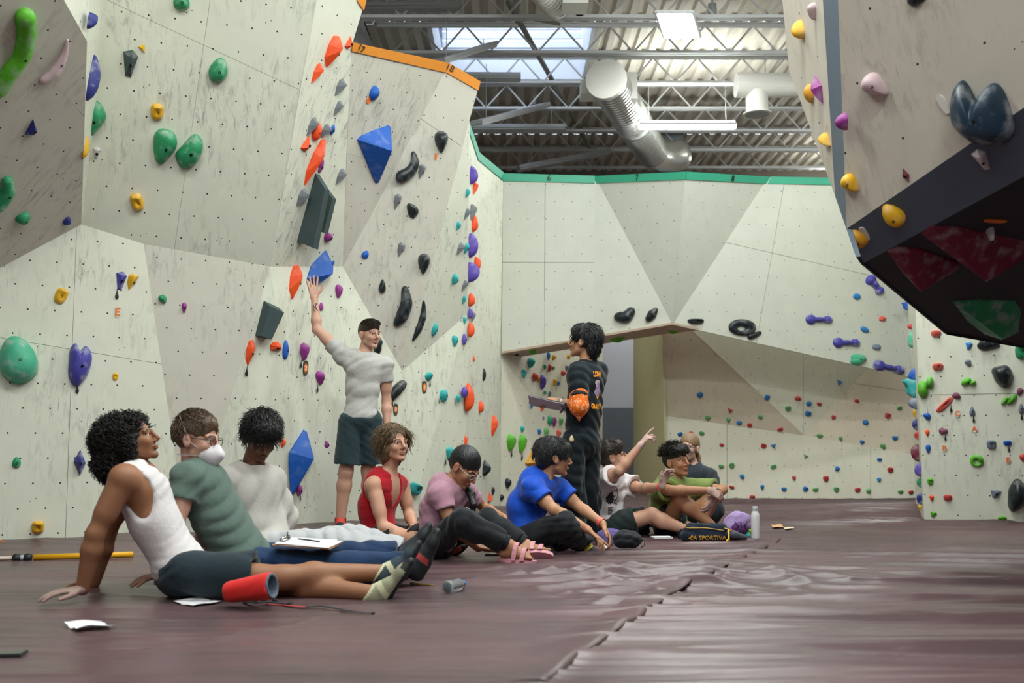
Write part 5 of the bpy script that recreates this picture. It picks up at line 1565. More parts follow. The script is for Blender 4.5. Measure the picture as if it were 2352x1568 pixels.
def head_regions(F, v, q, brow=True, beard=0.0):
    """0 skin, 1 lips, 2 brows, 3 stubble"""
    c = F.loc(v[q].mean(1))
    x, y, z = c[:, 0], c[:, 1], c[:, 2]
    m = np.zeros(len(q), int)
    if beard:
        m[(y > .066) & (z < -.080) & (z > -.125) & (np.abs(x) < .026)] = 3
        m[(y > .09) & (z < -.045) & (z > -.058) & (np.abs(x) < .022)] = 3
    m[((x / .0215) ** 2 + ((z + .0678) / .0095) ** 2 < 1) & (y > .082)] = 1
    if brow:
        ax = np.abs(x); m[(ax > .012) & (ax < .049) & (np.abs(z - .0225 + .0 * ax - .12 * np.minimum(ax, .034) + .0035 + (ax > .036) * (ax - .036) * .5) < .0042) & (y > .06)] = 2
    return m
def hand_sdf(S, w, d, n, right, curl=(.2, .3, .2), spread=.0, thumb=.5, sc=1.0, arm=None):
    """fingers along d, palm facing n"""
    y = Vector(d).normalized(); z = Vector(n); z = (z - y * z.dot(y)).normalized()
    x = y.cross(z)
    if not right: x = -x
    F = Fr(w, [x, y, z], sc)
    bx = (.031, .0105, -.0105, -.030); by = (.088, .093, .089, .080); ln = (1.0, 1.1, 1.02, .8)
    for i in range(4):
        S.rc(F.p(bx[i] * .55, .008, -.002), F.p(bx[i], by[i], 0), .0155 * sc, .0115 * sc, k=.012, flat=(z, .8))
    for i in range(4):
        p = F.p(bx[i], by[i], 0)
        sx = spread * (1.5 - i) / 1.5
        ang = 0.0
        for j, (l, r0, r1) in enumerate(((.040, .0098, .0088), (.026, .0088, .0080), (.021, .0080, .0066))):
            c = curl[i] if isinstance(curl[0], (tuple, list)) else curl
            ang += c[j]
            dr = y * math.cos(ang) + z * math.sin(ang) + x * sx * math.cos(ang)
            e = p + dr.normalized() * l * ln[i] * sc
            S.rc(p, e, r0 * sc, r1 * sc, k=.0035)
            p = e
    t0 = F.p(.022, .022, .004); t1 = F.p(.045 + .012 * thumb, .050, .012); t2 = F.p(.052 + .030 * thumb, .078, .016); t3 = F.p(.054 + .040 * thumb, .102, .020)
    S.rc(t0, t1, .016 * sc, .0125 * sc, k=.014); S.rc(t1, t2, .0115 * sc, .0098 * sc, k=.006); S.rc(t2, t3, .0098 * sc, .0078 * sc, k=.005)
    if arm is not None:
        S.rc(w, Vector(w) + (Vector(arm) - Vector(w)).normalized() * .07, .026 * sc, .030 * sc, k=.02)
    return F
def strands(rows, n=5):
    """rows: list of (points, r0, r1) -> verts, quads of thin tapered locks"""
    vs, qs, b = [], [], 0
    for pts, r0, r1 in rows:
        k = len(pts); pts = np.asarray(pts)
        tan = np.gradient(pts, axis=0); tan /= np.linalg.norm(tan, axis=1)[:, None] + 1e-9
        ref = np.array([.31, .52, .79]); a = np.cross(tan, ref); a /= np.linalg.norm(a, axis=1)[:, None] + 1e-9
        c = np.cross(tan, a)
        w = np.linspace(0, 2 * np.pi, n, endpoint=False)
        rad = (r0 + (r1 - r0) * np.linspace(0, 1, k) ** 1.3)[:, None, None]
        ring = pts[:, None, :] + rad * (a[:, None, :] * np.cos(w)[None, :, None] + c[:, None, :] * np.sin(w)[None, :, None])
        vs.append(ring.reshape(-1, 3))
        i = np.arange(k - 1)[:, None] * n; j = np.arange(n)[None, :]
        j2 = (j + 1) % n
        qs.append(np.stack([i + j, i + j2, i + n + j2, i + n + j], -1).reshape(-1, 4) + b); b += k * n
    return np.concatenate(vs), np.concatenate(qs)
def make_locks(F, rnd, count, region, flow, length, r0=.005, curl=0.0, lift=.25, steps=6, shell=(.088, .109, .103), c0=(0, -.016, .036), grav=.0):
    """locks growing from the scalp: region(x,y,z of unit dir)->bool, flow(unit dir)->direction, in head space"""
    rows = []
    tries = 0
    count = int(count * 1.5); r0 = r0 * .66
    while len(rows) < count and tries < count * 30:
        tries += 1
        u = rnd.normal(size=3); u /= np.linalg.norm(u)
        if not region(*u): continue
        p = np.array([c0[i] + shell[i] * u[i] for i in range(3)])
        nrm = u / np.array(shell); nrm /= np.linalg.norm(nrm)
        fl = np.array(flow(*u), float); fl += rnd.normal(size=3) * .25
        fl -= nrm * (fl @ nrm)
        fl = fl / (np.linalg.norm(fl) + 1e-9) + nrm * lift
        L = length * rnd.uniform(.65, 1.25); st = L / steps
        side = np.cross(nrm, fl); ph = rnd.uniform(0, 6.28)
        pts = [p - nrm * .006]
        for t in range(steps):
            fl = fl + np.array([0, 0, -grav]); dv = fl / np.linalg.norm(fl)
            p = p + dv * st
            q = p + (side * math.sin(ph + t * 1.9) + nrm * math.cos(ph + t * 1.9)) * curl
            e = ((q - np.array(c0)) / np.array(shell)); ee = np.linalg.norm(e)
            if ee < 1.0: q = np.array(c0) + e / ee * np.array(shell); p = q.copy()
            pts.append(q)
        W = np.array([nv(F.p(*q)) for q in pts])
        rows.append((W, r0 * F.s * rnd.uniform(.7, 1.3), .0009))
    return rows
def hair_obj(F, blobs, cuts, m, parent, seed=1, amp=.004, freq=90, locks=(), h=.005):
    S = SDF(h)
    for c, r in blobs: S.el(F.p(*c), F.a, tuple(q * F.s for q in r), k=.02)
    for c, r in cuts: S.el(F.p(*c), F.a, tuple(q * F.s for q in r), k=.008, op='s')
    S.warp = folds(seed, amp, freq)
    v, q = S.mesh()
    parts = [(v, q, 0)]
    if locks:
        rows = []
        for l in locks: rows += l
        lv, lq = strands(rows); parts.append((lv, lq, 0))
    v, q, _ = joined(parts)
    return fast_mesh('hair', v, q, m, parent)
def hair_mat(name, rgb, rough=.42):
    return mat('hair_' + name, srgb(*rgb), rough, var=.35, vscale=60, bump=.5, bscale=180, stretch=(1, 1, .25), spec=.5)

def cloth_mat(name, rgb, rough=.85, var=.06, bump=.25, vs=14):
    return mat('cloth_' + name, srgb(*rgb), rough, var=var, vscale=vs, bump=bump, bscale=45, sheen=.15, spec=.2)

class Person:
    """one figure: joints in world space, then body, clothes, hair as children"""
    def __init__(s, label, Y, J, size=1.0, group=None, base=None):
        s.Y, s.s = Y, size
        s.J = {k: P(v[0], v[1], Y + (v[2] if len(v) > 2 else 0)) for k, v in J.items()}
        j = s.J
        if 'pel' not in j: j['pel'] = (j['hipL'] + j['hipR']) / 2
        s.spine = (j['nb'] - j['pel']).normalized()
        xr = (j['shR'] - j['shL']).normalized()
        s.cf = [None] * 3
        y = s.spine.cross(xr).normalized(); s.cf = [y.cross(s.spine), y, s.spine]
        xr = (j['hipR'] - j['hipL']).normalized(); y = s.spine.cross(xr).normalized(); s.hf = [y.cross(s.spine), y, s.spine]
        b = base if base is not None else Vector((j['pel'].x, j['pel'].y, 0))
        s.root = tag(empty('person', b), label, 'person', group or 'people in the gym')
        s.parts, s.bend = [], 0.0
        s.arm_r = (.047, .038, .041, .027); s.leg_r = (.080, .055, .058, .038)
        s.tw, s.belly, s.delt = 1.0, 0.0, 0.0
    def mid(s):
        return s.J['pel'].lerp(s.J['nb'], .5) - (s.cf[1] + s.hf[1]).normalized() * s.bend
    def torso(s, S, infl=0.0, waist=0.0, low=True):
        j, q, w = s.J, s.s, s.tw
        M = s.mid(); cf, hf = s.cf, s.hf
        up2 = (j['nb'] - M).normalized()
        if low: S.el(j['pel'] + s.spine * .02, hf, ((.150 * w) * q + infl, .112 * q + infl, .118 * q + infl), k=.05)
        S.rc(j['pel'].lerp(M, .25), M, (.126 * w + waist + s.belly) * q + infl, (.128 * w + waist + s.belly * .5) * q + infl, k=.05, flat=((cf[1] + hf[1]).normalized(), .78))
        S.rc(M, M.lerp(j['nb'], .55), (.130 * w + waist * .5) * q + infl, .135 * w * q + infl, k=.05, flat=(cf[1], .76))
        S.el(M.lerp(j['nb'], .55), [cf[0], cf[1], up2], (.158 * w * q + infl, .108 * q + infl, .13 * q + infl), k=.04)
        for a in ('shL', 'shR'):
            S.rc(j['nb'] - up2 * .025, j[a], .048 * q + infl, .046 * q + infl, k=.04)
            S.rc(M.lerp(j['nb'], .7), j[a] - up2 * .03, .08 * q + infl, .05 * q + infl, k=.04)
    def arm(s, S, sd, infl=0.0, upto=1.0, k=.022):
        j, q = s.J, s.s; r = s.arm_r
        a, e, w = j['sh' + sd], j['el' + sd], j['wr' + sd]
        S.sp(a, (r[0] + .007 + s.delt) * q + infl, k=.035)
        S.rc(a, e, r[0] * q + infl, r[1] * q + infl, k=k)
        S.rc(a.lerp(e, .3), a.lerp(e, .62), (r[0] + .001) * q + infl, (r[0] - .003) * q + infl, k=.03)
        S.rc(e, e.lerp(w, .28), r[1] * q + infl, r[2] * q + infl, k=k); S.rc(e.lerp(w, .28), w, r[2] * q + infl, r[3] * q + infl, k=k)
    def leg(s, S, sd, infl=0.0, flare=0.0):
        j, q = s.J, s.s; r = s.leg_r
        a, e, w = j['hip' + sd], j['kn' + sd], j['an' + sd]
        S.rc(a, e, r[0] * q + infl, r[1] * q + infl + flare, k=.035)
        back = ((a - e).normalized() + (w - e).normalized()); back = back.normalized() if back.length > .1 else Vector((0, 0, -1))
        c = e.lerp(w, .30) + back * .012
        S.rc(e, c, r[1] * q + infl + flare, r[2] * q + infl + flare, k=.03); S.rc(c, w, r[2] * q + infl + flare, r[3] * q + infl + flare * 1.2, k=.03)
    def head(s, px, py, dY, F, up=(0, 0, 1), sc=1.0):
        s.F = Fr(P(px, py, s.Y + dY), frame(F, up), sc * s.s ** .4)
    def body(s, skin, brow_m, hands=None, torso=True, legs=True, beard=0.0, jaw=1.0, lips=None, feet=(), hands_white=()):
        j, q, F = s.J, s.s, s.F
        S = SDF(.010)
        if torso: s.torso(S)
        S.rc(j['nb'] - s.spine * .03, F.p(0, -.022, -.055), .056 * q, .050 * q, k=.03)
        for sd in 'LR':
            s.arm(S, sd)
            if legs: s.leg(S, sd)
        for sd, td, un in feet:
            foot(S, j['an' + sd], td, un)
        parts = [S.mesh() + (0,)]
        H = SDF(.0042); head_sdf(H, F, jaw=jaw)
        H.rc(F.p(0, -.02, -.05), j['nb'].lerp(F.p(0, -.022, -.055), .35), .050 * q, .0535 * q, k=.02)
        v, f = H.mesh(); parts.append((v, f, head_regions(F, v, f, beard=beard)))
        for hd in (hands or []):
            sd = hd.pop('side'); W = SDF(.0036)
            hand_sdf(W, j['wr' + sd], hd.pop('d'), hd.pop('n'), sd == 'R', arm=j['el' + sd], sc=q * hd.pop('sc', 1.0), **hd)
            parts.append(W.mesh() + (4 if sd in hands_white else 0,))
        v, f, m = joined(parts)
        lipm = mat(skin.name + '_lips', tuple(c * k for c, k in zip(skin.node_tree.nodes['Principled BSDF'].inputs['Base Color'].default_value[:3], (.88, .66, .66))), .45, var=.05)
        stub = mat(skin.name + '_stubble', tuple(c * k for c, k in zip(skin.node_tree.nodes['Principled BSDF'].inputs['Base Color'].default_value[:3], (.72, .68, .66))), .6, var=.15, vscale=80)
        chalk = mat(skin.name + '_chalked', tuple(.66 * c + .34 * k for c, k in zip(skin.node_tree.nodes['Principled BSDF'].inputs['Base Color'].default_value[:3], (.56, .5, .54))), .8, var=.12, vscale=40)
        s.bodyo = fast_mesh('body', v, f, [skin, lipm, brow_m, stub, chalk], s.root, midx=m)
        # eyes
        for sx in (1, -1):
            mb = MB(); c = F.p(.0315 * sx, .0790, -.0025)
            gz = (F.a[1] + F.a[0] * .0).normalized()
            Mq = gz.to_track_quat('Z', 'Y').to_matrix().to_4x4(); Mq.translation = c
            R = .0112 * F.s
            mb.lathe([(R * math.sin(t), R * math.cos(t)) for t in (.02, .3, .58, .61, .9, 1.2, 1.6, 2.2, 3.0)], 14, Mq)
            mi = [1 if i < 14 * 2 else 0 for i in range(len(mb.f))]; mi[-2] = 1; mi[-1] = 0
            o = mesh_obj('eye', mb.v, mb.f, [M_EYEW, M_IRIS], s.root, True, mi)
    def shirt(s, m, name='shirt', sleeve=.5, infl=.016, waist=.012, hem=-.02, neck=.066, seed=3, amp=.006, dens=55, ease=.022, neckdrop=0.0, hemcut=True, both=True):
        j, q = s.J, s.s
        S = SDF(.0075)
        s.torso(S, infl, waist)
        M = s.mid(); up2 = (j['nb'] - M).normalized()
        for sd in 'LR':
            a, e, w = j['sh' + sd], j['el' + sd], j['wr' + sd]
            if sleeve <= 1: end = a.lerp(e, sleeve); d = (e - a).normalized()
            else: end = e.lerp(w, sleeve - 1); d = (w - e).normalized()
            g = SDF(.0085)
            r = s.arm_r
            g.sp(a, r[0] * q + infl + .012, k=.03)
            if sleeve <= 1: g.rc(a, end + d * .05, r[0] * q + infl + .008, r[0] * q + infl * .6 + ease, k=.02)
            else:
                g.rc(a, e, r[0] * q + infl + .01, r[1] * q + infl + ease * .7, k=.02); g.rc(e, end + d * .04, r[1] * q + infl + ease * .7, r[3] * q + infl + ease * .5, k=.03)
            g.clip(end, d)
            if sleeve <= 1: g.rc(end - d * .03, end + d * .08, r[0] * q + .003, r[0] * q + ease + infl * .3, k=.004, op='s')
            S.group(g, k=.035)
        nb = j['nb']; F = s.F
        S.rc(nb - up2 * (.012 + neckdrop), F.p(0, -.02, -.04), neck * q, neck * q * .95, k=.006, op='s')
        if hemcut: S.clip(j['pel'] + s.spine * hem, -s.spine)
        S.warp = folds(seed, amp, dens, s.spine + s.cf[0] * .5)
        v, f = S.mesh()
        s.shirto = fast_mesh(name, v, f, m, s.root); return s.shirto
    def tank(s, m, hem=-.05, infl=.010, seed=4, amp=.0035, hole=(.085, .085, .125), low=.035, scoop=(.062, .10, .10), drop=.05, out=.035, back=(.05, .08, .055)):
        j, q = s.J, s.s; S = SDF(.0075); s.torso(S, infl, .006)
        M = s.mid(); up2 = (j['nb'] - M).normalized(); cf = s.cf
        for sd, sg in (('L', -1), ('R', 1)):
            c = j['sh' + sd] + cf[0] * sg * out - up2 * low
            S.el(c, [cf[0], cf[1], up2], tuple(h_ * q for h_ in hole), k=.012, op='s')
        S.el(j['nb'] + cf[1] * .085 - up2 * drop, [cf[0], cf[1], up2], tuple(h_ * q for h_ in scoop), k=.012, op='s')
        S.el(j['nb'] - cf[1] * .05 - up2 * .0, [cf[0], cf[1], up2], tuple(h_ * q for h_ in back), k=.012, op='s')
        S.rc(j['nb'] - up2 * .03, j['nb'] + up2 * .1, .062 * q, .07 * q, k=.01, op='s')
        S.clip(j['pel'] + s.spine * hem, -s.spine)
        S.warp = folds(seed, amp, 75, s.spine)
        v, f = S.mesh(); s.shirto = fast_mesh('tank_top', v, f, m, s.root); return s.shirto
    def pants(s, m, name='trousers', to=2.0, infl=.014, flare=.008, waist=.09, seed=5, amp=.005, cuff=None, dens=50, hollow=True):
        """to: 0..1 along the thigh, 1..2 along the shin"""
        j, q, r = s.J, s.s, s.leg_r
        S = SDF(.009)
        S.el(j['pel'] + s.spine * .02, s.hf, (.152 * s.tw * q + infl, .116 * q + infl, .12 * q + infl), k=.05)
        S.rc(j['pel'], j['pel'].lerp(s.mid(), .5), (.128 * s.tw + s.belly) * q + infl, (.125 * s.tw + s.belly) * q + infl, k=.04, flat=(s.hf[1], .8))
        S.clip(j['pel'] + s.spine * waist, s.spine)
        for sd in 'LR':
            a, e, w = j['hip' + sd], j['kn' + sd], j['an' + sd]
            g = SDF(.009)
            if to <= 1:
                end = a.lerp(e, to); d = (e - a).normalized()
                g.rc(a, end + d * .06, (r[0] + .008) * q + infl, r[0] * q + infl + flare, k=.03)
                g.clip(end, d); g.rc(end - d * .035, end + d * .09, r[0] * q * .86 + .004, r[0] * q + flare * .8, k=.004, op='s')
            else:
                end = e.lerp(w, to - 1); d = (w - e).normalized()
                g.rc(a, e, (r[0] + .006) * q + infl, r[1] * q + infl + flare * .8, k=.03)
                back = ((a - e).normalized() + (w - e).normalized()); back = back.normalized() if back.length > .1 else Vector((0, 0, -1))
                c = e.lerp(w, .3) + back * .012
                g.rc(e, c, r[1] * q + infl + flare * .8, r[2] * q + infl + flare, k=.03)
                g.rc(c, end + d * .04, r[2] * q + infl + flare, r[3] * q + infl + flare * 1.1, k=.03); g.clip(end, d)
            S.group(g, k=.014)
        S.warp = folds(seed, amp, dens, (j['knR'] - j['hipR']).normalized() * .5, 1.0)
        v, f = S.mesh(); return fast_mesh(name, v, f, m, s.root)
    def shoe(s, sd, td, un, mats, strap=(.02, .05), name='shoe', length=1.0):
        """climbing shoe: td toe direction, un direction from sole to instep"""
        F = Fr(s.J['an' + sd], None, s.s)
        y = Vector(td).normalized(); z = Vector(un); z = (z - y * z.dot(y)).normalized(); F.a = [y.cross(z), y, z]
        S = SDF(.005)
        L_ = length
        S.rc(F.p(0, -.035, -.045), F.p(0, .03, -.058), .036 * s.s, .034 * s.s, k=.03)
        S.rc(F.p(0, .03, -.058), F.p(.004, .12 * L_, -.068), .036 * s.s, .036 * s.s, k=.03, flat=(z, .82))
        S.rc(F.p(.004, .12 * L_, -.068), F.p(.006, .165 * L_, -.072), .034 * s.s, .024 * s.s, k=.03, flat=(z, .8))
        S.rc(F.p(0, -.012, .0), F.p(0, .075, -.045), .041 * s.s, .034 * s.s, k=.03)
        S.rc(F.p(0, -.02, -.02), F.p(0, -.012, .022), .042 * s.s, .043 * s.s, k=.02)
        S.clip(F.p(0, 0, .018), z)
        S.clip(F.p(0, 0, -.098), -z)
        v, f = S.mesh(); c = F.loc(v[f].mean(1))
        m = np.zeros(len(f), int)
        m[(c[:, 2] < -.074) | ((c[:, 1] > .135 * L_) & (c[:, 2] < -.045)) | ((c[:, 1] < -.05) & (c[:, 2] < -.035))] = 1
        m[(c[:, 1] - .4 * c[:, 2] > strap[0] + .02) & (c[:, 1] - .4 * c[:, 2] < strap[1] + .02) & (c[:, 2] > -.07)] = 2
        m[(c[:, 2] > .006)] = 3
        while len(mats) < 4: mats = list(mats) + [mats[0]]
        return fast_mesh(name, v, f, list(mats), s.root, midx=m)
    def ring(s, name, c, d, r, w, m, parent=None, thick=.003):
        Mq = Vector(d).to_track_quat('Z', 'Y').to_matrix().to_4x4(); Mq.translation = c
        mb = MB(); mb.lathe([(r, -w / 2), (r + thick, -w / 2), (r + thick, w / 2), (r, w / 2), (r, -w / 2)], 20, Mq, cap=False)
        return mb.build(name, m, parent or s.root, False)
    def glasses(s, m, wide=.0):
        F = s.F; mb = MB(); r = .0022
        for q in (1, -1):
            pts = []
            for i in range(15):
                t = 2 * math.pi * i / 14
                c_, s_ = math.cos(t), math.sin(t)
                pts.append(F.p(.033 * q + .023 * math.copysign(abs(c_) ** .75, c_), .104 - .10 * abs(.033 * q + .02 * c_) ** 2 * 6, -.003 + .017 * math.copysign(abs(s_) ** .8, s_)))
            mb.tube(pts, r, n=6, cap=False)
            mb.tube([F.p(.056 * q, .100, .004), F.p(.073 * q, .075, .004), F.p(.079 * q, .0, .006), F.p(.080 * q, -.012, -.006)], r, n=6)
        mb.tube([F.p(.011, .106, .0), F.p(-.011, .106, .0)], r, n=6)
        return mb.build('glasses', m, s.root, True)
def foot(S, an, td, un):
    y = Vector(td).normalized(); z = Vector(un); z = (z - y * z.dot(y)).normalized()
    F = Fr(an, [y.cross(z), y, z])
    S.rc(F.p(0, 0, 0), F.p(0, -.03, -.05), .036, .030, k=.03); S.rc(F.p(0, -.03, -.055), F.p(0, .11, -.066), .027, .03, k=.03, flat=(z, .7)); S.rc(F.p(0, .01, -.01), F.p(0, .11, -.06), .034, .028, k=.03)
    for i, x in enumerate((.026, .011, -.003, -.016, -.028)):
        S.rc(F.p(x, .12, -.068), F.p(x, .165 - .008 * i, -.074), .012 if i == 0 else .009, .010 if i == 0 else .0075, k=.008)
# ================================================================ the people
SK_TAN = skin_mat('tan', (150, 104, 76)); SK_FAIR = skin_mat('fair', (200, 152, 132)); SK_FAIR2 = skin_mat('fair_warm', (196, 148, 124)); SK_BROWN = skin_mat('brown', (118, 78, 58))
SK_LIGHT = skin_mat('light', (204, 158, 136)); SK_OLIVE = skin_mat('olive', (172, 122, 92)); SK_MED = skin_mat('medium', (190, 140, 108)); SK_PALE = skin_mat('pale', (206, 164, 148))
H_BLACK = hair_mat('black', (20, 20, 22), .35); H_CURL = hair_mat('black_curly', (24, 20, 18), .6); H_BROWN = hair_mat('brown', (88, 68, 50)); H_DKBR = hair_mat('dark_brown', (50, 38, 30)); H_LTBR = hair_mat('light_brown', (104, 82, 58)); H_BLOND = hair_mat('dark_blond', (136, 106, 78))
CUT_FACE = ((0, .112, -.030), (.078, .072, .088))
CUT_NECK = ((0, .02, -.128), (.13, .125, .075))
CUT_EARS = [((.094, .016, -.014), (.036, .042, .046)), ((-.094, .016, -.014), (.036, .042, .046)), ((.074, .060, -.004), (.030, .030, .030)), ((-.074, .060, -.004), (.030, .030, .030))]
CAP = ((0, -.016, .032), (.081, .104, .097))
M_BAND = mat('wristband_coral', srgb(240, 112, 98), .5, var=.03)
M_RUB = mat('shoe_rubber', srgb(28, 32, 36), .6, var=.15, vscale=30)
def X(v): return Vector(v)

# ---- 1: man in the white tank top, leaning back on his hands
p = Person('man in a white tank top and dark shorts leaning back on both hands', 4.95, dict(
    hipR=(418, 1316, -.09), hipL=(422, 1308, .10), nb=(307, 1070, 0), shR=(284, 1098, -.17), shL=(302, 1092, .19),
    elR=(219, 1226, -.22), wrR=(190, 1352, -.20), elL=(246, 1228, .27), wrL=(216, 1338, .30),
    knR=(650, 1326, -.04), anR=(876, 1314, .10), knL=(645, 1343, .09), anL=(852, 1362, -.09)), 1.02)
p.head(307, 1011, 0, (.94, .02, .34), (-.34, 0, .94)); p.bend = .02; p.arm_r = (.053, .041, .046, .031); p.delt = .008
p.body(SK_TAN, H_CURL, [dict(side='R', d=(-.85, -.45, -.05), n=(-.1, 0, -1), curl=(.15, .25, .2), spread=.25, thumb=.8), dict(side='L', d=(-.9, .3, -.05), n=(0, 0, -1), curl=(.2, .3, .2), spread=.2)], hands_white=('R',), beard=1)
rn = np.random.default_rng(1)
reg = lambda x, y, z: y < .35 and not (y > .1 and z < -.1)
lk = make_locks(p.F, rn, 1300, lambda x, y, z: y < .86 and not (y > .25 and z < .25), lambda x, y, z: (x, y - .6, -.8), .05, r0=.0075, curl=.010, lift=.6, shell=(.104, .128, .108), c0=(0, -.052, .034)) + \
     make_locks(p.F, rn, 600, lambda x, y, z: y < .4 and z < .5, lambda x, y, z: (x * .5, -.3, -1), .06, r0=.0075, curl=.010, lift=.5, shell=(.095, .095, .10), c0=(0, -.105, -.055))
lk += make_locks(p.F, rn, 260, lambda x, y, z: abs(x) > .55 and y < .75, lambda x, y, z: (x, -.2, -.8), .04, r0=.0075, curl=.009, lift=.5, shell=(.104, .062, .085), c0=(0, -.018, -.015))
hair_obj(p.F, [((0, -.052, .034), (.104, .128, .108)), ((0, -.105, -.055), (.095, .095, .105)), ((.072, -.02, -.02), (.03, .05, .06)), ((-.072, -.02, -.02), (.03, .05, .06))], [((0, .118, -.03), (.078, .072, .10)), ((0, .06, -.12), (.12, .07, .07))], H_CURL, p.root, 2, .006, 130, (lk,))
p.tank(cloth_mat('white_rib', (214, 208, 210)), hem=-.02, hole=(.10, .125, .165), low=.085, drop=.03, out=.045, amp=.004)
p.pants(cloth_mat('dark_teal_denim', (34, 48, 56)), 'shorts', to=.70, infl=.014, flare=.022, waist=.02, amp=.010, seed=8, dens=38)
M_S1 = mat('shoe_grey_green', srgb(150, 150, 124), .7, var=.1, vscale=25); M_S1b = mat('shoe_blue_grey', srgb(46, 62, 74), .7, var=.1); M_S1c = mat('shoe_cream', srgb(196, 192, 160), .6, var=.05)
p.shoe('L', (.55, -.10, .83), (-.83, -.15, .55), [M_S1, M_RUB, M_S1c, M_S1c], (.03, .06), length=1.35); p.shoe('R', (.55, .05, .83), (-.83, -.1, .55), [M_S1b, M_RUB, M_S1c, M_S1c], (.02, .05), length=1.25)
P1 = p
# ---- 2: man in the mask
p = Person('man in a grey-green t-shirt, glasses and white face mask leaning on one arm', 5.4, dict(
    hipR=(566, 1303, -.09), hipL=(572, 1292, .10), nb=(443, 1070, 0), shR=(428, 1096, -.18), shL=(470, 1086, .19),
    elR=(404, 1207, -.26), wrR=(386, 1315, -.24), elL=(474, 1200, .28), wrL=(452, 1300, .32),
    knR=(745, 1304, -.10), anR=(944, 1296, -.10), knL=(742, 1284, .10), anL=(918, 1272, .10)), 1.08)
p.head(452, 1008, 0, (.97, -.22, -.10), (.08, 0, 1), 1.12); p.bend = .01; p.belly = .012
p.body(SK_FAIR, H_DKBR, [dict(side='R', d=(-.6, -.6, -.1), n=(0, 0, -1), curl=(.1, .2, .2), spread=.2), dict(side='L', d=(-.8, .4, -.05), n=(0, 0, -1))], legs=False)
rn = np.random.default_rng(2)
lk = make_locks(p.F, rn, 600, lambda x, y, z: (z > .1 and y < .75) or (y < .0 and z > -.45), lambda x, y, z: (x * .2, .8, -.1 - .9 * (z < .4)), .028, r0=.003, curl=.001, lift=.10)
hair_obj(p.F, [CAP, ((0, .004, .070), (.068, .086, .055))], [((0, .120, -.022), (.082, .066, .09)), CUT_NECK] + CUT_EARS, H_BROWN, p.root, 3, .003, 120, (lk,))
p.shirt(cloth_mat('grey_green', (88, 106, 98)), sleeve=.50, hem=-.05, seed=12, amp=.007, dens=42, waist=.010)
M_JEAN = cloth_mat('denim_blue', (20, 46, 80), .8, var=.45, vs=9)
p.pants(M_JEAN, to=1.96, infl=.014, flare=.014, waist=.0, seed=9, amp=.010, dens=42)
M_S2 = mat('shoe_black', srgb(30, 36, 42), .7, var=.15); M_S2r = mat('shoe_red_strap', srgb(176, 64, 62), .6, var=.1)
p.shoe('R', (.30, -.12, .95), (-.95, -.25, .30), [M_S2, M_RUB, M_S2r, M_S2], (.03, .06), length=1.1); p.shoe('L', (.42, .05, .9), (-.9, -.2, .42), [M_S2, M_RUB, M_S2, M_S2], length=1.1)
F = p.F
S = SDF(.005); S.el(F.p(0, .070, -.066), F.a, (.054 * F.s, .052 * F.s, .050 * F.s), k=.01); S.rc(F.p(0, .112, -.020), F.p(0, .128, -.062), .008, .012, k=.04); S.rc(F.p(0, .128, -.062), F.p(0, .095, -.115), .012, .012, k=.05); S.clip(F.p(0, .040, 0), -F.a[1])
v, f = S.mesh(); M_MASK = cloth_mat('mask_white', (222, 216, 222), .8, bump=.1)
mask = fast_mesh('face_mask', v, f, M_MASK, p.root)
for sx in (1, -1):
    mb = MB(); mb.tube([F.p(.052 * sx, .05, -.045), F.p(.083 * sx, .012, -.01), F.p(.088 * sx, -.01, .03), F.p(.07 * sx, -.06, .095), F.p(0, -.085, .122)], .003, n=6, flat=.5); mb.build('strap', M_MASK, mask)
    mb = MB(); mb.tube([F.p(.05 * sx, .048, -.07), F.p(.066 * sx, .0, -.075), F.p(.05 * sx, -.06, -.078), F.p(0, -.088, -.078)], .003, n=6, flat=.5); mb.build('strap', M_MASK, mask)
p.glasses(mat('glasses_dark', srgb(44, 50, 58), .3, var=.05))
P2 = p
# ---- 3: man in the pale sweatshirt, looking down
p = Person('dark-haired man in a pale grey sweatshirt and pale trousers looking down', 5.8, dict(
    hipR=(590, 1274, -.07), hipL=(622, 1264, .10), nb=(574, 1076, 0), shR=(520, 1108, -.09), shL=(622, 1104, .13),
    elR=(496, 1185, .02), wrR=(528, 1270, .10), elL=(652, 1185, .22), wrL=(628, 1265, .25),
    knR=(770, 1256, -.05), anR=(912, 1284, -.08), knL=(808, 1250, .14), anL=(930, 1276, .12)), 1.04)
p.head(600, 1002, -.03, (.40, -.68, -.52), (.25, -.42, .87), 1.04); p.bend = .05
p.body(SK_BROWN, H_BLACK, [dict(side='R', d=(.5, -.3, -.4), n=(0, 0, -1)), dict(side='L', d=(.8, .3, -.1), n=(0, 0, -1))], legs=False, torso=False)
rn = np.random.default_rng(3)
lk = make_locks(p.F, rn, 760, lambda x, y, z: (z > .05 and y < .97) or (y < .1 and z > -.6), lambda x, y, z: (x * .7, .9 if z > .3 else -.1, -.75), .07, r0=.0042, curl=.005, lift=.3, grav=.08, shell=(.09, .112, .106))
lk += make_locks(p.F, rn, 220, lambda x, y, z: y > -.2, lambda x, y, z: (x * .6, .3, -1), .026, r0=.0042, curl=.003, lift=.08, shell=(.077, .053, .053), c0=(0, .065, .075))
hair_obj(p.F, [((0, -.016, .036), (.09, .112, .106)), ((0, .065, .075), (.075, .05, .05)), ((0, -.075, -.03), (.078, .05, .075))], [((0, .122, -.035), (.07, .062, .085)), ((0, .03, -.125), (.12, .10, .07))], H_BLACK, p.root, 4, .007, 100, (lk,))
p.shirt(cloth_mat('pale_grey_fleece', (190, 184, 178)), 'sweatshirt', sleeve=1.9, hem=-.10, seed=15, amp=.011, dens=36, waist=.035, ease=.026, neck=.068, infl=.020)
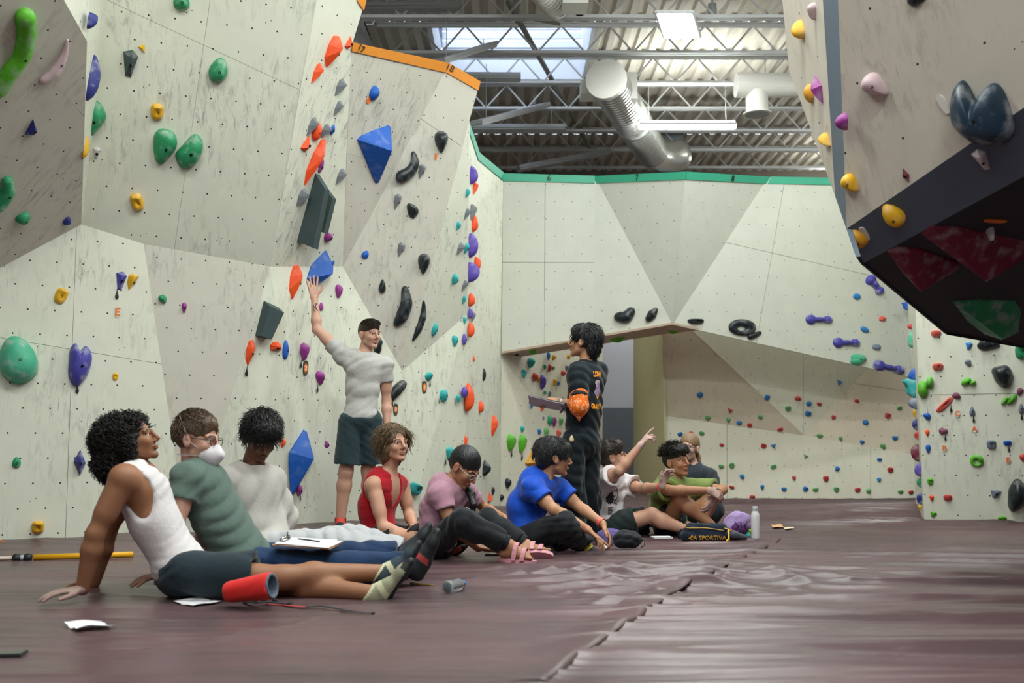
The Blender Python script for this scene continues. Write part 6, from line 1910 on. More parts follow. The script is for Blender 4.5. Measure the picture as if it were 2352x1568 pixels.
p.pants(cloth_mat('pale_grey_cotton', (178, 178, 182)), to=1.92, infl=.022, flare=.034, waist=-.02, seed=16, amp=.011, dens=36)
p.shoe('R', (.5, -.1, .85), (-.85, 0, .5), [M_S2, M_RUB]); p.shoe('L', (.5, .1, .85), (-.85, 0, .5), [M_S2, M_RUB])
P3 = p
# ---- 4: man standing with one arm raised
fzp = .05
p = Person('standing man in a light grey t-shirt and dark shorts raising one arm to the wall', 8.4, dict(
    hipR=(806, 968, -.02), hipL=(850, 966, .02), nb=(838, 812, 0), shR=(787, 815, -.01), shL=(884, 838, .05),
    elR=(728, 757, .02), wrR=(722, 684, .06), elL=(888, 922, .10), wrL=(889, 984, .04),
    knR=(795, 1082, -.02), anR=(782, 1193, .02), knL=(846, 1080, .08), anL=(850, 1192, .16)), 1.02, base=Vector((-1.35, 8.4, 0)))
p.head(848, 768, -.01, (.70, -.71, -.02), (-.04, 0, 1), 1.02); p.tw = .90
p.body(SK_LIGHT, H_DKBR, [dict(side='R', d=(-.16, .05, 1), n=(.35, -.95, .05), curl=(.05, .08, .08), spread=.22, thumb=.75), dict(side='L', d=(.05, 0, -1), n=(-.8, .3, 0), curl=(.3, .4, .3))])
rn = np.random.default_rng(4)
lk = make_locks(p.F, rn, 620, lambda x, y, z: z > .12, lambda x, y, z: (.35, .9, .35), .03, r0=.0042, curl=.001, lift=.16, shell=(.071, .093, .053), c0=(0, .014, .070))
hair_obj(p.F, [((0, -.014, .033), (.0765, .0985, .093)), ((0, .014, .070), (.070, .092, .052))], [((0, .118, -.03), (.085, .066, .092)), ((0, .03, -.112), (.13, .13, .075))] + CUT_EARS, H_DKBR, p.root, 5, .002, 120, (lk,))
p.shirt(cloth_mat('light_grey_tee', (188, 186, 182)), sleeve=.46, hem=-.01, seed=18, amp=.0055, dens=42, waist=.004, infl=.010, ease=.016)
p.pants(cloth_mat('dark_teal_sport', (42, 60, 66), .7), 'shorts', to=.86, infl=.012, flare=.014, waist=.03, seed=19, amp=.005, dens=42)
M_RED = mat('shoe_red', srgb(206, 60, 48), .6, var=.1)
p.shoe('R', (.15, -1, -.08), (0, 0, 1), [M_S2, M_RUB, M_RED, M_RED], (.0, .06)); p.shoe('L', (.55, -.8, -.05), (0, 0, 1), [M_S2, M_RUB, M_RED, M_RED], (.0, .06))
p.ring('wristband', p.J['wrL'], p.J['elL'] - p.J['wrL'], .03, .02, M_BAND)
mb = MB(); e, w = p.J['elR'], p.J['wrR']; ax = (w - e).normalized(); fr = Vector((.25, -.97, 0)); fr = (fr - ax * fr.dot(ax)).normalized(); sd = ax.cross(fr)
def on_arm(t, a): 
    r = .039 + (.030 - .039) * t
    return e.lerp(w, t) + (fr * math.cos(a) + sd * math.sin(a)) * (r + .0025)
for seg in ([(.55, .5), (.6, .2), (.7, .1), (.8, .25)], [(.62, .1), (.66, -.3), (.74, -.4)], [(.5, -.1), (.58, -.35), (.64, -.55)], [(.74, .3), (.8, .55)]):
    mb.tube([on_arm(*q) for q in seg], .0028, n=5)
mb.build('tattoo', mat('tattoo_ink', srgb(52, 52, 60), .6, var=.1), p.root)
P4 = p
# ---- 5: man in the red tank top
p = Person('long-haired man in a red tank top sitting with a climbing shoe in his hands', 7.0, dict(
    hipR=(866, 1240, -.09), hipL=(880, 1236, .10), nb=(892, 1090, 0), shR=(858, 1113, -.15), shL=(922, 1110, .16),
    elR=(880, 1212, -.24), wrR=(932, 1226, -.22), elL=(940, 1180, .13), wrL=(952, 1212, -.05),
    knR=(952, 1240, -.34), anR=(1008, 1262, -.16), knL=(1036, 1258, .02), anL=(962, 1272, -.22)), .99)
p.head(905, 1020, -.02, (.64, -.76, .12), (-.10, .06, 1), 1.06); p.bend = .06; p.arm_r = (.045, .037, .040, .027)
p.body(SK_FAIR2, H_BROWN, [dict(side='R', d=(.9, .3, .2), n=(0, .5, .6), curl=(.5, .6, .4)), dict(side='L', d=(.5, -.8, .0), n=(-.5, 0, -.6), curl=(.5, .6, .4))], jaw=.96, beard=0)
rn = np.random.default_rng(5)
lk = make_locks(p.F, rn, 620, lambda x, y, z: z > .1 and y < .72, lambda x, y, z: (x * 1.6 + .1, -.35, -.8), .12, r0=.0042, curl=.004, lift=.10, steps=8, grav=.10) + \
     make_locks(p.F, rn, 420, lambda x, y, z: y < .35 and -.6 < z < .3, lambda x, y, z: (x, -.3, -1), .08, r0=.0042, curl=.006, lift=.22, steps=7)
hair_obj(p.F, [((0, -.02, .036), (.09, .108, .103)), ((0, -.055, -.06), (.083, .06, .10)), ((.066, -.015, -.03), (.026, .045, .075)), ((-.066, -.015, -.03), (.026, .045, .075))], [((0, .124, -.012), (.064, .072, .105)), ((0, .07, -.10), (.055, .09, .08))], H_LTBR, p.root, 6, .006, 90, (lk,))
p.tank(cloth_mat('red_cotton', (172, 20, 34)), hem=-.06, hole=(.07, .085, .12), scoop=(.058, .10, .125), drop=.07, out=.028, back=(.05, .06, .04), amp=.0022)
p.pants(cloth_mat('black_short', (24, 26, 30)), 'shorts', to=.55, infl=.014, flare=.02, waist=.0, seed=21)
M_PK = mat('shoe_coral', srgb(206, 84, 84), .6, var=.12)
p.shoe('R', (.75, .1, .45), (-.45, -.3, .8), [M_PK, M_RUB, M_PK, M_PK]); p.shoe('L', (.3, -.8, -.1), (-.2, -.1, .9), [M_PK, M_RUB])
P5 = p
# ---- 6: woman in pink
p = Person('woman in a pink t-shirt, glasses and black trousers bent over with a long ponytail', 6.6, dict(
    hipR=(1000, 1244, -.08), hipL=(1012, 1240, .09), nb=(1038, 1110, 0), shR=(1013, 1132, -.14), shL=(1072, 1132, .15),
    elR=(1034, 1208, -.20), wrR=(1098, 1258, -.12), elL=(1112, 1165, .26), wrL=(1156, 1188, .08),
    knR=(1062, 1196, -.30), anR=(1168, 1250, -.25), knL=(1122, 1196, .08), anL=(1206, 1250, .0)), .93)
p.head(1067, 1072, -.02, (.66, -.44, -.60), (.42, -.2, .88), 1.08); p.bend = .05; p.arm_r = (.040, .033, .036, .024); p.tw = .92; p.leg_r = (.072, .049, .051, .036)
p.body(SK_OLIVE, H_BLACK, [dict(side='R', d=(1, 0, -.12), n=(0, 0, -1), curl=(.1, .15, .1), spread=.15), dict(side='L', d=(.35, -.25, -.9), n=(-.6, -.3, -.3), curl=(.3, .35, .2), spread=.1)], jaw=.97, legs=False, feet=[('R', (1, -.25, -.05), (0, 0, 1)), ('L', (1, -.05, .0), (-.1, .75, .6))])
hs = hair_obj(p.F, [((0, -.018, .034), (.083, .106, .099))], [((0, .122, -.038), (.072, .068, .10)), ((0, .045, -.115), (.12, .12, .075))] + CUT_EARS, H_BLACK, p.root, 7, .0012, 140)
F = p.F; S = SDF(.006)
tail = [F.p(0, -.098, -.03), P(1046, 1100, 6.66), P(1068, 1112, 6.66), P(1082, 1135, 6.58), P(1087, 1160, 6.54), P(1086, 1188, 6.53)]
for (a, b, r0, r1) in zip(tail[:-1], tail[1:], (.022, .020, .021, .024, .021), (.020, .021, .024, .021, .008)): S.rc(a, b, r0, r1, k=.02)
S.warp = folds(33, .003, 150); v, f = S.mesh(); fast_mesh('ponytail', v, f, H_BLACK, p.root)
p.ring('hair_tie', F.p(0, -.108, -.018), tail[1] - tail[0], .024, .012, M_S2)
p.shirt(cloth_mat('dusty_pink', (176, 130, 148)), sleeve=.5, hem=-.06, seed=23, amp=.006, dens=42, waist=.012)
M_JOG = cloth_mat('black_jogger', (24, 27, 32), .75)
p.pants(M_JOG, to=1.86, infl=.018, flare=.014, waist=.0, seed=24, amp=.009, dens=42)
for sd in 'LR': p.ring('cuff', p.J['kn' + sd].lerp(p.J['an' + sd], .88), p.J['an' + sd] - p.J['kn' + sd], .042, .05, M_JOG, thick=.012)
p.glasses(mat('glasses_clear', srgb(190, 186, 188), .25, var=.05))
M_SAN = mat('sandal_pink', srgb(204, 140, 152), .6, var=.06)
for sd, td, un in (('R', (1, -.25, -.05), (0, 0, 1)), ('L', (1, -.05, .0), (-.1, .75, .6))):
    y = Vector(td).normalized(); z = Vector(un); z = (z - y * z.dot(y)).normalized(); Ff = Fr(p.J['an' + sd], [y.cross(z), y, z])
    mb = MB(); ring0, ring1 = [], []
    n = 26
    for i in range(n):
        t = 2 * math.pi * i / n; yy = .06 + .125 * math.sin(t); xx = (.040 + .008 * math.sin(t)) * math.cos(t)
        ring0.append(Ff.p(xx, yy, -.086)); ring1.append(Ff.p(xx * 1.04, yy, -.112))
    mb.add(ring0 + ring1, [tuple(range(n)), tuple(reversed(range(n, 2 * n)))] + [(i, n + i, n + (i + 1) % n, (i + 1) % n) for i in range(n)])
    so = mb.build('sandal', M_SAN, p.root)
    for yy, rz in ((.045, .084), (.098, .060)):
        mb = MB(); pts = [Ff.p(.047 * math.cos(t), yy + .01 * math.sin(t), -.09 + rz * 1.25 * math.sin(t)) for t in np.linspace(0, math.pi, 10)]
        vs = []
        for q in pts: vs += [q - y * .014, q + y * .014]
        mb.add(vs, [(2 * i, 2 * i + 1, 2 * i + 3, 2 * i + 2) for i in range(9)]); st = mb.build('strap', M_SAN, so)
        sm = st.modifiers.new('thick', 'SOLIDIFY'); sm.thickness = .005; sm.offset = 1
P6 = p
# ---- 7: man in the blue shirt
p = Person('black-haired man in a bright blue t-shirt sitting cross-legged with arms forward', 7.15, dict(
    hipR=(1206, 1238, -.09), hipL=(1220, 1234, .10), nb=(1250, 1098, 0), shR=(1224, 1122, -.16), shL=(1284, 1122, .15),
    elR=(1272, 1170, -.26), wrR=(1350, 1216, -.26), elL=(1328, 1162, .12), wrL=(1384, 1202, -.02),
    knR=(1296, 1204, -.28), anR=(1342, 1248, -.10), knL=(1318, 1215, .24), anL=(1256, 1248, -.16)))
p.head(1272, 1050, 0, (.98, .16, -.05), (.05, 0, 1), 1.1); p.bend = .08
p.body(SK_MED, H_BLACK, [dict(side='R', d=(.78, -.1, -.62), n=(-.5, .1, -.7), curl=((.0, .1, .1), (.3, .3, .2), (.45, .4, .3), (.5, .5, .3)), spread=.12), dict(side='L', d=(.45, -.2, -.85), n=(-.8, 0, -.4), curl=(.25, .35, .25), spread=.15)], jaw=1.02, legs=False)
rn = np.random.default_rng(7)
lk = make_locks(p.F, rn, 600, lambda x, y, z: z > .05 and y < .85, lambda x, y, z: (x * .9, .55 if y > 0 else -.3, -.75), .075, r0=.0038, curl=.001, lift=.05, grav=.06, shell=(.088, .11, .102), c0=(0, -.016, .036))
hair_obj(p.F, [((0, -.016, .036), (.088, .11, .102)), ((0, .07, .06), (.07, .045, .05)), ((0, -.07, -.02), (.076, .05, .065))], [((0, .13, -.04), (.075, .066, .085)), ((0, .05, -.12), (.12, .11, .075)), ((.09, .02, -.03), (.03, .026, .036)), ((-.09, .02, -.03), (.03, .026, .036))], H_BLACK, p.root, 8, .003, 110, (lk,))
p.shirt(cloth_mat('bright_blue', (16, 78, 196), .6), sleeve=.55, hem=-.04, seed=27, amp=.007, dens=42, waist=.008, ease=.026)
p.pants(M_JOG, to=1.95, infl=.018, flare=.012, waist=.0, seed=28, amp=.009, dens=42)
M_YB = mat('shoe_yellow_black', srgb(190, 176, 30), .6, var=.1)
p.shoe('R', (.75, -.55, -.2), (.1, -.3, .95), [M_S2, M_RUB, M_YB, M_YB]); p.shoe('L', (.2, -.95, -.1), (-.1, -.1, .95), [M_S2, M_RUB])
p.ring('wristband', p.J['wrL'].lerp(p.J['elL'], .08), p.J['elL'] - p.J['wrL'], .031, .026, M_BAND, thick=.004)
P7 = p
# ---- 8: standing man in black with the orange bandana
p = Person('standing man in a black t-shirt with an orange bandana on his arm holding a clipboard', 7.6, dict(
    hipR=(1352, 1018, .08), hipL=(1318, 1020, -.07), nb=(1350, 832, 0), shR=(1374, 852, .12), shL=(1326, 854, -.12),
    elR=(1352, 930, .28), wrR=(1293, 936, .12), elL=(1330, 930, -.18), wrL=(1286, 922, -.02),
    knR=(1350, 1118, .06), anR=(1354, 1214, .12), knL=(1314, 1118, -.08), anL=(1322, 1219, -.03)), .97, base=Vector((.57, 7.6, 0)))
p.head(1342, 785, 0, (-.90, .36, .16), (.14, -.05, 1), 1.06)
p.body(SK_MED, H_BLACK, [dict(side='R', d=(-1, 0, .05), n=(0, 0, 1), curl=(.3, .3, .2)), dict(side='L', d=(-1, .15, .05), n=(.1, .5, -.8), curl=(.4, .5, .4))], legs=False)
rn = np.random.default_rng(8)
lk = make_locks(p.F, rn, 600, lambda x, y, z: (z > -.2 and y < .8) or (y < -.1 and z > -.55), lambda x, y, z: (x * .6, .7 if y > .2 else -.5, -.6), .06, r0=.0038, curl=.001, lift=.08, shell=(.088, .112, .104), c0=(0, -.016, .038))
lk += make_locks(p.F, rn, 200, lambda x, y, z: y < .2, lambda x, y, z: (x * .4, -.2, -1), .045, r0=.0036, lift=.06, shell=(.076, .052, .077), c0=(0, -.075, -.035))
hair_obj(p.F, [((0, -.016, .038), (.088, .112, .104)), ((0, -.075, -.035), (.074, .05, .075)), ((0, .06, .07), (.07, .05, .05))], [((0, .13, -.035), (.075, .07, .085)), ((0, .04, -.125), (.12, .10, .075)), ((.09, .02, -.025), (.03, .026, .038)), ((-.09, .02, -.025), (.03, .026, .038))], H_BLACK, p.root, 9, .003, 110, (lk,))
sh8 = p.shirt(cloth_mat('black_tee', (16, 28, 36), .7), sleeve=.75, hem=-.03, seed=29, amp=.008, dens=38, waist=.012, ease=.03, infl=.013)
p.pants(cloth_mat('black_jean', (16, 26, 32), .75), to=1.98, infl=.014, flare=.020, waist=.01, seed=30, amp=.011, dens=42)
p.shoe('R', (-.9, .3, 0), (0, 0, 1), [M_S2, M_RUB]); p.shoe('L', (-.9, .3, 0), (0, 0, 1), [M_S2, M_RUB])
# bandana: knotted cloth hanging from the elbow
S = SDF(.006); a, b = p.J['shL'].lerp(p.J['elL'], .55), p.J['elL']
S.rc(a, b + Vector((0, 0, -.01)), .070, .074, k=.02); S.rc(b + Vector((0, 0, -.01)), b + Vector((-.0, 0, -.115)), .066, .008, k=.02, flat=((0, 1, 0), .8)); S.clip(a, (a - b).normalized())
S.warp = folds(31, .005, 60)
def bandana_mat():
    m = mat('bandana_orange', srgb(240, 112, 14), .7, bump=.1, bscale=50)
    N, L = m.node_tree.nodes, m.node_tree.links
    tc = N.new('ShaderNodeTexCoord'); vo = N.new('ShaderNodeTexVoronoi'); vo.inputs['Scale'].default_value = 42; L.new(tc.outputs['Object'], vo.inputs['Vector'])
    w1 = N.new('ShaderNodeMath'); w1.operation = 'SUBTRACT'; w1.inputs[1].default_value = .3; L.new(vo.outputs['Distance'], w1.inputs[0])
    w2 = N.new('ShaderNodeMath'); w2.operation = 'ABSOLUTE'; L.new(w1.outputs[0], w2.inputs[0])
    w3 = N.new('ShaderNodeMath'); w3.operation = 'LESS_THAN'; w3.inputs[1].default_value = .07; L.new(w2.outputs[0], w3.inputs[0])
    mx = N.new('ShaderNodeMix'); mx.data_type = 'RGBA'; mx.inputs['A'].default_value = srgb(240, 112, 14); mx.inputs['B'].default_value = srgb(244, 196, 160); L.new(w3.outputs[0], mx.inputs['Factor'])
    L.new(mx.outputs['Result'], N['Principled BSDF'].inputs['Base Color']); return m
v, f = S.mesh(); fast_mesh('bandana', v, f, bandana_mat(), p.root)
p.ring('watch_band', p.J['wrL'].lerp(p.J['elL'], .1), p.J['elL'] - p.J['wrL'], .03, .022, mat('watch_steel', srgb(170, 170, 172), .3, metal=.8, var=.1), thick=.004)
w = p.J['wrL'].lerp(p.J['elL'], .1) + Vector((-.005, -.034, .004)); mb = MB(); Mq = Vector((0, -1, .15)).to_track_quat('Z', 'Y').to_matrix().to_4x4(); Mq.translation = w
mb.lathe([(.018, -.006), (.018, .004), (.014, .006)], 16, Mq); mb.build('watch_face', MATS['watch_steel'], p.root)
# printed back
def project_print(obj, target, origin_dir):
    me = target.data
    bv = BVHTree.FromPolygons([v.co for v in me.vertices], [tuple(q.vertices) for q in me.polygons])
    for v in obj.data.vertices:
        hit = bv.ray_cast(v.co + origin_dir * .35, -origin_dir)
        if hit[0] is not None: v.co = hit[0] + origin_dir * .003
def print_text(body, cx, cy, hpx, Y, nrm, target, m, root, arch=0.0, squeeze=1.0, name='print', bold=.004):
    c = P(cx, cy, Y); n = Vector(nrm).normalized(); u = Vector((0, 0, 1)).cross(n).normalized(); v = n.cross(u)
    Mq = Matrix((u, v, n)).transposed().to_4x4(); Mq.translation = c
    s = hpx / px_scale(c) / .7
    o = text_mesh(name, body, s, Mq @ Matrix.Diagonal((squeeze, 1, 1, 1)), m, None, depth=0.0, bold=bold)
    if arch:
        for q in o.data.vertices:
            l = Mq.inverted() @ q.co; l.y += -arch * l.x * l.x; q.co = Mq @ l
    project_print(o, target, n)
    put(o, root); return o
M_PRO = mat('print_orange', srgb(244, 156, 30), .7, var=.05); M_PRL = mat('print_lilac', srgb(170, 150, 196), .7, var=.25, vscale=60)
bk = (.80, -.60, 0)
print_text('LOW', 1373, 859, 12, 7.5, bk, sh8, M_PRO, p.root, arch=2.0, squeeze=.62, bold=.003); print_text('GRAVITY', 1377, 934, 11, 7.5, bk, sh8, M_PRO, p.root, arch=-1.2, squeeze=.62, bold=.003)
def print_shape(pts, cx, cy, Y, nrm, target, m, root):
    c = P(cx, cy, Y); n = Vector(nrm).normalized(); u = Vector((0, 0, 1)).cross(n).normalized(); v = n.cross(u); s = 1 / px_scale(c)
    cc = c; vs = [c] + [c + u * x * s + v * y * s for x, y in pts]; k = len(pts)
    o = mesh_obj('print', vs, [(0, 1 + i, 1 + (i + 1) % k) for i in range(k)], m)
    project_print(o, target, n); put(o, root); return o
rr = random.Random(4)
for cx, cy, w, h_, m_ in ((1376, 893, 9, 18, M_PRL), (1372, 880, 8, 8, mat('print_pale', srgb(226, 206, 200), .7, var=.2)), (1380, 908, 6, 8, M_PRO), (1368, 898, 4, 6, MATS['print_pale'])):
    print_shape([(w * math.cos(t) * rr.uniform(.75, 1.15), h_ * math.sin(t) * rr.uniform(.8, 1.1)) for t in np.linspace(0, 2 * math.pi, 14, endpoint=False)], cx, cy, 7.5, bk, sh8, m_, p.root)
mb = MB(); c = P(1313, 1009, 7.44); mb.lathe([(.003, -.022), (.018, -.012), (.018, .002), (.010, .022), (.002, .034)], 12, Matrix.Translation(c)); mb.build('chalk_brush_charm', mat('charm_cream', srgb(226, 204, 160), .6, var=.1), p.root, True)
P8 = p
# ---- 9: man in the white graphic tee pointing up
p = Person('man in a white graphic t-shirt and dark shorts pointing up with both arms out', 8.0, dict(
    hipR=(1396, 1214, -.09), hipL=(1408, 1210, .10), nb=(1400, 1090, 0), shR=(1384, 1108, -.15), shL=(1434, 1110, .15),
    elR=(1422, 1082, -.34), wrR=(1470, 1024, -.32), elL=(1474, 1122, -.02), wrL=(1520, 1117, -.27),
    knR=(1498, 1182, -.12), anR=(1574, 1216, -.16), knL=(1526, 1186, .18), anL=(1592, 1212, .16)), .98)
p.head(1406, 1050, 0, (.95, -.08, .18), (-.15, 0, 1), 1.08); p.bend = .04
p.body(SK_FAIR2, H_DKBR, [dict(side='R', d=(.62, 0, .78), n=(.6, .3, -.6), curl=((.05, .1, .1), (.7, .8, .5), (.9, .9, .6), (.9, .9, .6)), thumb=.3), dict(side='L', d=(.35, .1, .9), n=(.5, -.6, 0), curl=(.5, .6, .4), spread=.1)], hands_white=('L', 'R'))
rn = np.random.default_rng(9)
lk = make_locks(p.F, rn, 380, lambda x, y, z: (z > .2 and y < .8) or (y < 0 and z > -.4), lambda x, y, z: (.3 * x, .8 if y > 0 else -.2, -.3), .045, r0=.0038, curl=.002, lift=.14)
hair_obj(p.F, [((0, -.016, .036), (.086, .108, .101)), ((0, .05, .08), (.066, .05, .045))], [((0, .122, -.032), (.078, .068, .092)), CUT_NECK] + CUT_EARS, H_DKBR, p.root, 10, .003, 110, (lk,))
sh9 = p.shirt(cloth_mat('white_tee', (222, 214, 216)), sleeve=.62, hem=-.06, seed=34, amp=.008, dens=38, waist=.02, ease=.038)
p.pants(cloth_mat('dark_short_green', (34, 46, 46)), 'shorts', to=.62, infl=.014, flare=.022, waist=.0, seed=35, amp=.008, dens=38)
p.shoe('R', (.95, -.1, .2), (-.2, 0, .95), [M_S2, M_RUB]); p.shoe('L', (.95, .1, .2), (-.2, 0, .95), [M_S2, M_RUB])
p.ring('wristband', p.J['wrL'].lerp(p.J['elL'], .06), p.J['elL'] - p.J['wrL'], .030, .024, M_BAND, thick=.004)
fr9 = (.55, -.83, 0); M_PRB = mat('print_black', srgb(34, 38, 40), .7, var=.2, vscale=80)
print_shape([(8 * math.cos(t) * (1 + .25 * (i % 2)), 13 * math.sin(t) * (1 + .2 * (i % 2))) for i, t in enumerate(np.linspace(0, 2 * math.pi, 22, endpoint=False))], 1404, 1143, 7.85, fr9, sh9, M_PRB, p.root)
for i in range(7):
    print_shape([(-6, -.8), (6 - (i * 3 % 4), -.8), (6 - (i * 3 % 4), .8), (-6, .8)], 1404, 1165 + i * 2.6, 7.85, fr9, sh9, M_PRB, p.root)
for i, (x0, y0, x1, y1) in enumerate(((1414, 1128, 1424, 1122), (1424, 1122, 1428, 1140), (1428, 1140, 1418, 1156), (1418, 1156, 1413, 1142), (1413, 1142, 1420, 1138), (1420, 1146, 1426, 1152), (1412, 1154, 1428, 1158))):
    dx, dy = x1 - x0, y1 - y0; l = math.hypot(dx, dy); nx, ny = -dy / l * .8, dx / l * .8
    cx, cy = (x0 + x1) / 2, (y0 + y1) / 2
    print_shape([(-dx / 2 + nx, dy / 2 - ny), (dx / 2 + nx, -dy / 2 - ny), (dx / 2 - nx, -dy / 2 + ny), (-dx / 2 - nx, dy / 2 + ny)], cx, cy, 7.85, fr9, sh9, M_PRB, p.root)
P9 = p
# ---- 10: man in the green shirt hugging his knees
p = Person('curly-haired man in an olive green t-shirt hugging his bent knees', 8.2, dict(
    hipR=(1530, 1212, -.08), hipL=(1556, 1208, .09), nb=(1552, 1106, 0), shR=(1518, 1124, -.10), shL=(1592, 1120, .10),
    elR=(1540, 1126, -.36), wrR=(1628, 1126, -.34), elL=(1660, 1124, -.06), wrL=(1636, 1140, -.26),
    knR=(1562, 1144, -.28), anR=(1634, 1206, -.30), knL=(1634, 1144, -.02), anL=(1610, 1208, -.10)), .98)
p.head(1553, 1060, -.02, (.64, -.76, .12), (-.10, 0, 1), 1.06); p.bend = .06
p.body(SK_OLIVE, H_BLACK, [dict(side='R', d=(.9, .1, -.4), n=(.1, .7, -.6), curl=(.5, .6, .4)), dict(side='L', d=(-.3, -.5, -.7), n=(-.6, .3, 0), curl=(.4, .5, .4))], hands_white=('L', 'R'), jaw=.97)
rn = np.random.default_rng(10)
lk = make_locks(p.F, rn, 420, lambda x, y, z: z > .25 and y < .88, lambda x, y, z: (x, .8, .1), .05, r0=.0055, curl=.010, lift=.6)
hair_obj(p.F, [((0, -.016, .034), (.079, .101, .096)), ((0, .03, .085), (.07, .085, .05))], [((0, .12, -.034), (.08, .066, .09)), ((0, .03, -.118), (.13, .125, .075))] + CUT_EARS, H_CURL, p.root, 11, .005, 130, (lk,))
p.shirt(cloth_mat('olive_green', (122, 138, 74)), sleeve=.7, hem=-.08, seed=37, amp=.009, dens=38, waist=.02, ease=.035)
p.pants(cloth_mat('navy_short', (26, 32, 42)), 'shorts', to=.5, infl=.016, flare=.02, waist=-.02, seed=38)
p.shoe('R', (.9, .2, -.05), (0, 0, 1), [M_S2, M_RUB]); p.shoe('L', (.9, .2, -.05), (0, 0, 1), [M_S2, M_RUB])
P10 = p
# ---- 11: woman behind in dark grey
p = Person('woman in glasses and a dark grey t-shirt sitting behind the man in green', 8.95, dict(
    hipR=(1585, 1196, -.05), hipL=(1618, 1196, .05), nb=(1592, 1072, 0), shR=(1552, 1096, -.04), shL=(1630, 1096, .04),
    elR=(1545, 1150, -.1), wrR=(1570, 1190, -.26), elL=(1640, 1150, -.08), wrL=(1622, 1186, -.28),
    knR=(1556, 1170, -.42), anR=(1600, 1210, -.36), knL=(1640, 1172, -.40), anL=(1600, 1212, -.5)), .96)
p.head(1582, 1029, -.02, (-.52, -.84, .10), (.05, 0, 1), 1.08); p.tw = .95
p.body(SK_PALE, H_BLOND, [dict(side='R', d=(.5, -.5, -.5), n=(0, 0, -1)), dict(side='L', d=(-.5, -.5, -.5), n=(0, 0, -1))], legs=False)
hair_obj(p.F, [((0, -.018, .034), (.081, .105, .098))], [((0, .122, -.03), (.078, .068, .098)), ((0, .045, -.115), (.12, .12, .075))] + CUT_EARS, H_BLOND, p.root, 12, .0015, 140)
F = p.F; S = SDF(.006); pt = [F.p(-.03, -.10, -.02), F.p(-.05, -.105, -.07), F.p(-.06, -.10, -.12)]
for i in range(9):
    t = i / 8; c = pt[0].lerp(pt[1], min(1, t * 2)) if t < .5 else pt[1].lerp(pt[2], t * 2 - 1); S.sp(c + F.a[0] * (.006 if i % 2 else -.006), .02 - .006 * t, k=.01)
v, f = S.mesh(); fast_mesh('braid', v, f, H_BLOND, p.root)
p.shirt(cloth_mat('charcoal_tee', (48, 54, 62)), sleeve=.6, hem=-.04, seed=39, amp=.005, waist=.012, ease=.03)
p.pants(cloth_mat('charcoal_pants', (34, 38, 46)), to=1.9, infl=.018, flare=.012, waist=-.02, seed=40)
p.glasses(MATS['glasses_dark'])
p.shoe('R', (.6, -.8, 0), (0, 0, 1), [M_S2, M_RUB]); p.shoe('L', (-.6, -.8, 0), (0, 0, 1), [M_S2, M_RUB])
P11 = p
# ================================================================ things on the mats
def on_floor(px, py, dz=0.0):
    g = G(px, py, 0.0)
    for _ in range(3):
        g = G(px, py, fz(g.x, g.y) + dz)
    return g
M_PAPER = mat('paper_white', srgb(228, 226, 230), .8, var=.02)
def sheet_obj(name, quad, label, cat, m, curl=0.006, thick=.0012, lift=.004, group=None):
    """thin sheet on the mat; quad of picture points, slightly curled"""
    c = [on_floor(*q) for q in quad]
    n = 8; vs = []
    for zt in (0, 1):
        for i in range(n + 1):
            for j in range(n + 1):
                a, b = i / n, j / n
                p_ = (c[0].lerp(c[1], a)).lerp(c[3].lerp(c[2], a), b)
                z = max(fz(p_.x, p_.y), 0) + lift + curl * (abs(a - .5) * 2) ** 2 + curl * .5 * math.sin(a * 7 + b * 3) ** 2 - thick * zt
                vs.append((p_.x, p_.y, z))
    k = (n + 1) ** 2; fs = []
    for i in range(n):
        for j in range(n):
            q = (i * (n + 1) + j, (i + 1) * (n + 1) + j, (i + 1) * (n + 1) + j + 1, i * (n + 1) + j + 1)
            fs.append(q); fs.append(tuple(k + t for t in reversed(q)))
    edge_ = [i * (n + 1) for i in range(n + 1)] + [n * (n + 1) + j for j in range(1, n + 1)] + [i * (n + 1) + n for i in range(n - 1, -1, -1)] + [j for j in range(n - 1, 0, -1)]
    for a, b in zip(edge_, edge_[1:] + edge_[:1]): fs.append((a, b, k + b, k + a))
    o = mesh_obj(name, vs, fs, m, None, True)
    return tag(o, label, cat, group)
sheet_obj('paper_sheet', [(398, 1384), (446, 1395), (508, 1384), (462, 1377)], 'folded white sheet lying by the dark shorts of the front man', 'paper', M_PAPER, group='loose papers')
sheet_obj('paper_sheet', [(146, 1438), (180, 1453), (268, 1445), (232, 1436)], 'crumpled white sheet alone on the near mat', 'paper', M_PAPER, .014, group='loose papers')
sheet_obj('paper_sheet', [(1376, 1254), (1392, 1259), (1416, 1255), (1398, 1250)], 'small white sheet by the hands of the man in blue', 'paper', M_PAPER, group='loose papers')
sheet_obj('paper_sheet', [(1770, 1208), (1776, 1214), (1800, 1213), (1796, 1206)], 'small tan scrap of card lying alone near the far mats', 'paper', mat('card_tan', srgb(206, 160, 116), .8, var=.1), group='loose papers')
sheet_obj('paper_sheet', [(1800, 1214), (1806, 1218), (1828, 1216), (1822, 1212)], 'tiny pale scrap beside the tan card', 'paper', mat('card_pale', srgb(222, 196, 170), .8, var=.1), group='loose papers')
# notebook
nb_ = empty('notebook', on_floor(1520, 1237)); c = on_floor(1520, 1238); mtn = Matrix.Rotation(.15, 3, 'Z')
mb = MB(); mb.box(c + Vector((0, 0, .006)), (.15, .11, .004), mtn); mb.build('cover', mat('notebook_dark', srgb(60, 60, 66), .6, var=.1), nb_)
mb = MB(); mb.box(c + Vector((0, 0, .015)), (.145, .106, .012), mtn); mb.build('pages', M_PAPER, nb_)
tag(nb_, 'small white notebook beside the shoe bag', 'notebook')
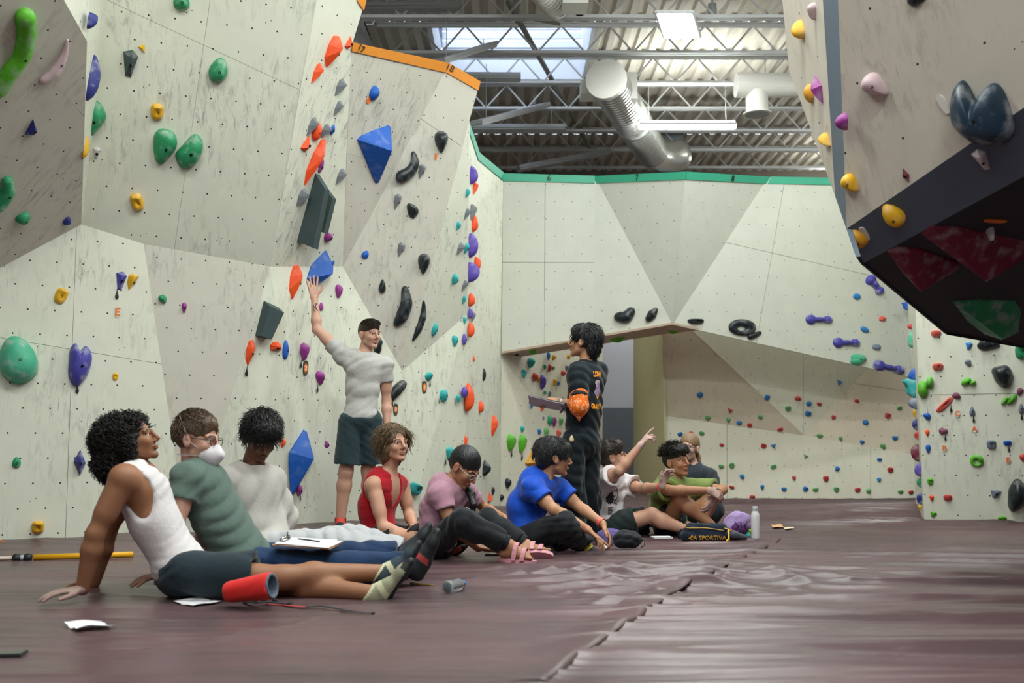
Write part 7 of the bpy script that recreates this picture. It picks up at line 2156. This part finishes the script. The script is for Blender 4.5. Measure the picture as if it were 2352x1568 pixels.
# phone at the near edge
ph = empty('phone', on_floor(5, 1504)); c = on_floor(5, 1506); mb = MB(); mb.box(c + Vector((0, 0, .007)), (.15, .075, .009), Matrix.Rotation(.1, 3, 'Z')); mb.build('case', mat('phone_dark', srgb(34, 44, 46), .4, var=.05), ph)
mb = MB(); mb.box(c + Vector((0, 0, .0125)), (.142, .068, .002), Matrix.Rotation(.1, 3, 'Z')); mb.build('screen', mat('phone_glass', srgb(12, 14, 16), .1, var=.02), ph)
tag(ph, 'dark phone lying at the near edge of the mat', 'phone')
ph = empty('phone', on_floor(1140, 1274)); c = on_floor(1140, 1275); mb = MB(); mb.box(c + Vector((0, 0, .007)), (.15, .08, .009)); mb.build('case', MATS['phone_dark'], ph)
mb = MB(); mb.box(c + Vector((0, 0, .0125)), (.142, .072, .002)); mb.build('screen', MATS['phone_glass'], ph)
tag(ph, 'dark phone under the hand of the woman in pink', 'phone')
# yellow brush pole
a, b = on_floor(-60, 1284, .02), on_floor(200, 1276, .02)
d = (b - a); L_ = d.length; d.normalize(); t0 = .51; t1 = .33
bp_ = empty('brush_pole', a)
mb = MB(); mb.tube([a + d * L_ * .52, b + d * .28], .019, n=14); mb.build('tube', mat('pole_yellow', srgb(232, 170, 20), .4, var=.05), bp_, True)
mb = MB(); mb.tube([a - d * .3, a + d * L_ * .36], .013, n=12); mb.build('inner_tube', mat('pole_pale', srgb(200, 184, 170), .5, var=.1), bp_, True)
for t in (.37, .47):
    mb = MB(); mb.tube([a + d * L_ * (t - .035), a + d * L_ * (t - .02), a + d * L_ * (t + .02), a + d * L_ * (t + .035)], [.018, .027, .027, .02], n=12); mb.build('clamp', mat('clamp_black', srgb(26, 28, 32), .5, var=.05), bp_, True)
mb = MB(); mb.tube([a + d * L_ * .39, a + d * L_ * .45], .017, n=12); mb.build('sleeve', mat('sleeve_white', srgb(170, 180, 196), .5, var=.05), bp_, True)
tag(bp_, 'yellow telescopic brush pole with black clamps lying behind the front man', 'pole')
mb = MB(); a = on_floor(-20, 1248, .01); mb.tube([a, a + Vector((.06, -.02, .03)), a + Vector((.12, -.05, .01))], .005, n=6); tag(mb.build('cord_loop', M_TAGO, None, True), 'end of an orange cord at the foot of the near wall', 'cord')
# red chalk bag, lying on its side
cb = empty('chalk_bag', on_floor(580, 1376)); a, b = on_floor(528, 1368), on_floor(628, 1366)
a = P(534, 1358, 4.62); b = P(618, 1346, 4.58); ax = (b - a).normalized()
S = SDF(.005); S.rc(a, b, .050, .064, k=.01, flat=((0, 0, 1), .95)); S.clip(a - ax * .032, -ax); S.clip(b + ax * .012, ax)
S.rc(b - ax * .08, b + ax * .06, .040, .052, k=.004, op='s'); S.warp = folds(41, .003, 50)
v, f = S.mesh(); fast_mesh('pouch', v, f, cloth_mat('chalkbag_red', (214, 40, 38), .7, bump=.15), cb)
S = SDF(.005); S.rc(b - ax * .07, b + ax * .02, .043, .058, k=.01); S.rc(b - ax * .05, b + ax * .06, .036, .050, k=.004, op='s'); S.clip(b + ax * .02, ax)
v, f = S.mesh(); fast_mesh('lining', v, f, cloth_mat('chalkbag_lining', (92, 104, 120), .8), cb)
mb = MB(); Mq = ax.to_track_quat('Z', 'Y').to_matrix().to_4x4(); Mq.translation = b - ax * .05; mb.lathe([(.045, 0), (.02, .006), (.001, .010)], 18, Mq); mb.build('chalk', mat('chalk_powder', srgb(206, 210, 220), .9, var=.05), cb, True)
M_BLK = mat('webbing_black', srgb(30, 36, 44), .7, var=.15)
pts = [on_floor(560, 1381, .006), on_floor(590, 1384, .02), on_floor(620, 1382, .012), on_floor(655, 1386, .008), on_floor(668, 1383, .006)]
mb = MB(); mb.tube(pts, .011, n=8, flat=.35); mb.build('waist_belt', M_BLK, cb, True)
for px in (585, 606, 632):
    q = on_floor(px, 1379, .018); mb = MB(); mb.box(q, (.026, .016, .012), Matrix.Rotation(.3, 3, 'Y')); mb.build('buckle', M_BLK, cb)
tag(cb, 'red chalk bag with grey lining lying on its side by the crossed legs', 'chalk bag')
st = empty('belt_strap', on_floor(740, 1392))
mb = MB(); mb.tube([on_floor(612, 1387, .006), on_floor(660, 1390, .007), on_floor(702, 1394, .006)], .009, n=8, flat=.3); mb.build('red_webbing', mat('webbing_red', srgb(168, 52, 52), .7, var=.15), st, True)
mb = MB(); mb.tube([on_floor(702, 1394, .006), on_floor(740, 1391, .012), on_floor(790, 1400, .008), on_floor(830, 1406, .006), on_floor(856, 1408, .006)], [.008, .010, .009, .007, .006], n=8, flat=.3); mb.build('black_webbing', M_BLK, st, True)
mb = MB(); mb.box(on_floor(857, 1408, .007), (.014, .014, .008)); mb.build('tip', M_BLK, st)
tag(st, 'thin red and black strap trailing across the near mat', 'strap')
# clipboard on the masked man's lap
def clipboard(c, ux, uy, w, h, label, board, papers=True, pen=True, name='clipboard'):
    r = empty(name, c); n = ux.cross(uy).normalized(); uy = n.cross(ux).normalized()
    M3 = Matrix((ux, uy, n)).transposed()
    mb = MB(); mb.box(c, (w, h, .004), M3); mb.build('board', board, r)
    if papers:
        for k, (dx, dy, a) in enumerate(((0, 0, .03), (.012, -.006, -.06), (-.01, .004, .09))):
            mb = MB(); mb.box(c + ux * dx + uy * dy + n * (.004 + .0025 * k), (w * .9, h * .94, .0016), M3 @ Matrix.Rotation(a, 3, 'Z')); mb.build('paper', M_PAPER, r)
    M_CL = mat('clip_chrome', srgb(190, 190, 188), .18, metal=.95, var=.05)
    e = c - ux * (w / 2 - .03) + n * .016
    mb = MB(); mb.box(e, (.03, h * .42, .006), M3); mb.tube([e + uy * -.05 + n * .008, e + uy * .05 + n * .008], .009, n=10)
    for sgn in (-1, 1): mb.tube([e + uy * sgn * .03 + n * .006, e + uy * sgn * .02 + n * .03 + ux * .005, e + n * .036 + ux * .01], .004, n=6)
    mb.build('clip', M_CL, r, True)
    if pen:
        mb = MB(); q = c + n * .02; mb.tube([q - ux * .06 + uy * .01, q + ux * .07 - uy * .03], .004, n=8); mb.build('pen', mat('pen_dark', srgb(30, 32, 36), .3, var=.05), r, True)
    return tag(r, label, 'clipboard', 'clipboards')
clipboard(P(708, 1248, 5.3), Vector((.98, -.12, -.05)).normalized(), Vector((.13, .99, .06)).normalized(), .31, .23, 'brown clipboard with papers resting on the blue jeans', mat('hardboard_brown', srgb(176, 130, 84), .6, var=.1))
clipboard(P(1258, 926, 7.55), Vector((-.96, .1, .20)).normalized(), Vector((.1, .97, -.25)).normalized(), .29, .22, 'dark clipboard held by the standing man in black', mat('board_grey', srgb(92, 88, 92), .5, var=.08), True, False)
# climbing shoe held by the man in red
hs_ = empty('climbing_shoe', P(945, 1218, 6.7)); c = P(945, 1220, 6.68)
y = Vector((.72, -.1, .66)).normalized(); z = Vector((-.6, -.5, .6)); z = (z - y * z.dot(y)).normalized(); Ff = Fr(c, [y.cross(z), y, z])
S = SDF(.005); S.rc(Ff.p(0, -.09, 0), Ff.p(0, .02, -.012), .034, .033, k=.02); S.rc(Ff.p(0, .02, -.012), Ff.p(0, .10, -.02), .034, .022, k=.02, flat=(z, .8)); S.rc(Ff.p(0, -.05, .03), Ff.p(0, -.07, .06), .028, .03, k=.02, op='s')
v, f = S.mesh(); cc = Ff.loc(v[f].mean(1)); mi = np.zeros(len(f), int); mi[cc[:, 2] < -.018] = 1; mi[(cc[:, 1] > -.05) & (cc[:, 1] < -.02)] = 2
fast_mesh('upper', v, f, [mat('shoe_charcoal', srgb(40, 40, 46), .7, var=.15), mat('shoe_rand_red', srgb(150, 74, 74), .6, var=.1), M_S2r], hs_, midx=mi)
mb = MB(); mb.tube([Ff.p(0, -.115, .0), Ff.p(0, -.14, .015), Ff.p(0, -.13, .035), Ff.p(0, -.105, .03)], .006, n=6, flat=.4); mb.build('pull_loop', M_BLK, hs_, True)
tag(hs_, 'charcoal and red climbing shoe held in the lap of the man in red', 'climbing shoe')
# crushed water bottle and pen
wb_ = empty('water_bottle', on_floor(1044, 1347)); c = on_floor(1044, 1344, .033); ax = Vector((.45, .9, 0)).normalized()
Mq = ax.to_track_quat('Z', 'Y').to_matrix().to_4x4(); Mq.translation = c
M_PET = mat('bottle_plastic', (.82, .9, .96, 1), .08, trans=.9, var=.01)
prof_ = [(.004, -.075), (.026, -.074)] + [(.032 + (.0 if i % 2 else -.003), -.068 + i * .011) for i in range(10)] + [(.028, .048), (.014, .066), (.012, .075)]
mb = MB(); mb.lathe(prof_, 24, Mq); mb.build('body', M_PET, wb_, True)
mb = MB(); mb.lathe([(.014, .075), (.0145, .09), (.001, .0905)], 16, Mq); mb.build('cap', mat('cap_blue', srgb(60, 130, 196), .4, var=.03), wb_, True)
tag(wb_, 'clear plastic water bottle lying on the mat near the shoes', 'bottle')
pn = empty('pen', on_floor(970, 1343)); a, b = on_floor(942, 1340, .008), on_floor(998, 1344, .008)
mb = MB(); mb.tube([a, a.lerp(b, .85), b], [.006, .006, .002], n=8); mb.build('barrel', mat('pen_brass', srgb(140, 112, 60), .35, metal=.5, var=.1), pn, True)
mb = MB(); mb.tube([a.lerp(b, .05) + Vector((0, 0, .006)), a.lerp(b, .35) + Vector((0, 0, .007))], .0016, n=6); mb.build('pocket_clip', MATS['clip_chrome'], pn, True)
tag(pn, 'brass-coloured pen on the mat beside the water bottle', 'pen')
# bags between the sitters
bg_ = empty('chalk_bag', on_floor(1442, 1257)); c = on_floor(1443, 1258)
S = SDF(.006); S.el(c + Vector((0, 0, .058)), [X((1, 0, 0)), X((0, 1, 0)), X((0, 0, 1))], (.095, .075, .062), k=.01); S.sp(c + Vector((-.05, 0, .06)), .055, k=.03); S.clip(c + Vector((0, 0, .004)), (0, 0, -1)); S.warp = folds(45, .006, 70)
v, f = S.mesh(); fast_mesh('pouch', v, f, cloth_mat('bag_black', (28, 32, 38), .75), bg_)
mb = MB(); mb.tube([c + Vector((.08, -.03, .07)), c + Vector((.11, -.04, .05)), c + Vector((.105, -.05, .02)), c + Vector((.08, -.06, .01))], .004, n=6); mb.build('drawcord', M_BLK, bg_, True)
tag(bg_, 'small black chalk bag by the hands of the man in blue', 'chalk bag')
bg_ = empty('fabric_pouch', on_floor(1402, 1250)); c = on_floor(1402, 1251)
S = SDF(.006); S.el(c + Vector((0, .02, .055)), [X((1, 0, 0)), X((0, 1, 0)), X((0, 0, 1))], (.10, .07, .065), k=.01); S.sp(c + Vector((-.06, .02, .04)), .045, k=.03); S.clip(c + Vector((0, 0, .003)), (0, 0, -1)); S.warp = folds(46, .009, 60)
v, f = S.mesh(); fast_mesh('pouch', v, f, cloth_mat('bag_lilac', (96, 84, 142), .75), bg_)
mb = MB(); mb.box(c + Vector((.07, -.05, .085)), (.035, .004, .025), Matrix.Rotation(.4, 3, 'Y')); mb.build('label_patch', M_PAPER, bg_)
tag(bg_, 'crumpled lilac pouch behind the small black chalk bag', 'pouch')
# navy shoe bag with lettering
bg_ = empty('shoe_bag', on_floor(1620, 1240)); c = on_floor(1618, 1246)
S = SDF(.006); ex, ey, ez = X((1, 0, 0)), X((0, 1, 0)), X((0, 0, 1))
for x0 in np.linspace(-.13, .12, 6): S.rc(c + ex * x0 + ey * .05 + ez * .045, c + ex * (x0 + .03) + ey * .05 + ez * .105, .045, .04 - .06 * abs(x0) ** 1.5, k=.03)
S.clip(c + ez * .002, (0, 0, -1)); S.warp = folds(47, .006, 55)
v, f = S.mesh(); sbag = fast_mesh('body', v, f, cloth_mat('bag_navy', (26, 36, 54), .7), bg_)
mb = MB(); bv = BVHTree.FromPolygons([Vector(q) for q in v], [tuple(q) for q in f]); pts = []
for x0 in np.linspace(-.14, .15, 14):
    hit = bv.ray_cast(c + ex * x0 - ey * .3 + ez * (.108 - .15 * max(0, x0 - .02)), ey)
    if hit[0] is not None: pts.append(hit[0] - ey * .003)
mb.tube(pts, .005, n=6); mb.build('zip', mat('zip_gold', srgb(170, 140, 70), .5, var=.15, vscale=90), bg_, True)
mb = MB(); e0 = c + ex * .15 + ey * .03; mb.tube([e0 + ez * .11, e0 + ex * .035 - ey * .03 + ez * .10, e0 + ex * .03 - ey * .05 + ez * .03, e0 - ex * .0 - ey * .07 + ez * .006, e0 - ex * .05 - ey * .06 + ez * .006], .009, n=8, flat=.3); mb.build('strap', mat('strap_yellow', srgb(226, 184, 40), .6, var=.1), bg_, True)
M_LOGO = mat('logo_gold', srgb(216, 160, 50), .6, var=.05)
o = text_mesh('lettering', 'LA SPORTIVA', 9 / 281 / .7, Matrix.Translation(c + ex * .03 - ey * .02 + ez * .035) @ Matrix.Rotation(math.pi / 2, 4, 'X'), M_LOGO, None, depth=0, bold=.0006)
project_print(o, sbag, Vector((0, -1, 0))); put(o, bg_)
lg = [(-.03, -.014), (-.016, .010), (-.010, .002), (.0, .022), (.012, -.002), (.016, .006), (.03, -.014), (.012, -.008), (.002, .006), (-.01, -.008)]
o = mesh_obj('emblem', [c - ex * .092 - ey * .02 + ez * .04 + ex * x_ + ez * y_ for x_, y_ in lg], [tuple(reversed(range(len(lg))))], M_LOGO); project_print(o, sbag, Vector((0, -1, 0))); put(o, bg_)
tag(bg_, 'navy shoe bag with gold lettering, zip and yellow strap', 'shoe bag')
# lilac backpack with pompoms, shoes, white bottle
bg_ = empty('backpack', on_floor(1702, 1234)); c = on_floor(1702, 1233) + Vector((0, .1, 0))
S = SDF(.007); S.el(c + ez * .09, [ex, ey, ez], (.105, .085, .10), k=.02); S.el(c + ex * -.06 + ez * .05, [ex, ey, ez], (.07, .08, .06), k=.03); S.clip(c + ez * .003, (0, 0, -1)); S.warp = folds(48, .012, 60)
v, f = S.mesh(); fast_mesh('body', v, f, cloth_mat('bag_lavender', (166, 142, 190), .75), bg_)
mb = MB(); bx_ = c - ey * .085 + ez * .07; S = SDF(.006); S.el(bx_, [ex, ey, ez], (.07, .03, .045), k=.01); v, f = S.mesh(); fast_mesh('front_pocket', v, f, cloth_mat('bag_plum', (104, 62, 122), .75), bg_)
for q in (-.05, 0, .05):
    mb = MB(); mb.tube([c + ex * q - ey * .10 + ez * .12, c + ex * (q * .4) - ey * .118 + ez * .085, c + ex * q - ey * .10 + ez * .045], .004, n=6); mb.build('bungee', M_BLK, bg_, True)
tag(bg_, 'lilac backpack with black bungee cord beside the white bottle', 'backpack')
for px, py, r_, col, nm in ((1702, 1224, .028, (226, 74, 104), 'pink'), (1722, 1220, .018, (150, 196, 60), 'lime'), (1716, 1229, .026, (82, 190, 180), 'turquoise')):
    g = P(px, py, on_floor(px, 1237).y - .02)
    S = SDF(.004); S.sp(g, r_, k=.01); rq = np.random.default_rng(px)
    for k in range(26):
        u = rq.normal(size=3); u /= np.linalg.norm(u); S.sp(g + Vector(u) * r_ * .8, r_ * .32, k=.004)
    v, f = S.mesh(); o = fast_mesh('pompom', v, f, cloth_mat('pompom_' + nm, col, .9)); tag(o, '%s fluffy pompom hanging in front of the lilac backpack' % nm, 'pompom', 'pompoms on the backpack')
hs_ = empty('climbing_shoe', on_floor(1682, 1237)); c = on_floor(1680, 1237); Ff = Fr(c + ez * .08, [ey, X((1, -.1, -.1)).normalized(), ez])
S = SDF(.006); S.rc(Ff.p(0, -.09, -.04), Ff.p(0, .02, -.05), .035, .034, k=.02); S.rc(Ff.p(0, .02, -.05), Ff.p(0, .10, -.058), .033, .02, k=.02); S.clip(c + ez * .002, (0, 0, -1))
v, f = S.mesh(); fast_mesh('upper', v, f, mat('shoe_slate', srgb(66, 70, 82), .7, var=.15), hs_); mb = MB(); mb.tube([Ff.p(.033, -.03, -.03), Ff.p(.02, 0, -.012), Ff.p(-.02, 0, -.012), Ff.p(-.033, -.03, -.03)], .007, n=6, flat=.4); mb.build('strap', M_PK, hs_, True)
tag(hs_, 'slate climbing shoe with a pink strap between the shoe bag and the backpack', 'climbing shoe')
bt = empty('steel_bottle', on_floor(1736, 1237)); Mq = Matrix.Translation(on_floor(1736, 1237))
mb = MB(); mb.lathe([(.030, .0), (.033, .004), (.0335, .012), (.0335, .165), (.030, .185), (.020, .205), (.0185, .212)], 28, Mq); mb.build('body', mat('bottle_white', srgb(224, 224, 228), .3, var=.02), bt, True)
mb = MB(); mb.lathe([(.020, .212), (.021, .216), (.021, .238), (.018, .243), (.002, .244)], 24, Mq); mb.build('cap', mat('cap_grey', srgb(196, 200, 204), .35, var=.03), bt, True)
tag(bt, 'white slim bottle standing beside the lilac backpack', 'bottle')
